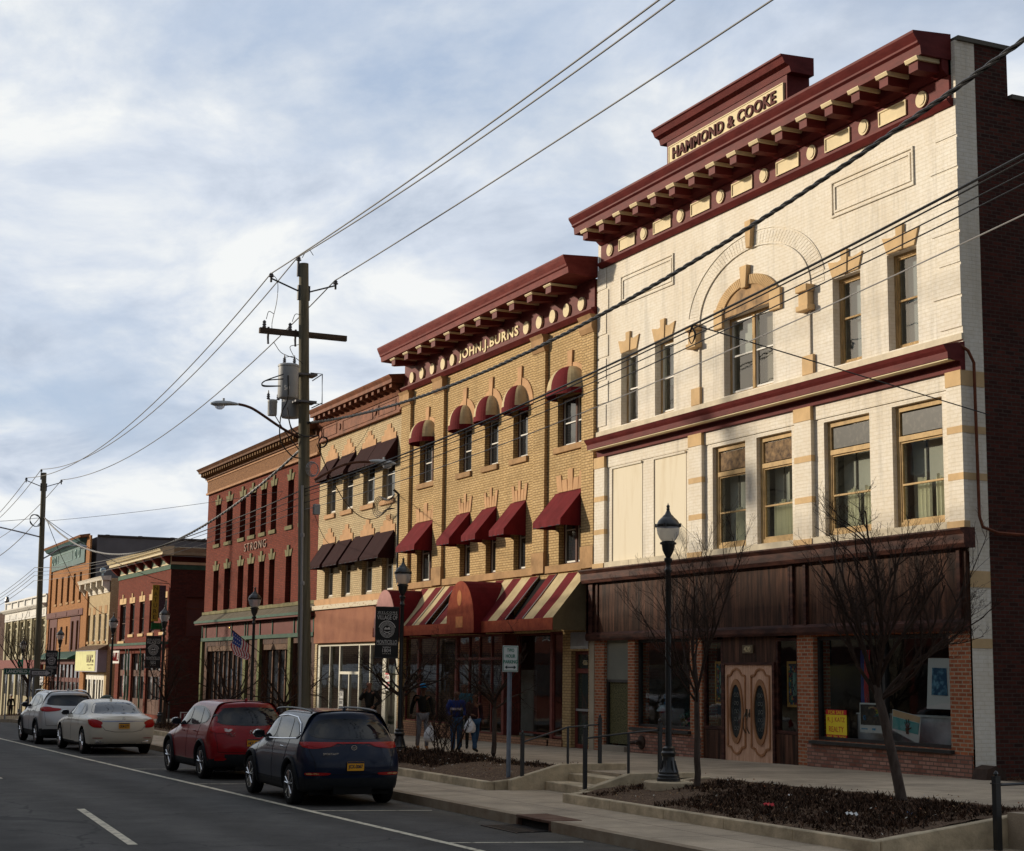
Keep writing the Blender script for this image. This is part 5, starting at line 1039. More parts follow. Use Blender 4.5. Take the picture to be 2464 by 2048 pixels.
road_line([(-130,5.9),(-80,7.05),(-58,7.70),(-45.2,8.04),(-30.6,8.48),(-20,8.78),(-6,9.1)],.12,'')
for a,c in ((-28.2,-22.2),(-46,-36.5),(-64,-55),(-12,-4)): road_line([(a,5.1 if a>-30 else 4.75),(c,4.72 if a>-30 else 4.9)],.13,'')
for x,ya in ((-20.9,8.75),(-26.5,8.6),(-33.6,8.4),(-39.1,8.22),(-45,8.05),(-50.5,7.9),(-57,7.73)): road_line([(x-.25,ya),(x+.25,10.6)],.08,'')
# drain: hooded inlet and grate
t=root('storm_drain','rusty iron kerb inlet hood with a grate set in the road','drain',(-22.75,KY,-2.3))
b=MB(); b.box(GX0,GX1,KY-.03,KY+.5,zl(-22.7)-.035,zl(-22.7)+.012).box(GX0,GX0+.06,KY-.03,KY+.5,-2.6,zl(-22.7)-.036).box(GX1-.06,GX1,KY-.03,KY+.5,-2.6,zl(-22.7)-.036); b.build('hood',mat('rusty_hood',(.10,.045,.03),.7,.4,5,.2,c2=(.16,.10,.07)),t,bevel=.008)
B('inlet_cavity',voidm,t,(GX0+.06,GX1-.06,KY+.05,KY+.1,-2.6,zl(-22.7)-.036))
b=MB(); z=zr(-22.8)
for k in range(16): b.box(-23.35+.075*k,-23.31+.075*k,KY-.55,KY-.06,z-.0,z+.014)
b.box(-23.4,-22.12,KY-.6,KY-.555,z,z+.013).box(-23.4,-22.12,KY-.055,KY-.02,z,z+.013).box(-23.4,-22.12,KY-.33,KY-.29,z,z+.012); b.build('grate',mat('iron_grate',(.04,.036,.033),.5,.3,9,metal=.5),t)
B('grate_void',flat('pit',(.004,.004,.004),1),t,(-23.38,-22.14,KY-.56,KY-.05,z-.002,z+.004))
# planters
rng=random.Random(11)
def planter(x0,x1,y0,y1,lab,cover,seed,diag=None):
    zc=lambda x:zl(x)+.155
    t=root('planter',lab,'planter',((x0+x1)/2,y0,zl(x0)),'raised beds along the kerb')
    b=MB(); n=int((x1-x0)/1.6)
    for i in range(n):
        xa=x0+(x1-x0)*i/n+.003; xb=x0+(x1-x0)*(i+1)/n-.003; j=rng.uniform(-.006,.006)
        b.add([(xa,y0+j,zl(xa)-.1),(xb,y0+j,zl(xb)-.1),(xb,y0+.15,zl(xb)-.1),(xa,y0+.15,zl(xa)-.1),(xa,y0+j+.01,zc(xa)),(xb,y0+j+.01,zc(xb)),(xb,y0+.15,zc(xb)),(xa,y0+.15,zc(xa))],[(0,3,2,1),(4,5,6,7),(0,1,5,4),(1,2,6,5),(2,3,7,6),(3,0,4,7)])
    for x in (x0,x1-.15): b.prism([(y0+.16,zl(x)-.3),(y1,zl(x)-.3),(y1,max(zs(x),zc(x))+.03),(y0+.16,zc(x))],x,x+.15,'X')
    b.build('kerb_wall',kerbm,t,bevel=.012)
    # soil
    b=MB(); nx,ny=int((x1-x0)*5),14; r=random.Random(seed)
    H={}
    for i in range(nx+1):
        for j in range(ny+1):
            x=x0+.1+(x1-x0-.2)*i/nx; y=y0+.13+(y1-y0-.1)*j/ny; f=j/ny
            H[i,j]=(x,y,(zc(x)-.03)*(1-f)+(max(zs(x),zc(x))-.0)*f+(.05*math.sin(f*math.pi))+r.uniform(-.02,.02))
    for i in range(nx):
        for j in range(ny): b.quad(H[i,j],H[i+1,j],H[i+1,j+1],H[i,j+1])
    b.build('soil',soilm,t,smooth=True)
    def hz(x,y):
        i=min(nx,max(0,int((x-x0-.1)/(x1-x0-.2)*nx))); j=min(ny,max(0,int((y-y0-.13)/(y1-y0-.1)*ny))); return H[i,j][2]
    # low juniper mat: short branching sprigs of dead brown leaves
    b=MB(); r=random.Random(seed+1)
    for (cx0,cx1,cy0,cy1,dens,hh) in cover:
        nn=int((cx1-cx0)*(cy1-cy0)*dens*1.7)
        for k in range(nn):
            x=r.uniform(cx0,cx1); y=r.uniform(cy0,cy1)
            e=min((x-cx0),(cx1-x),(y-cy0),(cy1-y)); 
            if e<.25 and r.random()>e*3: continue
            z=hz(x,y); h=hh*(.18+.5*r.random())*(.6+.5*math.sin(x*2.3+y*1.7)**2); a=r.uniform(0,6.28); tl=r.uniform(.1,.9)
            b.cur=r.choice([0,0,0,1,2,2])
            dx,dy=math.cos(a),math.sin(a); px,py=-dy*.011,dx*.011
            for s in range(3):
                zz=z+h*(s+.6)/3; o1=tl*h*(s/3); l=.018+.034*r.random(); aa=a+r.uniform(-1.3,1.3); ex,ey=math.cos(aa)*l,math.sin(aa)*l
                b.add([(x+dx*o1+px,y+dy*o1+py,zz-.03),(x+dx*o1-px,y+dy*o1-py,zz-.03),(x+dx*o1+ex,y+dy*o1+ey,zz+l*.5)],[(0,1,2)])
    if b.v:
        g=b.build('ground_cover',[mat('dead_juniper',(.075,.042,.026),.9,.4,9),mat('dead_juniper_light',(.17,.10,.065),.9,.4,9),mat('dead_juniper_dark',(.025,.016,.012),.9,.4,9)]); tag(g,kind='stuff')
    # chips and fallen leaves
    b=MB()
    for k in range(int((x1-x0)*170)):
        x=r.uniform(x0+.2,x1-.2); y=r.uniform(y0+.2,y1-.2); z=hz(x,y)+.018; a=r.uniform(0,3); l=r.uniform(.01,.035)
        b.quad((x,y,z),(x+l*math.cos(a),y+l*math.sin(a),z+.006),(x+l*math.cos(a)-.008*math.sin(a),y+l*math.sin(a)+.008*math.cos(a),z+.012),(x-.008*math.sin(a),y+.008*math.cos(a),z+.004))
    g=b.build('mulch_chips',mat('pale_chips',(.30,.21,.13),.9,.5,30)); tag(g,kind='stuff')
    b=MB()
    for k in range(int((x1-x0)*26)):
        x=r.uniform(x0+.2,x1-.2); y=r.uniform(y0+.2,y1-.15); z=hz(x,y)+r.uniform(.03,.13); a=r.uniform(0,6.28); l=r.uniform(.02,.04); b.cur=r.choice([0,0,0,1,2])
        c_,s_=math.cos(a)*l,math.sin(a)*l; b.quad((x,y,z),(x+c_,y+s_,z+.012),(x+c_-s_*.6,y+s_+c_*.6,z+.02),(x-s_*.6,y+c_*.6,z+.004))
    g=b.build('fallen_leaves',[mat('leaf_tan',(.24,.15,.08),.9,.4,20),mat('leaf_rust',(.20,.07,.03),.9,.4,20),mat('scrap_pale',(.45,.42,.36),.8,.2,20)]); tag(g,kind='stuff')
    return hz
hP2=planter(-25.45,-16.9,12.65,15.5,'raised bed at right front with brown ground cover and two young trees',[(-25.2,-24.4,12.85,14.6,420,.13),(-24.4,-22.6,13.9,15.4,420,.13),(-22.8,-17.05,12.85,15.42,640,.15)],5)
hP1=planter(-43.6,-28.55,12.62,15.0,'raised bed behind the dark blue car with red brown ground cover',[(-43.3,-32.6,13.1,14.9,650,.26),(-32.6,-29.3,14.3,14.95,500,.15)],9)
hP3=planter(-62.5,-50.0,12.6,14.9,'raised bed beside the red car and the flag lamp',[(-62,-50.5,13.0,14.8,180,.2)],15)
hP4=planter(-77.5,-66.5,12.5,14.8,'raised bed beside the white cars',[(-77,-67,12.9,14.6,120,.2)],25)
hP5=planter(-100,-83.5,12.4,14.8,'raised bed near the far green street sign',[(-99,-84,12.9,14.6,60,.2)],35)
# steps and cheek walls
t=root('steps','short flight of concrete steps between the two raised beds with sloping side walls','steps',(-27,14,-2.1))
b=MB(); b.box(-28.38,-25.62,13.75,14.25,-2.4,-2.01); b.box(-28.38,-25.62,14.25,14.75,-2.4,-1.87); b.build('treads',kerbm,t,bevel=.012)
for x,y0,y1,y2 in ((-28.55,13.05,14.1,15.5),(-25.62,13.05,14.0,15.3)):
    b=MB(); b.prism([(y0,-2.4),(y2,-2.4),(y2,-1.70),(y1,-1.70),(y0,-1.98)],x,x+.17,'X'); b.build('cheek_wall',kerbm,t,bevel=.01)
# litter
def litter(x,y,z,c,l,lab,ln=.12,w=.03,a=.5):
    o=MB(); ca,sa=math.cos(a),math.sin(a)
    n=7
    for i in range(n):
        u,v=i/n-.5,(i+1)/n-.5
        def P(s,q,k): return (x+ln*s*ca-w*q*sa,y+ln*s*sa+w*q*ca,z+.008+.02*math.sin(k*2.4)+(.012 if q>0 else 0))
        o.quad(P(u,-.5,i),P(v,-.5,i+1),P(v,.5,i+1),P(u,.5,i))
    o=o.build('litter',flat('litter_'+c[0],c[1],.5)); tag(o,lab,'litter',l)
LG='litter scattered on the raised beds'
litter(-18.6,13.6,-1.83,('white',(.7,.7,.68)),LG,'white folded paper scrap on the right bed in front of the leaning tree',.22,.05,.2)
litter(-20.6,13.6,-1.86,('red',(.6,.03,.04)),LG,'red wrapper scrap on the brown ground cover',.22,.06,.1)
litter(-21.3,14.5,-1.80,('white',0),LG,'crumpled white cup by the near young tree',.12,.09,1.2)
litter(-17.9,14.6,-1.78,('stick',(.45,.38,.28)),LG,'pale stick lying on the right bed',.45,.03,.15)
litter(-18.1,14.2,-1.80,('blue',(.05,.2,.5)),LG,'small blue wrapper beside the leaning tree',.10,.04,.9)
litter(-31.2,14.6,-1.83,('white',0),LG,'white scrap on the bed near the two hour sign',.10,.07,.9)
litter(-37.6,13.9,-1.8,('white',0),LG,'tiny white scrap in the reddish ground cover',.06,.05,.9)
# ================================================================== street lamps
lampm=flat('lamp_black',(.014,.016,.018),.32,spec=.6)
def lamp_glass():
    m=bpy.data.materials.new('lamp_acrylic'); m.use_nodes=True; nt=m.node_tree; nt.nodes.clear(); L=nt.links.new
    o=N(nt,'ShaderNodeOutputMaterial'); a=N(nt,'ShaderNodeMixShader'); tr=N(nt,'ShaderNodeBsdfTransparent'); tr.inputs[0].default_value=(.85,.87,.9,1)
    pr=N(nt,'ShaderNodeBsdfPrincipled'); pr.inputs['Base Color'].default_value=(.62,.63,.66,1); pr.inputs['Roughness'].default_value=.12; a.inputs[0].default_value=.55
    tc=N(nt,'ShaderNodeTexCoord'); wv=N(nt,'ShaderNodeTexNoise',Scale=7.0); L(tc.outputs['Object'],wv.inputs['Vector']); bp=N(nt,'ShaderNodeBump',Strength=.4,Distance=.05); L(wv.outputs['Fac'],bp.inputs['Height']); L(bp.outputs[0],pr.inputs['Normal'])
    L(tr.outputs[0],a.inputs[1]); L(pr.outputs[0],a.inputs[2]); L(a.outputs[0],o.inputs[0]); return m
acr=lamp_glass()
def make_lamp():
    t=root('street_lamp','x','street lamp',(0,0,0),'black acorn street lamps along the sidewalk')
    b=MB(); b.lathe([(.20,0),(.20,.05),(.185,.06),(.185,.10),(.165,.12),(.17,.15),(.13,.22),(.105,.34),(.10,.40),(.125,.43),(.13,.47),(.105,.50),(.11,.55),(.06,.58)],n=16)
    for k in range(8): a=k*math.pi/4; b.tube([(.165*math.cos(a),.165*math.sin(a),.13),(.108*math.cos(a),.108*math.sin(a),.34)],.012,4)
    b.build('base',lampm,t,smooth=True)
    b=MB(); b.lathe([(.055,.56),(.050,2.5),(.045,3.5),(.06,3.52),(.06,3.56),(.045,3.58),(.045,3.66),(.07,3.70),(.07,3.74),(.04,3.76)],n=12); b.build('pole',lampm,t,smooth=True)
    b=MB(); b.lathe([(.04,3.76),(.06,3.80),(.10,3.88),(.115,3.98),(.13,3.99),(.13,4.02),(.115,4.03),(.10,4.04)],n=16)
    for k in range(12): a=k*math.pi/6; b.lathe([(0,0),(.012,0),(.012,.03),(0,.035)],(.13*math.cos(a),.13*math.sin(a),3.985),5)
    b.build('globe_holder',lampm,t,smooth=True)
    b=MB(); b.lathe([(.11,4.04),(.15,4.09),(.185,4.17),(.20,4.26),(.198,4.29)],n=20); b.build('globe',acr,t,smooth=True)
    b=MB(); b.lathe([(.205,4.28),(.21,4.29),(.208,4.33),(.195,4.335),(.17,4.39),(.12,4.44),(.10,4.455),(.095,4.47),(.06,4.50),(.035,4.55),(.025,4.58),(.035,4.60),(.012,4.61)],n=20)
    for a in (math.pi/4,3*math.pi/4,5*math.pi/4,7*math.pi/4): b.lathe([(0,-.03),(.028,-.03),(.028,.03),(0,.03)],(.205*math.cos(a),.205*math.sin(a),4.31),8)
    b.build('hood',lampm,t,smooth=True)
    b=MB(); b.lathe([(.012,4.605),(.03,4.625),(.03,4.65),(.01,4.67),(.004,4.70)],n=8); b.build('finial',lampm,t,smooth=True)
    return t
def copy_tree(o,parent=None):
    c=o.copy(); COL.objects.link(c); c.parent=parent
    for ch in list(o.children): copy_tree(ch,c)
    return c
lampspec=[(-24.4,14.13,'nearest black acorn street lamp standing by the white brick building steps'),(-37.35,14.2,'street lamp carrying the clearest village banner, in front of the arched awning'),(-50.6,14.25,'street lamp behind the flag by the STRONG building'),(-63.4,14.3,'street lamp with a village banner in front of the NATURE sign'),(-73.4,14.3,'street lamp without banner in front of the narrow cream building'),(-87.2,14.3,'street lamp with a village banner in front of the orange building'),(-100.0,14.3,'farthest street lamp rising above the green LANDFIELD sign')]
lm=make_lamp()
lamps=[]
for i,(x,y,l) in enumerate(lampspec):
    o=lm if i==0 else copy_tree(lm); o.location=(x,y,zs(x)+.0); o['label']=l; lamps.append(o)
    if i==0:
        pd=root('lamp_plinth','low round concrete pad under the nearest street lamp','plinth',(x,y,zs(x)-.1)); b=MB(); b.lathe([(.42,-.3),(.42,.0),(.40,.015),(0,.016)],(x,y,zs(x)-.0),24); b.build('pad',kerbm,pd); o.location.z+=.016
bk=flat('banner_black',(.012,.014,.017),.7); bw=flat('banner_white',(.52,.52,.52),.7)
def make_banner():
    t=root('village_banner','x','banner',(0,0,0),'black village banners hanging on the street lamps')
    B('cloth',bk,t,(-.006,.006,-.68,-.08,2.26,3.46))
    b=MB(); b.tube([(0,0,3.47),(0,-.72,3.47)],.012).tube([(0,0,2.25),(0,-.72,2.25)],.012); b.build('arms',lampm,t)
    x=.0065; cy=-.38
    text('WELCOME','lettering',bw,t,(x,cy,3.34),.50,.05,face='+X',ext=.003,spacing=1.5)
    text('VILLAGE OF','lettering',bw,t,(x,cy,3.22),.52,.10,face='+X',ext=.003)
    text('MONTICELLO','lettering',bw,t,(x,cy,2.63),.52,.10,face='+X',ext=.003)
    text('Established','lettering',bw,t,(x,cy,2.51),.20,.04,face='+X',ext=.003); text('1804','lettering',bw,t,(x,cy,2.43),.22,.09,face='+X',ext=.003)
    b=MB()
    for z in (3.295,2.562): b.box(x-.001,x+.003,cy-.26,cy+.26,z,z+.008)
    for k in range(5): b.box(x-.001,x+.003,cy-.10+.045*k,cy-.08+.045*k,2.345,2.36)
    b.build('rules',bw,t)
    def ring(r0,r1,a0=0,a1=360,n=28):
        q=MB()
        for i in range(n):
            A,C=R(a0+(a1-a0)*i/n),R(a0+(a1-a0)*(i+1)/n)
            q.prism([(cy+r0*math.cos(A),2.92+r0*math.sin(A)),(cy+r1*math.cos(A),2.92+r1*math.sin(A)),(cy+r1*math.cos(C),2.92+r1*math.sin(C)),(cy+r0*math.cos(C),2.92+r0*math.sin(C))],x-.001,x+.003,'X')
        return q
    q=ring(.205,.225,15,165,18); r2=ring(.175,.185); q.v,q.f,q.m=q.v+r2.v,q.f+[tuple(i+len(q.v) for i in f) for f in r2.f],q.m+r2.m
    r3=ring(.115,.125); n0=len(q.v); q.f+= [tuple(i+n0 for i in f) for f in r3.f]; q.v+=r3.v; q.m+=r3.m
    for k in range(26): a=k*2*math.pi/26; q.box(x-.001,x+.003,cy+.15*math.cos(a)-.008,cy+.15*math.cos(a)+.008,2.92+.15*math.sin(a)-.014,2.92+.15*math.sin(a)+.014)
    q.prism([(cy-.09,2.93),(cy-.04,2.99),(cy,2.96),(cy+.05,3.0),(cy+.09,2.93)],x-.001,x+.003,'X')
    q.prism([(cy-.09,2.90),(cy-.09,2.885),(cy+.08,2.82),(cy+.08,2.84)],x-.001,x+.003,'X'); q.prism([(cy+.09,2.90),(cy+.09,2.885),(cy-.08,2.82),(cy-.08,2.84)],x-.001,x+.003,'X')
    q.build('village_seal',bw,t); return t
bn=make_banner()
for i,(k,l) in enumerate(((1,'village banner on the second lamp, beside the pink arched awning'),(3,'village banner hanging in front of the NATURE sign'),(5,'farthest village banner, left of the orange building awning'))):
    o=bn if i==0 else copy_tree(bn); o.location=lamps[k].location; o['label']=l
    if i: pass
# ================================================================== signs, rails
steel=mat('galvanised',(.20,.23,.28),.5,.15,6,metal=.3)
def post(b,x,y,z0,z1,w=.03):
    b.box(x-w,x+w,y-.012,y+.012,z0,z1)
t=root('parking_sign','two hour parking sign on a steel post in the raised bed','sign',(-28.95,13.25,-2.0))
b=MB(); b.box(-28.98,-28.965,13.21,13.29,-2.05,.42).box(-28.965,-28.95,13.21,13.225,-2.05,.42).box(-28.965,-28.95,13.275,13.29,-2.05,.42); b.build('post',steel,t)
whs=flat('sign_white',(.56,.60,.60),.5); grs=flat('sign_green',(.01,.16,.10),.5)
bd=MB(); bd.box(-28.94,-28.93,13.085,13.415,.02,.52); bd=bd.build('plate',whs,t,bevel=.004)
B('border',grs,bd,(-28.929,-28.926,13.095,13.105,.035,.505),(-28.929,-28.926,13.395,13.405,.035,.505),(-28.929,-28.926,13.105,13.395,.495,.505),(-28.929,-28.926,13.105,13.395,.035,.045))
for s_,z in (('TWO',.435),('HOUR',.325),('PARKING',.215)): text(s_,'lettering',grs,bd,(-28.929,13.25,z),{'TWO':.15,'HOUR':.20,'PARKING':.29}[s_],.068,face='+X',ext=.003,off=.02)
b=MB(); b.box(-28.929,-28.926,13.17,13.33,.10,.12); b.prism([(13.13,.11),(13.18,.145),(13.18,.075)],-28.929,-28.926,'X'); b.prism([(13.37,.11),(13.32,.145),(13.32,.075)],-28.929,-28.926,'X'); b.build('arrow',flat('arrow_black',(.02,.04,.04),.5),bd)
def face_sign(name,lab,x,yc,z0,z1,w,posty,bg,border,cat='sign',zb=-2.35):
    t=root(name,lab,cat,(x,yc,zb)); b=MB()
    for py in posty: b.box(x-.06,x-.03,py-.03,py+.03,zb,z1)
    b.build('post',steel,t); d=B('plate',bg,t,(x,x+.01,yc-w/2,yc+w/2,z0,z1),bevel=.003)
    e=.015; B('border',border,d,(x+.0105,x+.013,yc-w/2+e,yc-w/2+e+.012,z0+e,z1-e),(x+.0105,x+.013,yc+w/2-e-.012,yc+w/2-e,z0+e,z1-e),(x+.0105,x+.013,yc-w/2+e+.012,yc+w/2-e-.012,z1-e-.012,z1-e),(x+.0105,x+.013,yc-w/2+e+.012,yc+w/2-e-.012,z0+e,z0+e+.012))
    return t,d
dgr=flat('street_sign_green',(.004,.085,.05),.5)
t,d=face_sign('street_sign','long green LANDFIELD street name sign at the left edge',-78.0,11.125,-.35,-.06,1.55,(10.52,),dgr,bw)
text('LANDFIELD AVE','lettering',flat('reflective_white',(.8,.8,.8),.5),d,(-77.989,11.12,-.205),1.30,.15,face='+X',ext=.004)
t,d=face_sign('one_way_sign','black and white ONE WAY arrow sign beside the far utility pole',-74.0,11.385,-.40,-.10,.93,(10.95,11.10),bk,bw)
b=MB(); b.prism([(11.0,-.325),(11.0,-.175),(11.60,-.175),(11.60,-.13),(11.80,-.25),(11.60,-.37),(11.60,-.325)],-73.989,-73.985,'X'); b.build('arrow',flat('arrow_grey_white',(.45,.45,.48),.5),d)
text('ONE WAY','lettering',bk,d,(-73.984,11.31,-.25),.52,.085,face='+X',ext=.004,off=.012)
t=root('street_sign','small square green sign on a post beyond the LANDFIELD sign','sign',(-99,14.0,-2.95)); b=MB(); post(b,-99.05,14.2,-3.3,.5); b.build('post',steel,t); d=B('plate',flat('bright_green_sign',(.01,.28,.16),.5),t,(-99.02,-99.0,13.9,14.2,-.0,.42)); B('print',bw,d,(-98.999,-98.99,13.98,14.12,.12,.3))
t=root('rent_sign','maroon FOR RENT yard sign partly hidden by the red car mirror','sign',(-54,13.0,-2.1)); mr_=flat('maroon_sign',(.12,.01,.02),.5)
b=MB(); post(b,-54.02,12.85,-2.2,-1.4,.012); post(b,-54.02,13.45,-2.2,-1.4,.012); b.build('post',steel,t); d=B('plate',bw,t,(-54.0,-53.98,12.83,13.48,-2.0,-1.40)); d2=B('panel',mr_,d,(-53.979,-53.976,12.86,13.45,-1.97,-1.43)); text('FOR','lettering',bw,d,(-53.975,13.155,-1.55),.40,.17,face='+X',ext=.004); text('RENT','lettering',bw,d,(-53.975,13.155,-1.82),.46,.17,face='+X',ext=.004)
t=root('trash_bin','dark green round topped trash bin behind the white sedan','trash bin',(-68,13.13,zs(-68)))
b=MB(); b.lathe([(.27,0),(.30,.05),(.31,.78),(.33,.80),(.33,.84),(.30,.84)],(-68,13.13,zs(-68)),20); b.build('body',flat('bin_green',(.02,.035,.028),.5),t,smooth=True)
b=MB(); b.lathe([(.33,.84),(.33,.90),(.30,1.02),(.22,1.12),(.10,1.18),(0,1.19)],(-68,13.13,zs(-68)),20); b.build('lid',mat('bin_lid',(.05,.065,.05),.45,.1,3),t,smooth=True)
# flag on the STRONG building
t=root('flag','stars and stripes flag on an angled pole in front of the STRONG building','flag',(-69.1,19.9,.9))
b=MB(); b.tube([(-68.9,19.95,.55),(-69.4,18.55,1.72)],.018); b.build('pole',brownfr,t); b=MB(); b.lathe([(0,-.04),(.04,-.02),(.045,.0),(.04,.03),(0,.045)],(-69.42,18.5,1.77),8); b.build('finial',flat('gilt',(.6,.4,.1),.3,metal=.8),t)
b=MB(); nu,nv=26,26
for i in range(nu):
    for j in range(nv):
        def P(a,c):
            u,v=a/nu,c/nv      # u along the fly, v down the hoist
            p0=Vector((-69.38,18.6,1.66))+Vector((.19,.55,-.46))*v*1.25
            return p0+Vector((1.15*u+.05*math.sin(u*7),-.30*u+.10*math.sin(u*9+v*2)*u,-1.05*u**.8*(1-.35*v)-.05*v*u+.04*math.sin(u*14)))
        s_=j*13//nv; b.cur=2 if (i<nu*.42 and j<nv*7/13) else (0 if s_%2==0 else 1)
        if b.cur==2 and (i%3==1 and j%3==1): b.cur=1
        b.quad(P(i,j),P(i+1,j),P(i+1,j+1),P(i,j+1))
b.build('cloth',[flat('flag_red2',(.40,.025,.04),.8),flat('flag_white2',(.62,.58,.52),.8),flat('flag_blue2',(.03,.06,.24),.8)],t,smooth=True)
# handrails: square posts with ball tops
def rail_post(b,x,y,z0,z1,w=.028,ball=True):
    b.box(x-w,x+w,y-w,y+w,z0,z1)
    if ball: b.box(x-w*1.35,x+w*1.35,y-w*1.35,y+w*1.35,z1-.10,z1-.085).lathe([(.0,0),(.018,.0),(.03,.03),(.018,.06),(0,.07)],(x,y,z1),8)
for X,P,lab in ((-28.45,[(13.3,-2.0,-1.24),(14.26,-1.75,-.98),(14.95,-1.80,-.93)],'black steel handrail on the left side of the steps beside the parking sign'),(-25.55,[(13.14,-1.98,-1.05),(13.99,-1.78,-.98),(14.62,-1.78,-.93)],'black steel handrail on the right side of the steps by the nearest lamp')):
    t=root('handrail',lab,'handrail',(X,P[0][0],P[0][1]),'handrails at the steps')
    for k,(y,z0,z1) in enumerate(P): b=MB(); rail_post(b,X,y,z0-.15,z1+(.10 if k!=1 else -.03),.030 if k!=1 else .018,k!=1); b.build('post',lampm,t)
    b=MB(); z=[p[2]-.03 for p in P]; z[0]=P[0][2]-.0-.02
    b.tube([(X,P[0][0],P[0][2]-.05),(X,P[1][0],z[1]),(X,P[2][0],z[2])],.018,6); b.build('rail',lampm,t)
t=root('handrail','black post and rail cut off at the lower right edge of the street','handrail',(-16.7,14.46,-2.15)); b=MB(); rail_post(b,-16.7,14.46,-2.2,-1.22,.04); b.build('post',lampm,t); b=MB(); b.tube([(-16.7,14.5,-1.33),(-16.7,15.5,-1.31),(-16.66,15.9,-1.25)],.02,6); b.build('rail',lampm,t)
b=MB(); rail_post(b,-16.66,15.9,-1.8,-1.1,.04); b.build('post',lampm,t)
for n_,(x,y) in enumerate(((-59.3,14.9),(-57.2,14.9),(-52.3,15.0),(-55.2,14.95),(-66.1,14.9),(-64.6,14.9))):
    t=root('bollard_post','x','post',(x,y,zs(x)),'black rail posts behind the far beds'); t['label']=['black rail post just right of the banner lamp base','black rail post second right of the banner lamp base','black rail post behind the roof of the red car','black rail post above the red car mirror','black rail post left of the banner lamp base, the farther one','black rail post close on the left of the banner lamp base'][n_]
    b=MB(); rail_post(b,x,y,zs(x)-.1,zs(x)+.95,.035); b.build('shaft',lampm,t)
# splash block / debris by the corner downspout
t=root('drain_hood','small dark metal drain hood at the foot of the white corner','drain hood',(-23.4,20.1,zs(-23.4))); b=MB(); b.prism([(19.85,-1.80),(20.35,-1.80),(20.3,-1.62),(20.1,-1.52),(19.92,-1.58)],-23.58,-23.2,'X'); b.build('hood',mat('rusty_iron',(.05,.03,.022)),t)
b=MB(); r=random.Random(77)
for k in range(500):
    x=r.uniform(-23.6,-18); y=20.15+abs(r.gauss(0,.5)); a=r.uniform(0,6); l=r.uniform(.02,.05); z=zs(x)+r.uniform(0,.03)
    b.quad((x,y,z),(x+l*math.cos(a),y+l*math.sin(a),z+.02),(x+l*math.cos(a+.5),y+l*math.sin(a+.5),z+.03),(x+l*.4*math.cos(a+.9),y+l*.4*math.sin(a+.9),z+.01))
tag(b.build('dead_leaves',mat('dead_leaf',(.10,.05,.025),.9,.5,9)),kind='stuff')
# ================================================================== utility poles and wires
polem=mat('weathered_pole',(.095,.085,.055),.9,.35,2.0,.6,stretch=(5,5,.25),c2=(.21,.19,.14),bscale=14)
wirem=flat('wire_black',(.012,.012,.013),.5); twm=mat('twisted_cable_grey',(.05,.05,.052),.4,.3,9,metal=.4)
insul=flat('insulator_grey',(.10,.10,.11),.3); tankm=mat('transformer_grey',(.34,.35,.36),.45,.10,2,.03); conduitm=mat('grey_conduit',(.33,.33,.34),.45,.15,2,metal=.3)
def utility_pole(lab,x,y,zb,zt,lean,arm_z,arms,r0=.17,r1=.125):
    """lean: top offset in y; arms: y offsets of the two line brackets"""
    t=root('utility_pole',lab,'utility pole',(x,y,zb))
    at=lambda z:(x,y+lean*(z-zb)/(zt-zb),z)
    b=MB(); n=16; b.tube([at(zb-.3+(zt-zb+.3)*i/n) for i in range(n+1)],[r0+(r1-r0)*i/n+.003*math.sin(i*1.9) for i in range(n+1)],14); b.build('shaft',polem,t,smooth=True)
    for s_ in arms:
        b=MB(); p=at(arm_z); b.tube([(x,p[1],p[2]-.18),(x,p[1]+s_,p[2]+.12)],.022,6).box(x-.05,x+.05,p[1]+(.1 if s_>0 else -.16),p[1]+(.16 if s_>0 else -.1),p[2]-.36,p[2]+.02).tube([(x,p[1]+s_,p[2]+.02),(x,p[1]+s_,p[2]+.16)],.03,6)
        o=b.build('line_bracket',blackm,t); b=MB(); b.lathe([(.03,0),(.07,.02),(.07,.04),(.04,.06),(.06,.08),(.03,.12)],(x,p[1]+s_,p[2]+.14),10); b.build('insulator',insul,o)
    p=at(zt); b=MB(); b.box(x-.03,x+.03,p[1]-.17,p[1]-.12,zt-.35,zt+.05).lathe([(.03,0),(.07,.02),(.07,.04),(.04,.06),(.06,.08),(.03,.12)],(x,p[1]-.14,zt+.05),10); b.build('top_insulator',insul,t)
    return t,at
P1,at1=utility_pole('near utility pole carrying grey transformers and a crossarm',-39.5,12.52,-1.98,10.35,-.42,9.75,(-.87,.85))
P2,at2=utility_pole('far utility pole left of the orange building',-83.0,12.62,-2.5,9.55,-.22,9.0,(-.85,.85),.16,.12)
P0,at0=utility_pole('utility pole beyond the right edge holding the wires',-3.0,12.4,-1.9,10.8,0,10.1,(-.86,.86))
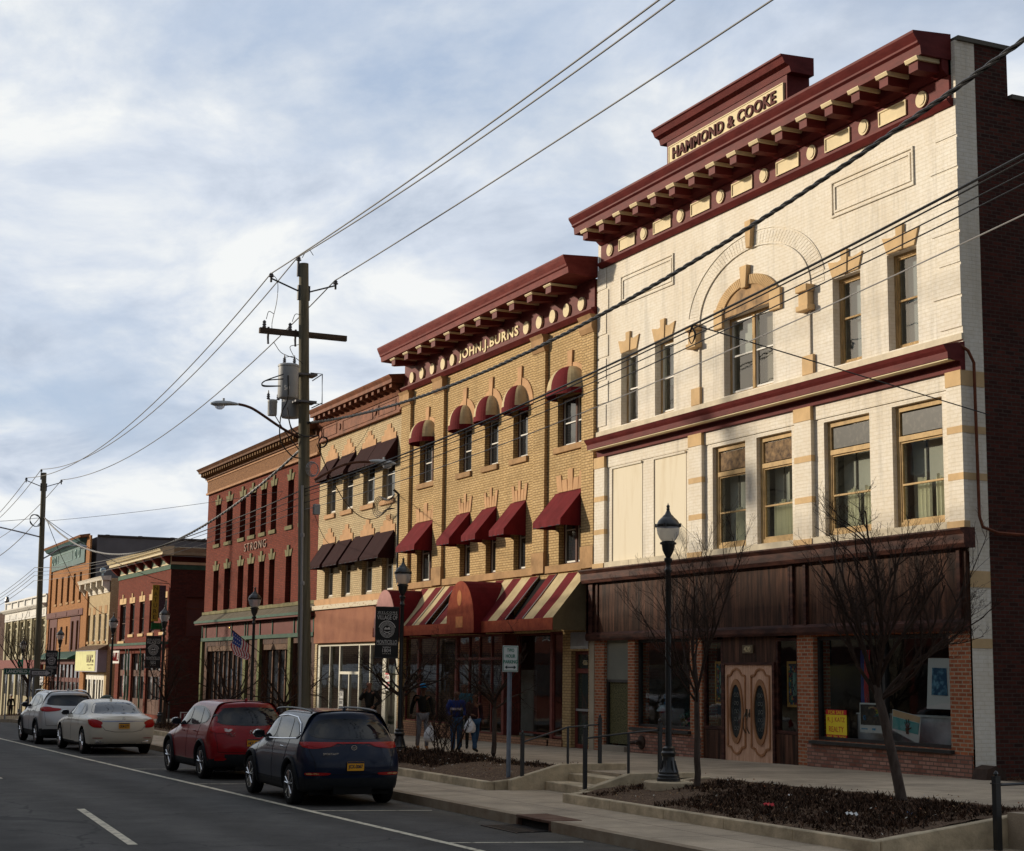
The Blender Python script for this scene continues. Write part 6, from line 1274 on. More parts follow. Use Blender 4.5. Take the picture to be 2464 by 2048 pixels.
# near pole fittings
b=MB(); b.box(-39.72,-39.60,11.04,13.36,8.46,8.60); ca=b.build('crossarm',mat('crossarm_wood',(.075,.055,.042),.85,.3,3,.3,stretch=(4,.6,4)),P1)
b=MB()
for y in (11.16,11.84): b.lathe([(.04,0),(.055,.03),(.035,.06),(.055,.09),(.035,.12),(.05,.16),(.02,.20)],(-39.66,y,8.60),10)
for y in (11.30,12.02): b.tube([(-39.75,y,8.66),(-39.78,y,8.40),(-39.74,y,8.22)],.03,6)
b.split('arrester',insul,ca)
def bracket_tank(y,dx,z0,z1,r,lab=None):
    b=MB(); c=(-39.5+dx,y,z0); h=z1-z0
    b.lathe([(r*.92,0),(r*.96,.02),(r,.05),(r,h-.05),(r*1.06,h-.04),(r*1.06,h),(r*.9,h+.03),(0,h+.05)],c,24); o=b.build('transformer',tankm,P1,smooth=True)
    q=MB()
    for a in (-.12,.14): q.lathe([(.03,0),(.05,.02),(.03,.05),(.05,.07),(.03,.10),(.045,.12),(.02,.16),(.01,.24)],(c[0]+.02,c[1]+a,z1+.03),8)
    q.build('bushing',insul,o); 
    for k in range(3):
        q=MB(); 
    return o
o=bracket_tank(11.70,.30,6.76,7.60,.255); text('50','lettering',bw,o,(-39.5+.30+.262,11.60,6.98),.13,.12,face='+X',ext=.006)
bracket_tank(12.0,-.42,6.38,7.48,.235); bracket_tank(12.72 if False else 11.55,-.52,6.42,6.80,.12)
b=MB(); b.tube([(-39.42,12.35,7.50),(-39.42,12.66,7.50),(-39.42,12.68,6.72),(-39.42,12.35,6.72)],.016,5).tube([(-39.42,12.4,7.3),(-39.42,12.64,7.48)],.014,5).tube([(-39.42,12.4,6.6),(-39.42,12.66,6.74)],.014,5)
b.box(-39.75,-39.3,11.95,12.5,7.42,7.47).box(-39.75,-39.3,11.95,12.5,6.72,6.77); b.build('mounting_bracket',mat('bracket_steel',(.12,.12,.13),.5,.2,5,metal=.5),P1)
def wig(b,pts,r=.009,n=5,k=10):
    """smooth lead through control points (Catmull-Rom)"""
    P=[Vector(p) for p in pts]; P=[P[0]*2-P[1]]+P+[P[-1]*2-P[-2]]; out=[]
    for i in range(1,len(P)-2):
        for s in range(k):
            u=s/k; out.append(.5*((2*P[i])+(P[i+1]-P[i-1])*u+(2*P[i-1]-5*P[i]+4*P[i+1]-P[i+2])*u*u+(3*P[i]-P[i-1]-3*P[i+1]+P[i+2])*u**3))
    out.append(P[-2]); b.tube(out,r,n)
b=MB(); X=-39.5
wig(b,[(X,11.25,10.0),(X,11.42,9.8),(X,11.42,9.3),(X,11.32,8.75),(X,11.32,8.5)]); wig(b,[(X,12.05,10.5),(X,12.2,10.75),(X,12.35,10.6)])
wig(b,[(X,11.16,8.8),(X,11.22,9.0),(X,11.36,8.95)]); wig(b,[(X,11.84,8.8),(X,11.92,9.0),(X,12.05,9.0)])
wig(b,[(X+.1,11.35,8.2),(X+.2,11.5,7.95),(X+.3,11.65,7.85),(X+.32,11.82,7.8)]); wig(b,[(X+.1,12.0,8.2),(X+.2,11.75,8.1),(X+.3,11.82,7.85)])
wig(b,[(X+.3,11.58,7.8),(X+.35,11.8,7.82),(X+.2,12.1,7.7)])
for k in range(2): wig(b,[(X+.55,11.5,7.2+.12*k),(X+.5,11.05,7.12),(X+.5,11.0,6.98+.02*k),(X+.5,11.45,7.02)],.016)
wig(b,[(X+.55,11.62,7.3),(X+.58,11.62,6.7),(X+.45,11.5,6.3),(X+.3,11.55,5.7),(X+.1,11.9,5.35),(X,12.2,5.3)],.016); wig(b,[(X+.5,11.64,6.5),(X+.4,11.8,6.0),(X+.2,12.2,5.85),(X+.1,12.6,5.9)],.016)
wig(b,[(X-.3,11.9,6.4),(X-.1,12.0,5.9),(X,12.2,5.8)],.014); wig(b,[(X-.4,11.6,6.4),(X-.2,11.8,6.0),(X,12.15,5.5)],.014)
for k in range(5): 
    a0=k*.5; wig(b,[(X+.05,12.75+.12*math.cos(a0+j),5.75+.14*math.sin(a0+j*1.1)) for j in range(6)],.014,4,5)
b.split('drop_lead',wirem,P1)
# riser conduit up the near pole, meter box, cable coil
b=MB(); b.tube([(X+.17,12.33,-2.0),(X+.17,12.28,1.5),(X+.165,12.20,4.6)],.035,8).lathe([(.05,0),(.06,.05),(.05,.10)],(X+.17,12.28,2.1),8).lathe([(.05,0),(.06,.05),(.05,.10)],(X+.17,12.24,3.3),8); b.build('conduit',conduitm,P1,smooth=True)
b=MB()
for k in range(4): b.tube([(X+.22,12.42+(.16-.015*k)*math.cos(R(a))+.02*k,5.02+(.19-.012*k)*math.sin(R(a))) for a in range(0,361,24)],.009,4)
b.build('cable_coil',mat('silver_cable',(.35,.36,.38),.4,.1,3,metal=.4),P1)
B('meter_box',tankm,P1,(X+.12,X+.26,12.50,12.66,3.88,4.14),bevel=.01)
def street_light(par,x,y0,z0,pts,head,m_arm,flip=1):
    b=MB(); wig(b,[(x,y0,z0)]+pts,.035,7); o=b.build('light_arm',m_arm,par,smooth=True)
    hy,hz=head; L=.72*flip; q=MB(); n=12; rings=[]
    for k,(u,w,h,dz) in enumerate(((0,.03,.03,0),(.12,.07,.05,0),(.35,.12,.07,.0),(.62,.16,.09,-.02),(.85,.15,.08,-.03),(1,.05,.03,-.03))):
        rings.append([(x+w*math.cos(2*math.pi*j/n),hy+L*u,hz+dz+h*math.sin(2*math.pi*j/n)*(1 if math.sin(2*math.pi*j/n)>0 else .6)) for j in range(n)])
    vs=[p for r in rings for p in r]; fs=[(i*n+j,i*n+(j+1)%n,(i+1)*n+(j+1)%n,(i+1)*n+j) for i in range(5) for j in range(n)]+[tuple(range(n)),tuple(range(5*n,6*n))]
    q.add(vs,fs).lathe([(.03,0),(.03,.06),(0,.065)],(x,hy+L*.55,hz+.07),8); hd=q.build('lamp_head',mat('cobra_grey',(.40,.43,.45),.4,.08,3),o,smooth=True)
    q=MB(); q.lathe([(.0,-.15),(.06,-.145),(.11,-.11),(.13,-.05)],(x,hy+L*.68,hz-.01),14); q.build('refractor',acr,hd,smooth=True)
rustarm=mat('rusty_arm',(.10,.045,.03),.7,.4,4,.1,metal=.2)
street_light(P1,X,12.18,5.82,[(X,11.7,6.02),(X,11.0,6.42),(X,10.75,6.52),(X,10.52,6.56)],(10.54,6.55),rustarm,-1)
street_light(P1,X-.02,12.58,4.78,[(X-.02,12.9,4.98),(X-.02,13.3,5.2),(X-.02,13.7,5.31),(X-.02,14.05,5.34)],(14.03,5.35),rustarm,1)
street_light(P2,-83,12.5,5.25,[(-83,12.9,5.5),(-83,13.4,5.85),(-83,13.75,5.98),(-83,13.98,6.0)],(13.96,6.0),conduitm,1)
street_light(P2,-83,12.35,6.36,[(-83,11.4,6.56),(-83,10.4,6.75),(-83,9.4,6.9)],(9.42,6.9),conduitm,-1)
def cat(a,b,sag,n=28,ex=1.0):
    a,b=Vector(a),Vector(b); return [a+(b-a)*(i/n)-Vector((0,0,4*sag*(i/n)*(1-i/n))) for i in range(n+1)]
def wire(name,lab,pts,r,m=None,grp=None):
    b=MB(); b.tube(pts,r,5); o=b.build(name,m or wirem); tag(o,lab,'wire',grp); return o
PG='power lines strung between the utility poles'
tops1=[(X,11.24,9.99),(X,11.93,10.50),(X,12.95,10.0)]; tops2=[(-83,11.62,9.25),(-83,12.26,9.72),(-83,13.27,9.25)]; tops0=[(-3,11.5,10.3),(-3,12.2,10.95),(-3,13.2,10.3)]; tops3=[(-128,12.6,8.9),(-128,13.3,9.3),(-128,14.3,8.9)]
nm=['street side','top','shop side']
for k in range(3):
    wire('power_line','upper power line on the %s insulator, near pole to the right edge'%nm[k],cat(tops0[k],tops1[k],(.34,.5,.18)[k]),.016,grp=PG)
    wire('power_line','upper power line on the %s insulator between the two poles'%nm[k],cat(tops1[k],tops2[k],(1.25,1.35,1.15)[k]),.016,grp=PG)
    wire('power_line','upper power line from the %s insulator leaving at the left edge'%nm[k],cat(tops2[k],tops3[k],.8),.018,grp=PG)
def twisted(lab,pts,r,m,tw=9.0,extra=None):
    b=MB(); out=[[],[],[]]; s=0; dense=[]
    for p,q in zip(pts,pts[1:]):
        for k in range(14): dense.append(p+(q-p)*(k/14))
    for i,p in enumerate(dense):
        if i: s+=(p-dense[i-1]).length
        for k in range(3):
            a=s*tw+k*2.094; out[k].append(p+Vector((0,math.cos(a)*r*1.15,math.sin(a)*r*1.15)))
    for k in range(3): b.tube(out[k],r,5)
    o=b.build('twisted_cable',m); tag(o,lab,'cable','twisted service cables'); return o
twisted('thick twisted black cable from the near pole across the white building to the top right',cat((X,12.32,6.22),(-3,12.3,9.3),1.72,22),.017,twm,8)
twisted('thick twisted cable sagging from the far pole to the near pole',cat((X,12.2,5.55),(-83,12.5,7.35),2.25,26),.019,mat('silver_twist',(.13,.13,.135),.4,.2,5,metal=.5),6)
for k in range(4):
    z=4.52-.175*k; grp='low service wires'
    wire('service_wire','%s of four low wires, near pole to the right edge'%('top','second','third','lowest')[k],cat((X,12.28,z),(-3,12.3,(6.9,6.6,6.5,6.15)[k]),(.62,.55,.55,.60)[k]),.018 if k==0 else .009,m=wirem if k<3 else mat('pale_wire',(.28,.27,.26),.5,.1,2),grp=grp)
    wire('service_wire','%s of four low wires between the two poles'%('top','second','third','lowest')[k],cat((X,12.28,z),(-83,12.2,(4.84,4.64,4.45,4.2)[k]),(.55,.45,.4,.35)[k]),.016 if k==0 else .009,m=wirem if k<3 else mat('pale_wire',(.28,.27,.26)),grp=grp)
    wire('service_wire','%s of four low wires leaving the far pole at the left edge'%('top','second','third','lowest')[k],cat((-83,12.2,(4.84,4.64,4.45,4.2)[k]),(-128,13.3,(4.0,3.8,3.6,3.4)[k]),.5),.014,grp=grp)
wire('service_wire','second bundle wire running just under the top low wire',cat((X,12.28,4.44),(-3,12.3,6.82),.60),.011,grp='low service wires')
wire('service_drop','drop cable from the near pole to the mast on the cream building',cat((X,12.6,5.7),(-53.0,19.9,6.1),1.35),.014); wire('service_drop','thin wire from the near pole down to the cream building awnings',cat((X,12.6,3.9),(-59.8,19.95,4.9),.35),.008)
wire('service_drop','loose wire rising from the awnings to the terracotta cornice',cat((-59.3,19.9,8.1),(-54.6,19.85,9.9),.55),.008)
wire('service_drop','thin cable slanting from the wires down to the brown side wall',cat((-23.5,12.3,4.98),(-23.0,20.4,4.85),-.0)if False else cat((-20.5,12.3,5.15),(-23.55,20.5,4.85),.0),.011)
b=MB()
for k in range(3): wig(b,[(-20.5+.03*k,12.28,5.13),(-20.58,12.28,4.98),(-20.5,12.28,4.86),(-20.42+.02*k,12.28,4.98),(-20.5,12.28,5.13)],.008,4,6)
tag(b.build('cable_loop',wirem),'small hanging loop of spare cable on the lower wires','cable')
wire('service_drop','long drop cable from the far pole to the low brick building corner',cat((-83,12.6,7.2),(-88.5,19.7,4.55),.25)if False else cat((-82.9,12.6,7.25),(-87.6,19.8,4.6),.35),.016)
wire('service_drop','long drop cable from the far pole to the narrow cream building',cat((-83,12.7,7.1),(-104.5,19.9,3.3),.9),.016)
wire('service_drop','thin guy wire crossing the sky from the far pole to the right',cat((-83,12.6,7.15),(-46,30,9.5),.6),.010)
for k in range(2): wire('service_drop','%s cable falling left from the far pole'%('twisted','thin')[k],cat((-83,12.3,7.3),(-90 if k else -100,2 if k else 11.0,8.0 if k else 5.6),.5),.02-.008*k)
b=MB()
for k in range(4): wig(b,[(-83+.1,12.1+.28*math.cos(a+k*.3),7.15+.3*math.sin(a+k*.2)) for a in (0,1.2,2.4,3.6,4.8,6.2)],.012,4,5)
b.build('cable_coil',wirem,P2)
# ================================================================== bare trees
barkm=mat('grey_brown_bark',(.055,.038,.030),.9,.4,7,.6,stretch=(2,2,.5),c2=(.11,.085,.07)); twigm=mat('twig_brown',(.030,.020,.016),.85,.3,9,c2=(.060,.038,.028))
def bare_tree(lab,x,y,z,H,th,r0,top_lean,style,seed,n1=9,density=1.0,cat_='tree',grp=None,ns=None):
    """tapered trunk, limbs and twigs; style 'vase' reaches up, 'wild' spreads sideways"""
    r=random.Random(seed); t=root('bare_tree',lab,cat_,(x,y,z),grp)
    tr=MB(); cr=MB()
    def seg(mb,p,d,L,ra,rb,up,wob,k=6,n=5):
        pts=[Vector(p)]; dirs=[]; d=Vector(d).normalized()
        for i in range(k):
            d=(d+Vector((r.gauss(0,wob),r.gauss(0,wob),r.gauss(0,wob)+up/k))).normalized(); pts.append(pts[-1]+d*(L/k)); dirs.append(d.copy())
        mb.tube(pts,[ra+(rb-ra)*i/k for i in range(k+1)],n,cap=False); return pts,dirs
    base=Vector((x,y,z-.15)); k=8; pts=[base+Vector((top_lean[0]*(i/k)**1.1,top_lean[1]*(i/k),(th+.15)*i/k))+Vector((r.gauss(0,.006),r.gauss(0,.006),0)) for i in range(k+1)]
    tr.tube(pts,[r0*1.35]+[r0*(1-.25*i/k) for i in range(1,k+1)],10); topd=(pts[-1]-pts[-3]).normalized()
    def grow(p,d,L,ra,lev):
        wild=style=='wild'
        P,D=seg(cr,p,d,L,ra,max(.0022,ra*.32),(.55 if not wild else .10) if lev<3 else (.35 if not wild else .0),.10+.03*lev if not wild else .16+.05*lev,k=7 if lev<3 else 4,n=6 if lev<2 else (4 if lev<3 else 3))
        if lev>=4 or ra<.0016: 
            return
        nch={0:6,1:5,2:5,3:3}[lev]; nch=max(1,int(round(nch*density*(.8+.4*r.random()))))
        for c in range(nch):
            u=.18+.8*(c+r.random())/nch; i=min(len(D)-1,int(u*len(D))); q=P[i]+(P[i+1]-P[i])*(u*len(D)-i if u*len(D)-i<1 else .5)
            a=r.uniform(0,6.283); dd=D[i]; s_=dd.cross(Vector((math.cos(a),math.sin(a),.3))); s_.normalize()
            ang=R(r.uniform(26,52) if not wild else r.uniform(35,75)); nd=dd*math.cos(ang)+s_*math.sin(ang)
            if not wild: nd.z=abs(nd.z)*.7+.3
            grow(q,nd,L*(.42+.25*r.random())*(1-.35*u),ra*(.50-.18*u),lev+1)
    for m_ in range(n1):
        f=m_/n1; a=f*6.283*1.618*3+r.random(); el=R(r.uniform(50,72)) if style=='vase' else R(r.uniform(15,60))
        if m_<2 and style=='vase': el=R(80)
        elif style=='vase' and m_%2: el=R(r.uniform(38,52))
        zz=pts[-1]-topd*(th*.16*r.random() if m_>2 else 0)
        L=(H-th)*(.78 if style=='vase' else .8)*r.uniform(.72,1.0)*(1.12 if m_==0 else 1)
        grow(zz,(math.cos(a)*math.cos(el),math.sin(a)*math.cos(el),math.sin(el)),L,r0*.46*r.uniform(.7,1),0 if m_<6 else 1)
    tr.build('trunk',barkm,t,smooth=True); o=cr.build('crown',twigm,t); return t
bare_tree('young bare tree with upswept twigs right of the nearest lamp',-23.75,14.3,-1.9,4.75,1.62,.058,(.03,-.02),'vase',21,9,.92)
bare_tree('leaning young bare tree in front of the big shop window',-19.35,15.1,-1.86,4.85,1.75,.085,(-.42,-.15),'vase',34,11,.98)
bare_tree('crooked bare tree just left of the parking sign',-32.9,14.7,-1.95,3.3,1.35,.06,(-.10,.05),'wild',5,9,.8)
bare_tree('bare tree beside the banner lamp with a rough dark trunk',-38.6,14.7,-1.97,3.7,1.5,.085,(.04,.0),'wild',8,9,.85)
bare_tree('tangled bare tree in front of the low brick corner building',-61.0,13.9,-2.2,3.9,1.1,.08,(.1,0),'wild',13,10,.85)
bare_tree('bare tree behind the red car, before the STRONG shopfront',-52.5,14.0,-2.1,3.6,1.1,.07,(0,0),'wild',17,9,.75)
bare_tree('bare tree between the near utility pole and the red car',-46.2,14.0,-2.05,3.6,1.1,.07,(0,0),'wild',19,9,.75)
bare_tree('dark bare tree behind the LANDFIELD sign',-93,13.6,-2.75,6.2,2.0,.11,(0,.1),'vase',23,9,.7)
bare_tree('thin bare tree left of the far utility pole base',-88,13.4,-2.6,3.6,1.1,.07,(0,0),'wild',29,8,.7)
# multi stem shrub
t=root('bare_shrub','many stemmed bare shrub standing in front of the walking group','shrub',(-35.0,14.4,-1.91)); r=random.Random(2); b=MB()
def sh(p,d,L,ra,lev):
    pts=[Vector(p)]; d=Vector(d)
    for i in range(5): d=(d+Vector((r.gauss(0,.14),r.gauss(0,.14),.06))).normalized(); pts.append(pts[-1]+d*L/5)
    b.tube(pts,[ra*(1-.55*i/5) for i in range(6)],5,cap=False)
    if lev<3:
        for c in range(4): 
            q=pts[r.randint(1,5)]; a=r.uniform(0,6.28); sh(q,(math.cos(a)*.8,math.sin(a)*.8,.9),L*.55,ra*.5,lev+1)
for k in range(8): a=k*.785+.3; sh((-35.0+.12*math.cos(a),14.4+.12*math.sin(a),-2.0),(math.cos(a)*.5,math.sin(a)*.5,1),1.0,.02,0)
b.build('stems',twigm,t)
# ================================================================== cars
def ev(o):
    dg=bpy.context.evaluated_depsgraph_get(); me=bpy.data.meshes.new_from_object(o.evaluated_get(dg)); return me
tyrem=mat('tyre_rubber',(.016,.016,.017),.85,.2,9); rimm=flat('alloy_bright',(.62,.62,.63),.25,metal=.9); rimd=flat('rim_dark',(.03,.03,.032),.4,metal=.5)
clad=mat('grey_plastic_cladding',(.022,.024,.027),.6,.15,6); carg=darkglass('car_glass',(.010,.012,.016),.03,.02); carg.node_tree.nodes['Principled BSDF'].inputs['Specular IOR Level'].default_value=.38; chrome=flat('chrome',(.75,.75,.76),.12,metal=1)
tlr=flat('tail_lamp_red',(.34,.004,.006),.25,coat=.25); tlc=flat('tail_lamp_clear',(.55,.50,.48),.1,coat=1); platey=flat('plate_orange',(.75,.35,.02),.5); plateb=flat('plate_navy',(.01,.02,.06),.5)
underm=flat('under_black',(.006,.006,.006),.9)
def car_paint(n,c,met=.3,rough=.28):
    return flat(n,c,rough,metal=met,coat=.38,spec=.2)
def make_car(name,lab,sp,loc,rot):
    S=sp['S']; xr=sp['xr']; xf=sp['xf']; lw=sp['lw']; J=(-1,-.80,-.42,0,.42,.80,1); nJ=len(J)-1; nI=len(S); K=6
    def P(i,j,k):
        x,w,z=S[i]; f=J[j]; ww=w*(lw[k] if i<sp['hood'] else sp['lwh'][k])
        if i==0: ww*=sp.get('rw',.84); xx=xr[k]+.14*abs(f)**3
        elif i==1: ww*=.955; xx=xr[k]+.17+.03*abs(f)
        elif i==2: ww*=.988; xx=max(x,xr[k]+.40)
        elif i==nI-1: ww*=.86; xx=xf[k]-.22*abs(f)**2.5
        elif i==nI-2: ww*=.97; xx=min(x,xf[k]-.16)
        else: xx=x
        zz=z[k]+(sp.get('crown',.045)*(1-f*f) if k==K else 0)
        return (xx,f*ww,zz)
    idx={}; vs=[]
    def V(i,j,k):
        if (i,j,k) not in idx: idx[i,j,k]=len(vs); vs.append(P(i,j,k))
        return idx[i,j,k]
    fs=[]
    for i in range(nI-1):
        for k in range(K):
            for j in (0,nJ): fs.append((V(i,j,k),V(i+1,j,k),V(i+1,j,k+1),V(i,j,k+1)))
        for j in range(nJ):
            for k in (0,K): fs.append((V(i,j,k),V(i+1,j,k),V(i+1,j+1,k),V(i,j+1,k)))
    for j in range(nJ):
        for k in range(K):
            for i in (0,nI-1): fs.append((V(i,j,k),V(i,j+1,k),V(i,j+1,k+1),V(i,j,k+1)))
    me=bpy.data.meshes.new('b'); me.from_pydata(vs,[],fs); bm=bmesh.new(); bm.from_mesh(me); bmesh.ops.recalc_face_normals(bm,faces=bm.faces)
    cl=bm.edges.layers.float.new('crease_edge')
    for e in bm.edges:
        zs_=[v.co.z for v in e.verts]
        if e.calc_face_angle(0)>.9: e[cl]=.25
    bm.to_mesh(me); bm.free()
    tmp=bpy.data.objects.new('tmp',me); COL.objects.link(tmp)
    m=tmp.modifiers.new('s','SUBSURF'); m.levels=3; m.render_levels=3
    full=ev(tmp); bv=BVHTree.FromPolygons([v.co.copy() for v in full.vertices],[tuple(p.vertices) for p in full.polygons])
    # wheel arches
    wr=sp['wr']; c=MB()
    for wx in sp['axles']: c.lathe([(wr+.075,-1.2),(wr+.075,1.2)],(wx,0,wr+.01),28,'Y')
    cut=c.build('cut',clad); tmp.data=full; tmp.modifiers.clear(); full.materials.clear(); full.materials.append(sp['paint']); full.materials.append(underm)
    bo=tmp.modifiers.new('b','BOOLEAN'); bo.operation='DIFFERENCE'; bo.object=cut; bo.solver='EXACT'
    body=ev(tmp); bpy.data.objects.remove(tmp); bpy.data.objects.remove(cut)
    t=root(name,lab,'car',(0,0,0),'cars parked along the kerb')
    # colour: lower cladding by height, arch insides dark
    body.materials.clear(); 
    for mm in (sp['paint'],clad,underm): body.materials.append(mm)
    for p in body.polygons:
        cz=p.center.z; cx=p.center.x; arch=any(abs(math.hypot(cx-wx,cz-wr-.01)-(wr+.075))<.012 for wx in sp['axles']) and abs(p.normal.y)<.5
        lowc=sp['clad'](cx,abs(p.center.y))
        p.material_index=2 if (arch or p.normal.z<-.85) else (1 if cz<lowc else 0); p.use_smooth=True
    bo_=bpy.data.objects.new('body',body); body.name='body'; COL.objects.link(bo_); bo_.parent=t
    body.set_sharp_from_angle(angle=R(40))
    def hit(a,b,d):
        if d=='rear': o,v=Vector((-6,a,b)),Vector((1,0,0))
        elif d=='left': o,v=Vector((a,3,b)),Vector((0,-1,0))
        else: o,v=Vector((a,-3,b)),Vector((0,1,0))
        h=bv.ray_cast(o,v); return (h[0],-v) if h[0] is not None else (None,-v)
    def densify(o,st=.05):
        out=[]
        for p,q in zip(o,o[1:]+o[:1]):
            n=max(1,int(math.hypot(q[0]-p[0],q[1]-p[1])/st)); out+=[(p[0]+(q[0]-p[0])*i/n,p[1]+(q[1]-p[1])*i/n) for i in range(n)]
        return out
    def decal(nm,outl,d,m,off=.006,par=None,smooth_corner=True):
        o=list(outl)
        if smooth_corner:
            for _ in range(2): o=[q for p0,p1 in zip(o,o[1:]+o[:1]) for q in ((p0[0]*.8+p1[0]*.2,p0[1]*.8+p1[1]*.2),(p0[0]*.2+p1[0]*.8,p0[1]*.2+p1[1]*.8))]
        o=densify(o); cx=sum(p[0] for p in o)/len(o); cz=sum(p[1] for p in o)/len(o); mb=MB(); R_=9; rows=[]
        for k in range(R_+1):
            s=1-k/R_; row=[]
            for a,b in o:
                h,nv=hit(cx+(a-cx)*s,cz+(b-cz)*s,d)
                row.append(h+nv*off if h is not None else None)
            rows.append(row)
        n=len(o)
        for k in range(R_):
            for i in range(n):
                q=[rows[k][i],rows[k][(i+1)%n],rows[k+1][(i+1)%n],rows[k+1][i]]
                if all(v is not None for v in q): mb.quad(*q)
        if not mb.v: return None
        ob=mb.build(nm,m,par or t,smooth=True); return ob
    def line(nm,pts,d,m,w=.006,off=.004,par=None):
        mb=MB(); L=[]
        for p,q in zip(pts,pts[1:]):
            n=max(1,int(math.hypot(q[0]-p[0],q[1]-p[1])/.05)); L+=[(p[0]+(q[0]-p[0])*i/n,p[1]+(q[1]-p[1])*i/n) for i in range(n)]
        L.append(pts[-1]); H=[hit(a,b,d) for a,b in L]; H=[h[0]+h[1]*off for h in H if h[0] is not None]
        if len(H)>1: mb.tube(H,w,4); return mb.build(nm,m,par or bo_)
    # side glass with pillars between panes
    for d in ('left','right'):
        g=decal('side_glass_surround',sp['dlo'],d,flat('gloss_black',(.01,.01,.011),.2),.004)
        for pn in sp['panes']: decal('side_window',pn,d,carg,.009,par=g)
        if sp.get('chrome'): line('window_trim',sp['dlo']+[sp['dlo'][0]],d,chrome,.011,.010,par=g)
    g=decal('rear_window',sp['rearg'],'rear',carg,.006)
    for d in ('left','right'):
        for ln in sp['lines']: line('door_seam',ln,d,underm,.005,.0)
        for hx,hz in sp['handles']:
            h,nv=hit(hx,hz,d)
            if h is not None: b=MB(); b.box(h.x-.11,h.x+.11,h.y-.025*(-1 if d=='left' else 1)*1,h.y+.035*(1 if d=='left' else -1),hz-.018,hz+.018); b.build('door_handle',sp.get('handlem',sp['paint']),t,bevel=.006)
    for ln in sp['rlines']: line('tailgate_seam',ln,'rear',underm,.005,.0)
    for nm,ol,m,d in sp['lamps']:
        for sg in (1,-1):
            if d=='rear': decal(nm,[(a*sg,b) for a,b in ol],'rear',m,.012)
            else: decal(nm,ol,'left' if sg>0 else 'right',m,.012)
    # plate and lettering
    h,_=hit(0,sp['plate'],'rear'); px=h.x-.03
    pl=B('licence_plate',platey,t,(px-.008,px,-.152,.152,sp['plate']-.076,sp['plate']+.076)); B('plate_strip',plateb,pl,(px-.010,px-.0085,-.150,.150,sp['plate']+.05,sp['plate']+.074))
    text(sp['ptext'],'lettering',plateb,pl,(px-.009,0,sp['plate']-.012),.26,.08,face='-X',ext=.003,off=.02)
    for s_,y,z,w,hh,mm in sp.get('words',()):
        h,_=hit(y,z,'rear'); 
        if h is not None: text(s_,'badge_lettering',mm,t,(h.x-.008,y,z),w,hh,face='-X',ext=.01)
    if sp.get('badge'):
        kind,z,r=sp['badge']; h,_=hit(0,z,'rear'); b=MB(); x=h.x-.012
        n=24
        for i in range(n):
            A,C=2*math.pi*i/n,2*math.pi*(i+1)/n; ky=r*(1.25 if kind!='star' else 1)
            b.prism([(ky*.84*math.cos(A),z+r*.82*math.sin(A)),(ky*math.cos(A),z+r*math.sin(A)),(ky*math.cos(C),z+r*math.sin(C)),(ky*.84*math.cos(C),z+r*.82*math.sin(C))],x-.006,x,'X')
        if kind=='star':
            for a in (90,210,330): b.tube([(x-.003,0,z),(x-.003,r*.85*math.cos(R(a)),z+r*.85*math.sin(R(a)))],[.009,.003],4)
        if kind=='wing':
            for sg in (1,-1): b.tube([(x-.003,0,z-.02),(x-.003,sg*r*.5,z+.02),(x-.003,sg*r*1.1,z+.025)],[.008,.01,.006],4)
        b.build('badge',chrome,t)
        if kind=='oval': text('KIA','badge_lettering',chrome,t,(x-.004,0,z),r*1.5,r*.62,face='-X',ext=.006)
    # wheels
    for wx in sp['axles']:
        for sg in (1,-1):
            y=sg*sp['track']; b=MB(); W=.115
            b.lathe([(wr*.68,-W*.9),(wr*.86,-W),(wr*.97,-W*.86),(wr,-W*.5),(wr,W*.5),(wr*.97,W*.86),(wr*.86,W),(wr*.68,W*.9)],(wx,y,wr),32,'Y'); w=b.build('wheel',tyrem,t,smooth=True)
            yo=y+sg*W*.80
            b=MB(); b.lathe([(0,yo-y-sg*.05),(wr*.66,yo-y-sg*.05),(wr*.70,yo-y+sg*.01),(wr*.66,yo-y+sg*.012),(wr*.64,yo-y-sg*.03),(0,yo-y-sg*.032)],(wx,y,wr),32,'Y'); b.build('rim_barrel',rimd,w,smooth=True)
            b=MB(); ns=sp['spokes']
            for k in range(ns):
                for dd in (-.10,.10):
                    a=2*math.pi*k/ns+.3+dd; a2=2*math.pi*k/ns+.3+dd*2.0
                    p0=Vector((wx+.04*math.cos(a),yo+sg*.004,wr+.04*math.sin(a))); p1=Vector((wx+wr*.66*math.cos(a2),yo+sg*.012,wr+wr*.66*math.sin(a2)))
                    b.tube([p0,p1],[.018,.014],4)
            b.lathe([(0,sg*.005),(.045,sg*.005),(.04,sg*.02),(0,sg*.022)],(wx,yo,wr),12,'Y')
            arch_n=32
            for i in range(arch_n):
                A,C=2*math.pi*i/arch_n,2*math.pi*(i+1)/arch_n
                y0_,y1_=sorted((yo-sg*.01,yo+sg*.012)); b.prism([(wx+wr*.63*math.cos(A),wr+wr*.63*math.sin(A)),(wx+wr*.685*math.cos(A),wr+wr*.685*math.sin(A)),(wx+wr*.685*math.cos(C),wr+wr*.685*math.sin(C)),(wx+wr*.63*math.cos(C),wr+wr*.63*math.sin(C))],y0_,y1_,'Y')
            b.build('rim',rimm,w)
            if sp['archclad']:
                pts=[]; 
                for a in range(-18,199,9):
                    ax,az=wx+(wr+.095)*math.cos(R(a)),wr+.01+(wr+.095)*math.sin(R(a)); h,nv=hit(ax,az,'left' if sg>0 else 'right')
                    if h is not None: pts.append(h+nv*.002)
                if len(pts)>3: b=MB(); b.tube(pts,.038,6); b.build('arch_trim',clad,t,smooth=True)
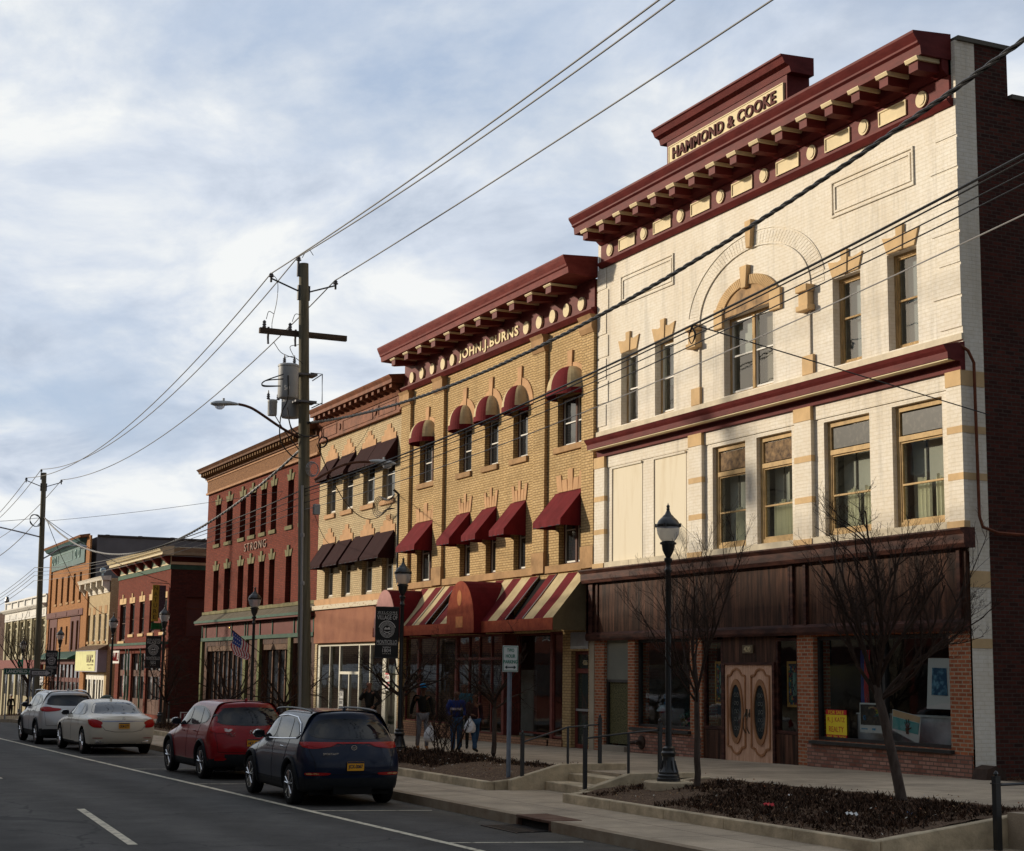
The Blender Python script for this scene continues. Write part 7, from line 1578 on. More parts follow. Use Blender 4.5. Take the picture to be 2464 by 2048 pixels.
    # mirrors
    for sg in (1,-1):
        mx,mz=sp['mirror']; b=MB(); h,_=hit(mx,mz,'left' if sg>0 else 'right'); y=h.y if h is not None else sg*.85
        n=10; rings=[]
        for u,s_ in ((-.07,.55),(-.05,.9),(0,1),(.06,.8),(.10,.35)):
            rings.append([(mx+u,y+sg*(.15)+.12*s_*math.cos(2*math.pi*k/n),mz+.01+.085*s_*math.sin(2*math.pi*k/n)) for k in range(n)])
        vs2=[p for q in rings for p in q]; b.add(vs2,[(i*n+j,i*n+(j+1)%n,(i+1)*n+(j+1)%n,(i+1)*n+j) for i in range(4) for j in range(n)]+[tuple(range(n)),tuple(range(4*n,5*n))])
        b.tube([(mx,y-sg*.04,mz-.05),(mx,y+sg*.1,mz-.02)],.025,6); o=b.build('mirror',sp['mirrorm'],t,smooth=True)
        B('mirror_glass',carg,o,(mx-.076,mx-.071,y+sg*.06,y+sg*.24,mz-.05,mz+.07))
    # underbody, rails, fin
    a0,a1=sp['axles']; B('underbody',underm,t,(a0-.6,a1+.5,-.72,.72,.20,.40),(a0-.8,a0-.55,-.35,.35,.22,.36)); 
    if sp.get('rails'):
        x0,x1,y,z=sp['rails']
        for sg in (1,-1): b=MB(); wig(b,[(x0,sg*y,z-.05),(x0+.15,sg*y,z+.025),((x0+x1)/2,sg*y,z+.05),(x1-.2,sg*y,z+.02),(x1,sg*y,z-.06)],.019,6,6); b.build('roof_rail',sp['railm'],t,smooth=True)
    fx,fz=sp['fin']; b=MB(); b.prism([(fx-.02,fz-.03),(fx+.20,fz-.03),(fx+.03,fz+.09),(fx-.01,fz+.09)],-.025,.025,'Y'); b.build('antenna',sp.get('finm',sp['paint']),t,bevel=.012)
    if sp.get('exhaust'):
        for sg in (1,-1): h,_=hit(sg*.62,.36,'rear'); b=MB(); b.box(h.x-.02,h.x+.05,sg*.62-.11,sg*.62+.11,.325,.395); b.build('exhaust_trim',chrome if sp['exhaust']==1 else clad,t,bevel=.015); 
    t.location=(loc[0],loc[1],zr(loc[0])+.004); t.rotation_euler=(0,R(-.2),rot)
    return t
HD=math.pi+.028
def suv(L,W,H,ax,shift=0,rear=0.0,belt=1.06):
    h=W/2; xr0=-L/2; xf0=L/2
    zc=[.24,.46,.74,.97,belt+.03,H-.155,H-.055]
    def zz(k4,k5,k6): return [.24,.46,.72,.93,k4,k5,k6]
    S=[(xr0,h,[.30,.48,.76,belt-.08,belt+.07,H-.20,H-.075]),(xr0+.16,h,[.26,.47,.75,belt-.08,belt+.07,H-.185,H-.062]),(xr0+.45,h,[.24,.46,.74,belt-.09,belt+.06,H-.17,H-.05]),
       (ax[0]-.42,h,[.24,.46,.74,belt-.10,belt+.05,H-.155,H-.045]),(ax[0]+.05,h,[.24,.46,.74,belt-.11,belt+.04,H-.145,H-.04]),(ax[0]+.5,h*.995,[.23,.45,.72,belt-.12,belt+.03,H-.14,H-.035]),
       (-.1,h*.99,[.22,.44,.70,belt-.13,belt+.01,H-.135,H-.035]),(.30,h*.99,[.22,.44,.70,belt-.14,belt,H-.17,H-.07]),(.66,h*.99,[.22,.44,.70,belt-.15,belt-.02,H-.34,H-.25]),
       (1.0,h*.99,[.22,.44,.70,belt-.17,belt-.06,belt-.0,belt+.03]),(ax[1]+.0,h,[.23,.45,.70,belt-.22,belt-.13,belt-.08,belt-.06]),(ax[1]+.42,h*.985,[.24,.46,.68,belt-.28,belt-.19,belt-.15,belt-.13]),(xf0-.2,h*.94,[.26,.46,.62,.70,.78,.82,.84]),(xf0,h*.85,[.30,.46,.58,.66,.72,.75,.77])]
    xr=[xr0+.10,xr0+.02,xr0,xr0+.10+rear,xr0+.15+rear,xr0+.42+rear,xr0+.42+rear]
    xf=[xf0-.1,xf0-.02,xf0,xf0-.02,xf0-.08,xf0-.16,xf0-.22]
    return dict(S=S,xr=xr,xf=xf,lw=(.93,.985,1.0,.985,.93,.765,.66),lwh=(.93,.985,1.0,.97,.90,.80,.66),hood=9)
def cladf(ax,side,rear,front=.42):
    def f(x,y):
        if x<ax[0]-.5: return rear(y) if callable(rear) else rear
        return side
    return f
# 1. dark blue SUV
ax=(-1.33,1.34); H=1.64; sp=suv(4.48,1.855,H,ax); wr=.355
navy=car_paint('navy_paint',(.004,.010,.030),0,.28)
sp.update(paint=navy,wr=wr,axles=ax,track=.815,spokes=5,archclad=True,clad=cladf(ax,.42,.50),
 dlo=[(.98,1.07),(.62,1.30),(.25,1.48),(-.4,1.525),(-1.05,1.50),(-1.42,1.40),(-1.66,1.22),(-1.50,1.15),(-.6,1.11)],
 panes=[[(.90,1.08),(.58,1.30),(.22,1.455),(-.02,1.475),(-.10,1.10)],[(-.20,1.11),(-.14,1.48),(-.6,1.49),(-.92,1.475),(-1.05,1.145),(-.9,1.125)],[(-1.10,1.15),(-.98,1.465),(-1.36,1.37),(-1.57,1.22),(-1.48,1.165)]],chrome=True,
 rearg=[(.60,1.165),(.74,1.22),(.70,1.32),(.55,1.475),(0,1.50),(-.55,1.475),(-.70,1.32),(-.74,1.22),(-.60,1.165),(0,1.14)],
 lines=[[(-.12,1.09),(-.16,.8),(-.10,.36)],[(.92,1.02),(.98,.75),(.90,.36)],[(-1.10,1.12),(-1.02,.85),(-.93,.75)],[(.9,.36),(-.85,.36)]],
 handles=[(.12,.96),(-.82,.98)],handlem=chrome,
 rlines=[[(.80,1.12),(.76,.95),(.70,.80),(.66,.56),(-.66,.56),(-.70,.80),(-.76,.95),(-.80,1.12)]],
 lamps=[('tail_lamp',[(.90,1.105),(.5,1.105),(.20,1.105),(.30,1.08),(.42,1.02),(.62,1.005),(.88,1.06)],tlr,'rear'),('tail_lamp_side',[(-1.70,1.10),(-2.05,1.11),(-2.12,1.05),(-2.05,.98),(-1.86,1.03)],tlr,'left'),
   ('light_bar',[(.45,1.104),(-.1,1.104),(-.1,1.078),(.45,1.078)],tlr,'rear'),('reflector',[(.86,.595),(.40,.590),(.46,.545),(.84,.535)],tlr,'rear'),('turn_lamp',[(.84,.585),(.62,.583),(.62,.552),(.82,.548)],flat('amber_lens',(.6,.3,.12),.2,coat=1),'rear')],
 plate=.70,ptext='JCX-3067',words=[('SPORTAGE',.42,.905,.28,.035,chrome)],badge=('oval',1.01,.042),mirror=(.78,1.13),mirrorm=flat('mirror_dark',(.012,.014,.018),.12,coat=1),rails=(-1.55,.75,.60,1.60),railm=blackm,fin=(-1.55,1.60))
kia=make_car('parked_car','dark blue compact sport utility parked nearest the viewer, orange plate and chrome window trim',sp,(-29.55,9.62),HD-.045)
# 2. red SUV
ax=(-1.33,1.37); sp=suv(4.54,1.84,1.67,ax,belt=1.07); wr=.36
red=car_paint('red_paint',(.24,.004,.008),0,.3)
sp.update(paint=red,wr=wr,axles=ax,track=.80,spokes=5,archclad=True,clad=cladf(ax,.40,lambda y:.56 if y<.6 else .46),
 dlo=[(1.0,1.08),(.62,1.32),(.25,1.50),(-.4,1.545),(-.95,1.52),(-1.35,1.44),(-1.58,1.33),(-1.45,1.20),(-.9,1.15),(-.3,1.12)],
 panes=[[(.92,1.09),(.58,1.31),(.22,1.475),(-.04,1.495),(-.12,1.12)],[(-.20,1.13),(-.14,1.50),(-.6,1.51),(-.86,1.495),(-1.0,1.17),(-.85,1.15)],[(-1.05,1.18),(-.92,1.485),(-1.32,1.41),(-1.50,1.32),(-1.42,1.22)]],
 rearg=[(.62,1.17),(.78,1.25),(.76,1.38),(.62,1.52),(0,1.545),(-.62,1.52),(-.76,1.38),(-.78,1.25),(-.62,1.17),(0,1.145)],
 lines=[[(-.12,1.10),(-.16,.8),(-.10,.36)],[(.92,1.02),(.98,.75),(.90,.36)],[(-1.05,1.14),(-.98,.9),(-.90,.76)]],handles=[(.12,.98),(-.80,1.01)],
 rlines=[[(.80,1.12),(.78,.9),(.74,.60),(-.74,.60),(-.78,.9),(-.80,1.12)]],
 lamps=[('tail_lamp',[(.92,1.135),(.55,1.12),(.36,1.09),(.50,1.01),(.80,1.0),(.92,1.05)],tlr,'rear'),('tail_lamp_side',[(-1.75,1.12),(-2.05,1.15),(-2.12,1.08),(-2.05,1.01),(-1.9,1.03)],tlr,'left'),('reverse_lamp',[(.62,1.105),(.42,1.085),(.50,1.02),(.60,1.03)],tlc,'rear'),('reflector',[(.80,.47),(.55,.475),(.60,.42),(.80,.415)],tlr,'rear')],
 plate=.80,ptext='HKX-4012',words=[('CX-5',.48,.985,.20,.040,chrome),('AWD',.44,.945,.10,.02,chrome)],badge=('wing',1.02,.058),mirror=(.82,1.15),mirrorm=flat('mirror_black',(.02,.024,.03),.2,coat=.6),fin=(-1.6,1.635))
make_car('parked_car','bright red compact sport utility parked behind the dark blue one',sp,(-36.95,9.80),HD)
# 3. pearl white sedan
L=5.2; h=.95; ax=(-1.55,1.60); b_=1.0
S=[(-2.6,h,[.30,.46,.72,.93,.99,1.02,1.04]),(-2.4,h,[.26,.42,.72,.94,1.01,1.045,1.06]),(-2.1,h,[.24,.40,.72,.94,1.02,1.06,1.075]),(-1.85,h,[.24,.40,.72,.95,1.03,1.075,1.10]),(-1.45,h,[.22,.38,.70,.95,1.03,1.22,1.26]),(-1.0,h,[.22,.38,.70,.945,1.02,1.36,1.42]),
   (-.3,h*.99,[.20,.36,.68,.94,1.01,1.385,1.465]),(.30,h*.99,[.20,.36,.68,.93,1.0,1.365,1.45]),(.80,h*.99,[.20,.36,.68,.92,.98,1.20,1.30]),(1.25,h*.99,[.20,.36,.68,.90,.96,.985,1.03]),(1.6,h,[.22,.38,.68,.86,.90,.93,.96]),(2.05,h*.985,[.24,.38,.66,.80,.84,.87,.89]),(2.4,h*.93,[.26,.38,.58,.70,.74,.77,.79]),(2.6,h*.85,[.30,.40,.54,.64,.68,.70,.72])]
pearl=car_paint('pearl_white',(.60,.56,.47),.05,.35); 
sp=dict(S=S,xr=[-2.50,-2.58,-2.60,-2.55,-2.52,-2.48,-2.46],xf=[2.5,2.58,2.6,2.56,2.5,2.45,2.4],lw=(.93,.98,1.0,.985,.93,.72,.60),lwh=(.93,.98,1.0,.97,.9,.8,.66),hood=9,crown=.035,rw=.82,
 paint=pearl,wr=.345,axles=ax,track=.83,spokes=9,archclad=False,clad=lambda x,y:.30,
 dlo=[(1.22,1.03),(.85,1.20),(.35,1.36),(-.3,1.395),(-.9,1.355),(-1.25,1.22),(-1.42,1.08),(-.9,1.055)],
 panes=[[(1.12,1.04),(.82,1.19),(.33,1.335),(.18,1.34),(.10,1.05)],[(.02,1.055),(.10,1.345),(-.3,1.365),(-.72,1.345),(-.85,1.065)],[(-.92,1.07),(-.80,1.33),(-1.18,1.20),(-1.32,1.09)]],
 rearg=[(.66,1.115),(.72,1.14),(.56,1.385),(.3,1.41),(-.3,1.41),(-.56,1.385),(-.72,1.14),(-.66,1.115),(0,1.105)],
 lines=[[(.06,1.02),(0,.8),(.04,.34)],[(1.1,.98),(1.15,.7),(1.08,.34)],[(-.92,1.04),(-1.0,.85),(-1.05,.78)]],handles=[(.28,.90),(-.75,.91)],handlem=pearl,
 rlines=[[(.76,1.01),(.66,.86),(.50,.68),(.25,.635),(-.25,.635),(-.50,.68),(-.66,.86),(-.76,1.01)]],
 lamps=[('tail_lamp',[(.92,.97),(.80,.98),(.62,.82),(.58,.735),(.88,.76)],tlr,'rear'),('tail_lamp_side',[(-2.12,.965),(-2.38,.985),(-2.50,.9),(-2.5,.76),(-2.30,.83)],tlr,'left'),('reflector',[(.82,.475),(.55,.475),(.55,.457),(.82,.457)],tlr,'rear'),('chrome_strip',[(.60,.935),(-.02,.935),(-.02,.915),(.60,.915)],flat('blue_chrome',(.25,.3,.45),.15,metal=1),'rear')],
 plate=.80,ptext='GKM-5771',words=[('S 550',.62,.985,.20,.025,chrome),('4MATIC',-.62,.985,.15,.02,chrome)],badge=('star',.985,.042),mirror=(.95,1.06),mirrorm=flat('mirror_black',(.02,.024,.03),.2,coat=.6),fin=(-.85,1.455),exhaust=1)
make_car('parked_car','pearl white sedan with grimy bumper parked ahead of the red car',sp,(-48.75,9.35),HD)
# 4. silver white SUV
ax=(-1.33,1.33); sp=suv(4.6,1.845,1.66,ax,belt=1.09)
silv=car_paint('silver_paint',(.52,.53,.54),.35,.28)
sp.update(paint=silv,wr=.35,axles=ax,track=.80,spokes=5,archclad=True,clad=cladf(ax,.42,.50),
 dlo=[(1.0,1.10),(.62,1.33),(.25,1.50),(-.4,1.545),(-1.0,1.52),(-1.45,1.42),(-1.62,1.30),(-1.3,1.22),(-.6,1.15)],
 panes=[[(.92,1.11),(.58,1.32),(.22,1.475),(-.04,1.495),(-.12,1.14)],[(-.20,1.15),(-.14,1.50),(-.6,1.51),(-.90,1.49),(-1.02,1.20)],[(-1.08,1.21),(-.96,1.48),(-1.38,1.39),(-1.52,1.30)]],
 rearg=[(.62,1.22),(.78,1.28),(.74,1.40),(.62,1.52),(0,1.54),(-.62,1.52),(-.74,1.40),(-.78,1.28),(-.62,1.22),(0,1.20)],
 lines=[[(-.12,1.12),(-.16,.8),(-.10,.36)],[(.92,1.04),(.98,.75),(.90,.36)],[(-1.05,1.16),(-.98,.9),(-.90,.76)]],handles=[(.12,1.0),(-.80,1.03)],
 rlines=[[(.80,1.12),(.78,.9),(.74,.60),(-.74,.60),(-.78,.9),(-.80,1.12)]],
 lamps=[('tail_lamp',[(.93,1.17),(.55,1.15),(.28,1.12),(.34,1.06),(.70,1.02),(.92,1.04)],tlr,'rear'),('tail_lamp_side',[(-1.72,1.14),(-2.0,1.19),(-2.12,1.12),(-2.05,1.04),(-1.80,1.06)],tlr,'left')],
 plate=.78,ptext='HBT-2281',badge=None,mirror=(.82,1.17),mirrorm=flat('mirror_black',(.02,.024,.03),.2,coat=.6),rails=(-1.5,.75,.60,1.62),railm=flat('silver_rail',(.6,.6,.6),.3,metal=.7),fin=(-1.6,1.63))
make_car('parked_car','silver sport utility with roof rails parked farthest ahead',sp,(-55.0,9.05),HD)
# ================================================================== people
def skin(nm,pts,edges,rad,m,par,sub=2,rootv=0):
    me=bpy.data.meshes.new(nm); me.from_pydata(pts,edges,[]); o=bpy.data.objects.new(nm,me); COL.objects.link(o)
    md=o.modifiers.new('k','SKIN'); md.use_smooth_shade=True; md.branch_smoothing=.6
    for i,r in enumerate(rad):
        me.skin_vertices[0].data[i].radius=(r,r) if not isinstance(r,tuple) else r
    me.skin_vertices[0].data[rootv].use_root=True
    s=o.modifiers.new('s','SUBSURF'); s.levels=sub; s.render_levels=sub
    e=ev(o); bpy.data.objects.remove(o); e.name=nm; e.materials.clear(); e.materials.append(m)
    ob=bpy.data.objects.new(nm,e); COL.objects.link(ob); ob.parent=par; return ob
skinm={'dark':mat('dark_skin',(.15,.075,.048),.5,.12,9),'mid':mat('tan_skin',(.30,.15,.10),.5,.12,9)}
def person(lab,loc,H,face,J,top,trs,shoe,sk='dark',hair=None,hat=None,boots=0,female=False,bulk=1.0,longhair=False,beard=False,toplen=None,extra=None):
    """J: joint positions (forward, left, up as fractions of the height); face: heading angle"""
    t=root('person',lab,'person',(0,0,0)); f=H
    D=dict(pel=(0,0,.52),sp=(0,0,.62),ch=(.0,0,.74),nk=(0,0,.835),hd=(.015,0,.885),
      lsh=(0,.105,.80),lel=(0,.15,.63),lwr=(.03,.16,.49),rsh=(0,-.105,.80),rel=(0,-.15,.63),rwr=(.03,-.16,.49),
      lhp=(0,.052,.50),lkn=(.01,.055,.285),lan=(0,.06,.045),rhp=(0,-.052,.50),rkn=(.01,-.055,.285),ran=(0,-.06,.045)); D.update(J)
    V={k:Vector(v)*f for k,v in D.items()}
    toe=lambda a,d=.085: V[a]+Vector((d*f,0,-.026*f))
    names=['pel','sp','ch','nk','lsh','lel','lwr','rsh','rel','rwr','lhp','lkn','lan','rhp','rkn','ran']
    ed=[('pel','sp'),('sp','ch'),('ch','nk'),('ch','lsh'),('lsh','lel'),('lel','lwr'),('ch','rsh'),('rsh','rel'),('rel','rwr'),('pel','lhp'),('lhp','lkn'),('lkn','lan'),('pel','rhp'),('rhp','rkn'),('rkn','ran')]
    rr=dict(pel=(.075,.06),sp=(.068,.055),ch=(.082,.06),nk=.030,lsh=.036,lel=.024,lwr=.016,rsh=.036,rel=.024,rwr=.016,lhp=.052,lkn=.035,lan=.022,rhp=.052,rkn=.035,ran=.022)
    def grow(names,ed,k=1.0,add=0,over={}):
        q=dict(rr); q.update(over); rad=[tuple(v*k*f+add for v in q[n]) if isinstance(q[n],tuple) else q[n]*k*f+add for n in names]
        return [tuple(V[n]) for n in names],[(names.index(a),names.index(b)) for a,b in ed],rad
    # body with head, nose and ears in one surface
    sm=skinm[sk]; pts,es,rad=grow(names,ed,1.0,0,dict(pel=(.045,.035),sp=(.04,.032),ch=(.048,.036),lsh=.022,rsh=.022,lel=.016,rel=.016,lhp=.032,rhp=.032,lkn=.022,rkn=.022)); n0=len(pts)
    hd=V['hd']; pts+= [tuple(hd+Vector((0,0,-.012*f))),tuple(hd+Vector((.006*f,0,.03*f))),tuple(hd+Vector((-.006*f,0,.062*f)))]; rad+=[.036*f,.048*f,.040*f]; es+=[(3,n0),(n0,n0+1),(n0+1,n0+2)]
    body=skin('body',pts,es,rad,sm,t)
    b=MB(); hc=hd+Vector((.006*f,0,.03*f))
    def bm_(nm,m,fn):
        b=MB(); fn(b); return b.build(nm,m,body,smooth=True)
    b.tube([hc+Vector((.040*f,0,.012*f)),hc+Vector((.056*f,0,-.006*f))],[.005*f,.009*f],6)
    for s_ in (1,-1): b.tube([hc+Vector((0,s_*.043*f,.010*f)),hc+Vector((-.004*f,s_*.050*f,-.012*f))],[.011*f,.007*f],6)
    # hands: palm, four unequal curled fingers, thumb from the side of the palm
    for s_,w,e in ((1,'lwr','lel'),(-1,'rwr','rel')):
        d=(V[w]-V[e]).normalized(); sd=Vector((0,s_,0)); sd=(sd-d*sd.dot(d)).normalized(); nrm=d.cross(sd).normalized()
        p=V[w]; pc=p+d*.030*f; b.tube([p,pc,p+d*.050*f],[.014*f,.019*f,.015*f],8); fw=Vector((1,0,0)); fw=(fw-d*fw.dot(d)); fw=fw.normalized() if fw.length>.1 else nrm
        for k,(o_,ln) in enumerate(((-.012,.032),(-.004,.040),(.004,.042),(.012,.036))):
            a=p+d*.048*f+fw*(-o_)*f; b.tube([a,a+d*ln*.55*f,a+d*ln*.85*f-sd*ln*.4*f],[.0056*f,.0052*f,.004*f],5)
        a=p+d*.018*f+fw*.014*f; b.tube([a,a+fw*.014*f+d*.014*f,a+fw*.016*f+d*.032*f],[.0065*f,.006*f,.0045*f],5)
    b.build('face_and_hands',sm,body,smooth=True)
    b=MB()
    for s_ in (1,-1): b.lathe([(0,0),(.0055*f,.001*f),(0,.004*f)],tuple(hc+Vector((.041*f,s_*.018*f,.010*f))),8,'X')
    b.tube([hc+Vector((.045*f,-.014*f,-.026*f)),hc+Vector((.048*f,0,-.026*f)),hc+Vector((.045*f,.014*f,-.026*f))],.003*f,5)
    b.build('eyes_and_mouth',flat('feature_dark',(.02,.01,.01),.4),body)
    # clothes
    an=['pel','sp','ch','nk','lsh','lel','lwr','rsh','rel','rwr']; ae=ed[:9]; V0=V['pel'].copy()
    if toplen: V['pel']=V['pel']+Vector((0,0,toplen*f))
    V['nk']=V['nk']-Vector((0,0,.012*f)); lw_,rw_=V['lwr'].copy(),V['rwr'].copy(); V['lwr']=V['lel'].lerp(V['lwr'],.93); V['rwr']=V['rel'].lerp(V['rwr'],.93)
    p_,e_,r_=grow(an,ae,bulk,.012,dict(nk=.033,lwr=.020,rwr=.020)); skin('jacket',p_,e_,r_,top,t)
    V['pel']=V0; V['lwr'],V['rwr']=lw_,rw_
    ln=['pel','lhp','lkn','lan','rhp','rkn','ran']; le=[('pel','lhp'),('lhp','lkn'),('lkn','lan'),('pel','rhp'),('rhp','rkn'),('rkn','ran')]
    p_,e_,r_=grow(ln,le,1.0,.008 if female else .014,dict(lan=.026 if not female else .020,ran=.026 if not female else .020,lkn=.035 if not female else .029,rkn=.035 if not female else .029,lhp=.052 if not female else .047,rhp=.052 if not female else .047)); skin('trousers',p_,e_,r_,trs,t)
    for a,kn in (('lan','lkn'),('ran','rkn')):
        d=(V[kn]-V[a]); top_=V[a]+d*(boots if boots else .10)
        dirv=Vector((1,0,0)) if a not in J or True else 0
        tl=toe(a); 
        if D.get(a+'_toe'): tl=V[a]+Vector(D[a+'_toe'])*f
        skin('boot' if boots else 'shoe',[tuple(top_),tuple(V[a]+Vector((-.008*f,0,-.005*f))),tuple(V[a].lerp(tl,.5)),tuple(tl)],[(0,1),(1,2),(2,3)],[.030*f if boots else .026*f,.028*f,.024*f,.020*f],shoe,t,2)
    if hair:
        pts=[hc+Vector((-.004*f,0,.024*f)),hc+Vector((-.020*f,0,.0)),hc+Vector((-.028*f,0,-.03*f))]; rad=[.049*f,.043*f,.03*f]
        if longhair: pts+=[hc+Vector((-.030*f,0,-.08*f)),hc+Vector((-.035*f,0,-.13*f))]; rad+=[.042*f,.025*f]
        skin('hair',[tuple(p) for p in pts],[(i,i+1) for i in range(len(pts)-1)],rad,hair,t)
    if beard: skin('beard',[tuple(hc+Vector((.022*f,0,-.030*f))),tuple(hc+Vector((.020*f,0,-.045*f)))],[(0,1)],[.030*f,.018*f],hair,t)
    if hat:
        b=MB(); b.lathe([(.058*f,-.005*f),(.060*f,.02*f),(.052*f,.042*f),(.03*f,.054*f),(0,.058*f)],tuple(hc+Vector((-.003*f,0,.022*f))),16)
        b.prism([(hc.x+.03*f,hc.y-.036*f),(hc.x+.09*f,hc.y-.03*f),(hc.x+.10*f,hc.y),(hc.x+.09*f,hc.y+.03*f),(hc.x+.03*f,hc.y+.036*f)],hc.z+.024*f,hc.z+.030*f,'Z'); b.build('cap',hat,t,smooth=True)
    if extra: extra(t,V,f)
    t.location=loc; t.rotation_euler=(0,0,face); return t
blk=mat('black_fleece',(.018,.018,.016),.9,.25,9,.1); hairm=mat('black_hair',(.012,.009,.008),.7,.3,20,.3); gry=mat('grey_leggings',(.20,.20,.22),.8,.15,8,.1); dnm=mat('blue_denim',(.035,.075,.14),.85,.3,9,.1); tanb=mat('tan_suede',(.26,.12,.05),.85,.2,8,.1)
def bag(lab,p,s=1.0):
    o=MB(); n=14; rs=[]
    r_=random.Random(int(p[0]*100))
    for u,w in ((0,.10),(.03,.15),(.10,.17),(.2,.16),(.28,.12),(.34,.08),(.40,.03)):
        rs.append([(p[0]+w*s*math.cos(2*math.pi*j/n)*(1+r_.uniform(-.12,.12)),p[1]+1.0*w*s*math.sin(2*math.pi*j/n),p[2]+u*s) for j in range(n)])
    o.add([q for r in rs for q in r],[(i*n+j,i*n+(j+1)%n,(i+1)*n+(j+1)%n,(i+1)*n+j) for i in range(6) for j in range(n)]+[tuple(range(n))])
    t=root('shopping_bag',lab,'bag',p); o.build('bag_body',mat('white_plastic_bag',(.66,.66,.68),.4,.12,8,.6,bscale=9),t,smooth=False)
    h=MB(); h.tube([(p[0]-.03,p[1],p[2]+.38*s),(p[0]-.02,p[1],p[2]+.46*s),(p[0]+.02,p[1],p[2]+.46*s),(p[0]+.03,p[1],p[2]+.38*s)],.008,5); h.build('bag_handle',MATS['white_plastic_bag'],t)
def Z(x): return zs(x)+.012
# heading 0 = +X (towards the viewer's right)
person('bearded man in dark jacket, hand at his mouth, standing behind the dark blue car',(-45.8,16.45,Z(-45.8)),1.78,R(-60),dict(rel=(.06,-.15,.66),rwr=(.085,-.03,.80),lel=(-.06,.20,.65),lwr=(.03,.12,.56)),blk,blk,blk,'mid',hair=hairm,beard=True,bulk=1.15)
def stripes(t,V,f):
    b=MB()
    for a,c,d in (('lhp','lkn','lan'),('rhp','rkn','ran')):
        s_=1 if a[0]=='l' else -1
        b.tube([V[a]+Vector((0,s_*.058*f,0)),V[c]+Vector((0,s_*.042*f,0)),V[d]+Vector((0,s_*.026*f,.04))],.008,4)
    b.build('side_stripe',flat('stripe_black',(.01,.01,.012),.8),t)
person('woman in bright blue cap, grey striped leggings and tan boots carrying a bag',(-38.9,15.4,Z(-38.9)),1.66,R(-8),dict(lel=(-.02,.15,.64),lwr=(.0,.17,.50),rel=(-.07,-.15,.65),rwr=(-.13,-.15,.52),lkn=(.05,.05,.28),lan=(.075,.05,.045),rkn=(.0,-.05,.28),ran=(-.09,-.05,.05)),blk,gry,tanb,'dark',hair=hairm,hat=mat('cap_blue',(.03,.30,.62),.7,.1,6),boots=.62,female=True,longhair=True,toplen=.03,extra=stripes)
bag('full white plastic bag hanging from the hand of the woman in the blue cap',(-38.35,15.40,Z(-38.4)+.22),1.0)
person('person in bright blue jacket with a pale stripe and jeans, leading the walking group',(-37.3,15.65,Z(-37.3)),1.53,R(-20),dict(lkn=(.05,.05,.28),lan=(-.02,.05,.05),rkn=(.06,-.05,.28),ran=(.11,-.05,.045),lel=(.02,.15,.64),lwr=(.12,.12,.56),rel=(.03,-.15,.64),rwr=(.13,-.10,.56)),mat('royal_blue_nylon',(.008,.024,.14),.5,.25,6,.2),dnm,blk,'dark',hair=hairm,bulk=1.22,
   extra=lambda t,V,f:(MB().lathe([(.135*1.22,.0),(.138*1.22,.05),(.13*1.22,.051)],tuple(V['ch']+Vector((0,0,-.08*f))),16).build('chest_stripe',flat('stripe_white_red',(.55,.45,.45),.7),t,smooth=True)))
person('tall long haired woman in a teal jacket walking behind the group',(-39.4,16.75,Z(-39.4)),1.72,R(-25),dict(lkn=(.06,.05,.28),lan=(.05,.05,.045),rkn=(.02,-.05,.28),ran=(-.08,-.05,.055)),mat('teal_jacket',(.03,.09,.12),.8,.2,6),blk,blk,'dark',hair=hairm,female=True,longhair=True)
person('child in dark red jacket and black boots striding to the right',(-36.9,15.95,Z(-36.9)),1.46,R(2),dict(lkn=(-.0,.05,.29),lan=(-.10,.05,.06),rkn=(.10,-.05,.30),ran=(.17,-.05,.06),lel=(-.02,.14,.64),lwr=(.06,.13,.52),rel=(.03,-.14,.64),rwr=(.12,-.10,.62)),mat('dark_red_black_jacket',(.03,.012,.014),.85,.3,4,c2=(.22,.03,.04),thr=(.58,.62)),dnm,blk,'dark',hair=hairm,boots=.45)
bag('small white bag held in front of the striding child',(-36.75,15.78,Z(-37)+.48),.85)
person('person in dark clothes and pale cap standing beyond the LANDFIELD sign',(-127.0,17.5,zs(-127)+.01),1.78,R(20),dict(),blk,blk,blk,'mid',hat=flat('cap_pale',(.6,.6,.6),.7))
# ================================================================== sky, sun, camera
EL,AZ=14.5,45.0   # sun height; bearing left of the facades' outward normal
W=bpy.data.worlds.new('World'); SC.world=W; W.use_nodes=True; nt=W.node_tree; L=nt.links.new; bg=nt.nodes['Background']
sk_=N(nt,'ShaderNodeTexSky'); sk_.sky_type='NISHITA'; sk_.sun_disc=False; sk_.sun_elevation=R(EL)
sundir=Vector((-math.sin(R(AZ))*math.cos(R(EL)),-math.cos(R(AZ))*math.cos(R(EL)),math.sin(R(EL))))
sk_.sun_rotation=math.atan2(sundir.x,sundir.y); sk_.air_density=1.0; sk_.dust_density=1.2
tc=N(nt,'ShaderNodeTexCoord'); sx=N(nt,'ShaderNodeSeparateXYZ'); L(tc.outputs['Generated'],sx.inputs[0])
def mth(op,a,b_=None,clamp=False):
    n=N(nt,'ShaderNodeMath',operation=op); n.use_clamp=clamp
    for i_,v in enumerate((a,b_)):
        if v is None: continue
        if isinstance(v,(int,float)): n.inputs[i_].default_value=v
        else: L(v,n.inputs[i_])
    return n.outputs[0]
zz_=mth('ADD',mth('MAXIMUM',sx.outputs[2],0),.20)
cb=N(nt,'ShaderNodeCombineXYZ'); L(mth('DIVIDE',sx.outputs[0],zz_),cb.inputs[0]); L(mth('DIVIDE',sx.outputs[1],zz_),cb.inputs[1])
mp=N(nt,'ShaderNodeMapping'); mp.inputs['Rotation'].default_value=(0,0,R(25)); mp.inputs['Scale'].default_value=(1.0,1.25,1); mp.inputs['Location'].default_value=(5.3,2.2,0); L(cb.outputs[0],mp.inputs[0])
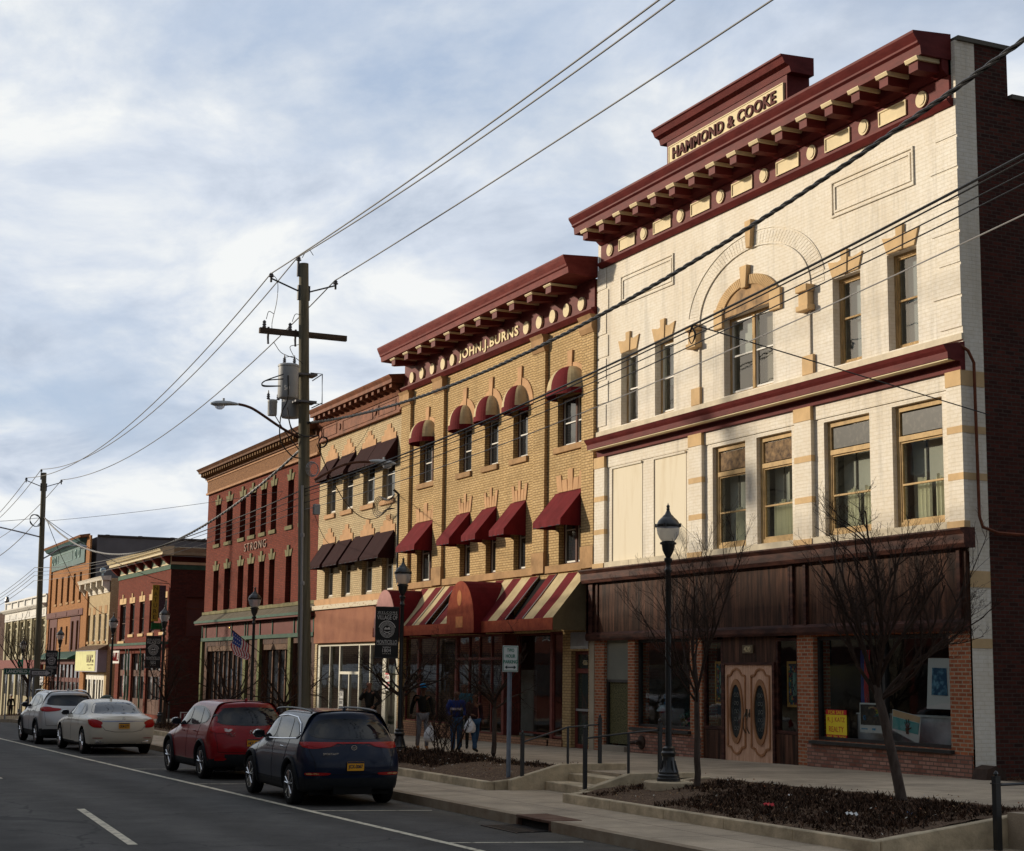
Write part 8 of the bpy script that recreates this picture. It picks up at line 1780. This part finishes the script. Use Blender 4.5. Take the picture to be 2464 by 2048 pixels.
def nz_(sc,dt_,ro,di):
    n=N(nt,'ShaderNodeTexNoise',Scale=sc,Detail=dt_,Roughness=ro,Distortion=di); L(mp.outputs[0],n.inputs['Vector']); return n.outputs['Fac']
def ramp(src,stops):
    r_=N(nt,'ShaderNodeValToRGB'); e=r_.color_ramp.elements
    while len(e)<len(stops): e.new(.5)
    for q,(p_,c_) in zip(e,stops): q.position=p_; q.color=(*c_,1)
    L(src,r_.inputs[0]); return r_.outputs[0]
cov=ramp(nz_(1.1,9.0,.60,.3),[(.34,(0,0,0)),(.52,(1,1,1))])
cl=ramp(nz_(2.3,12.0,.58,.35),[(.33,(5.3,6.1,7.4)),(.45,(7.3,8.0,9.1)),(.58,(9.9,10.1,10.1))])
blue=N(nt,'ShaderNodeMix',data_type='RGBA'); blue.inputs['Factor'].default_value=.8; blue.inputs['B'].default_value=(5.5,6.7,8.7,1); L(sk_.outputs[0],blue.inputs['A'])
mx=N(nt,'ShaderNodeMix',data_type='RGBA'); L(cov,mx.inputs['Factor']); L(blue.outputs['Result'],mx.inputs['A']); L(cl,mx.inputs['B'])
# added clear sky, unseen overhead and behind the viewer, lowers the fill light
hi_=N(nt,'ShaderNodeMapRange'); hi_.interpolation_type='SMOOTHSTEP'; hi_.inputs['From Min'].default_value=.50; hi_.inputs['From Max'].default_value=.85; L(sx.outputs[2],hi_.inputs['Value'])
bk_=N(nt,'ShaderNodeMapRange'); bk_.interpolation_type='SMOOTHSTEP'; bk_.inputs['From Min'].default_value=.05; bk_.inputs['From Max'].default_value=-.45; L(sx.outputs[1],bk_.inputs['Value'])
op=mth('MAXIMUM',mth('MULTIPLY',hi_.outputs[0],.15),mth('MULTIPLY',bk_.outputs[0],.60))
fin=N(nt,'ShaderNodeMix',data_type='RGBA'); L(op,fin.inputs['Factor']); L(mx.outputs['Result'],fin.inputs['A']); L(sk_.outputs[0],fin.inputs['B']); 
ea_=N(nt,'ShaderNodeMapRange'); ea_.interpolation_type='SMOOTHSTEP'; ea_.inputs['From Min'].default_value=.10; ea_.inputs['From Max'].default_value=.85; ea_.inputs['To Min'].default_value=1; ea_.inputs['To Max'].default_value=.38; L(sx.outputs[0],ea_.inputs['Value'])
dim=N(nt,'ShaderNodeVectorMath',operation='SCALE'); L(fin.outputs['Result'],dim.inputs[0]); L(ea_.outputs[0],dim.inputs['Scale'])   # added dimming of the unseen sky to the right lowers light on side walls
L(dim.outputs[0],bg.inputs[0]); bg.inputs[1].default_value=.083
sl=bpy.data.lights.new('sun','SUN'); sl.energy=4.15; sl.angle=R(2.6); sl.color=(1,.87,.69); so=bpy.data.objects.new('sun',sl); COL.objects.link(so)
so.rotation_euler=sundir.to_track_quat('Z','Y').to_euler(); so.location=(0,0,60)
cam=bpy.data.cameras.new('camera'); cam.sensor_fit='HORIZONTAL'; cam.sensor_width=36; cam.lens=3930.045/2464*36; cam.clip_end=3000; cam.clip_start=.1
co=bpy.data.objects.new('camera',cam); COL.objects.link(co); pit,yaw,rol=R(8.61740807),R(65.44158821),R(.71898743)
fw=Vector((-math.sin(yaw)*math.cos(pit),math.cos(yaw)*math.cos(pit),math.sin(pit))); rt=Vector((math.cos(yaw),math.sin(yaw),0)); up=rt.cross(fw)
r2=rt*math.cos(rol)+up*math.sin(rol); u2=-rt*math.sin(rol)+up*math.cos(rol)
co.matrix_world=Matrix(((r2.x,u2.x,-fw.x,0),(r2.y,u2.y,-fw.y,0),(r2.z,u2.z,-fw.z,0),(0,0,0,1)))
SC.camera=co
SC.view_settings.view_transform='Standard'; SC.view_settings.look='None'; SC.view_settings.exposure=.16; SC.view_settings.gamma=1
SC.render.engine='CYCLES'
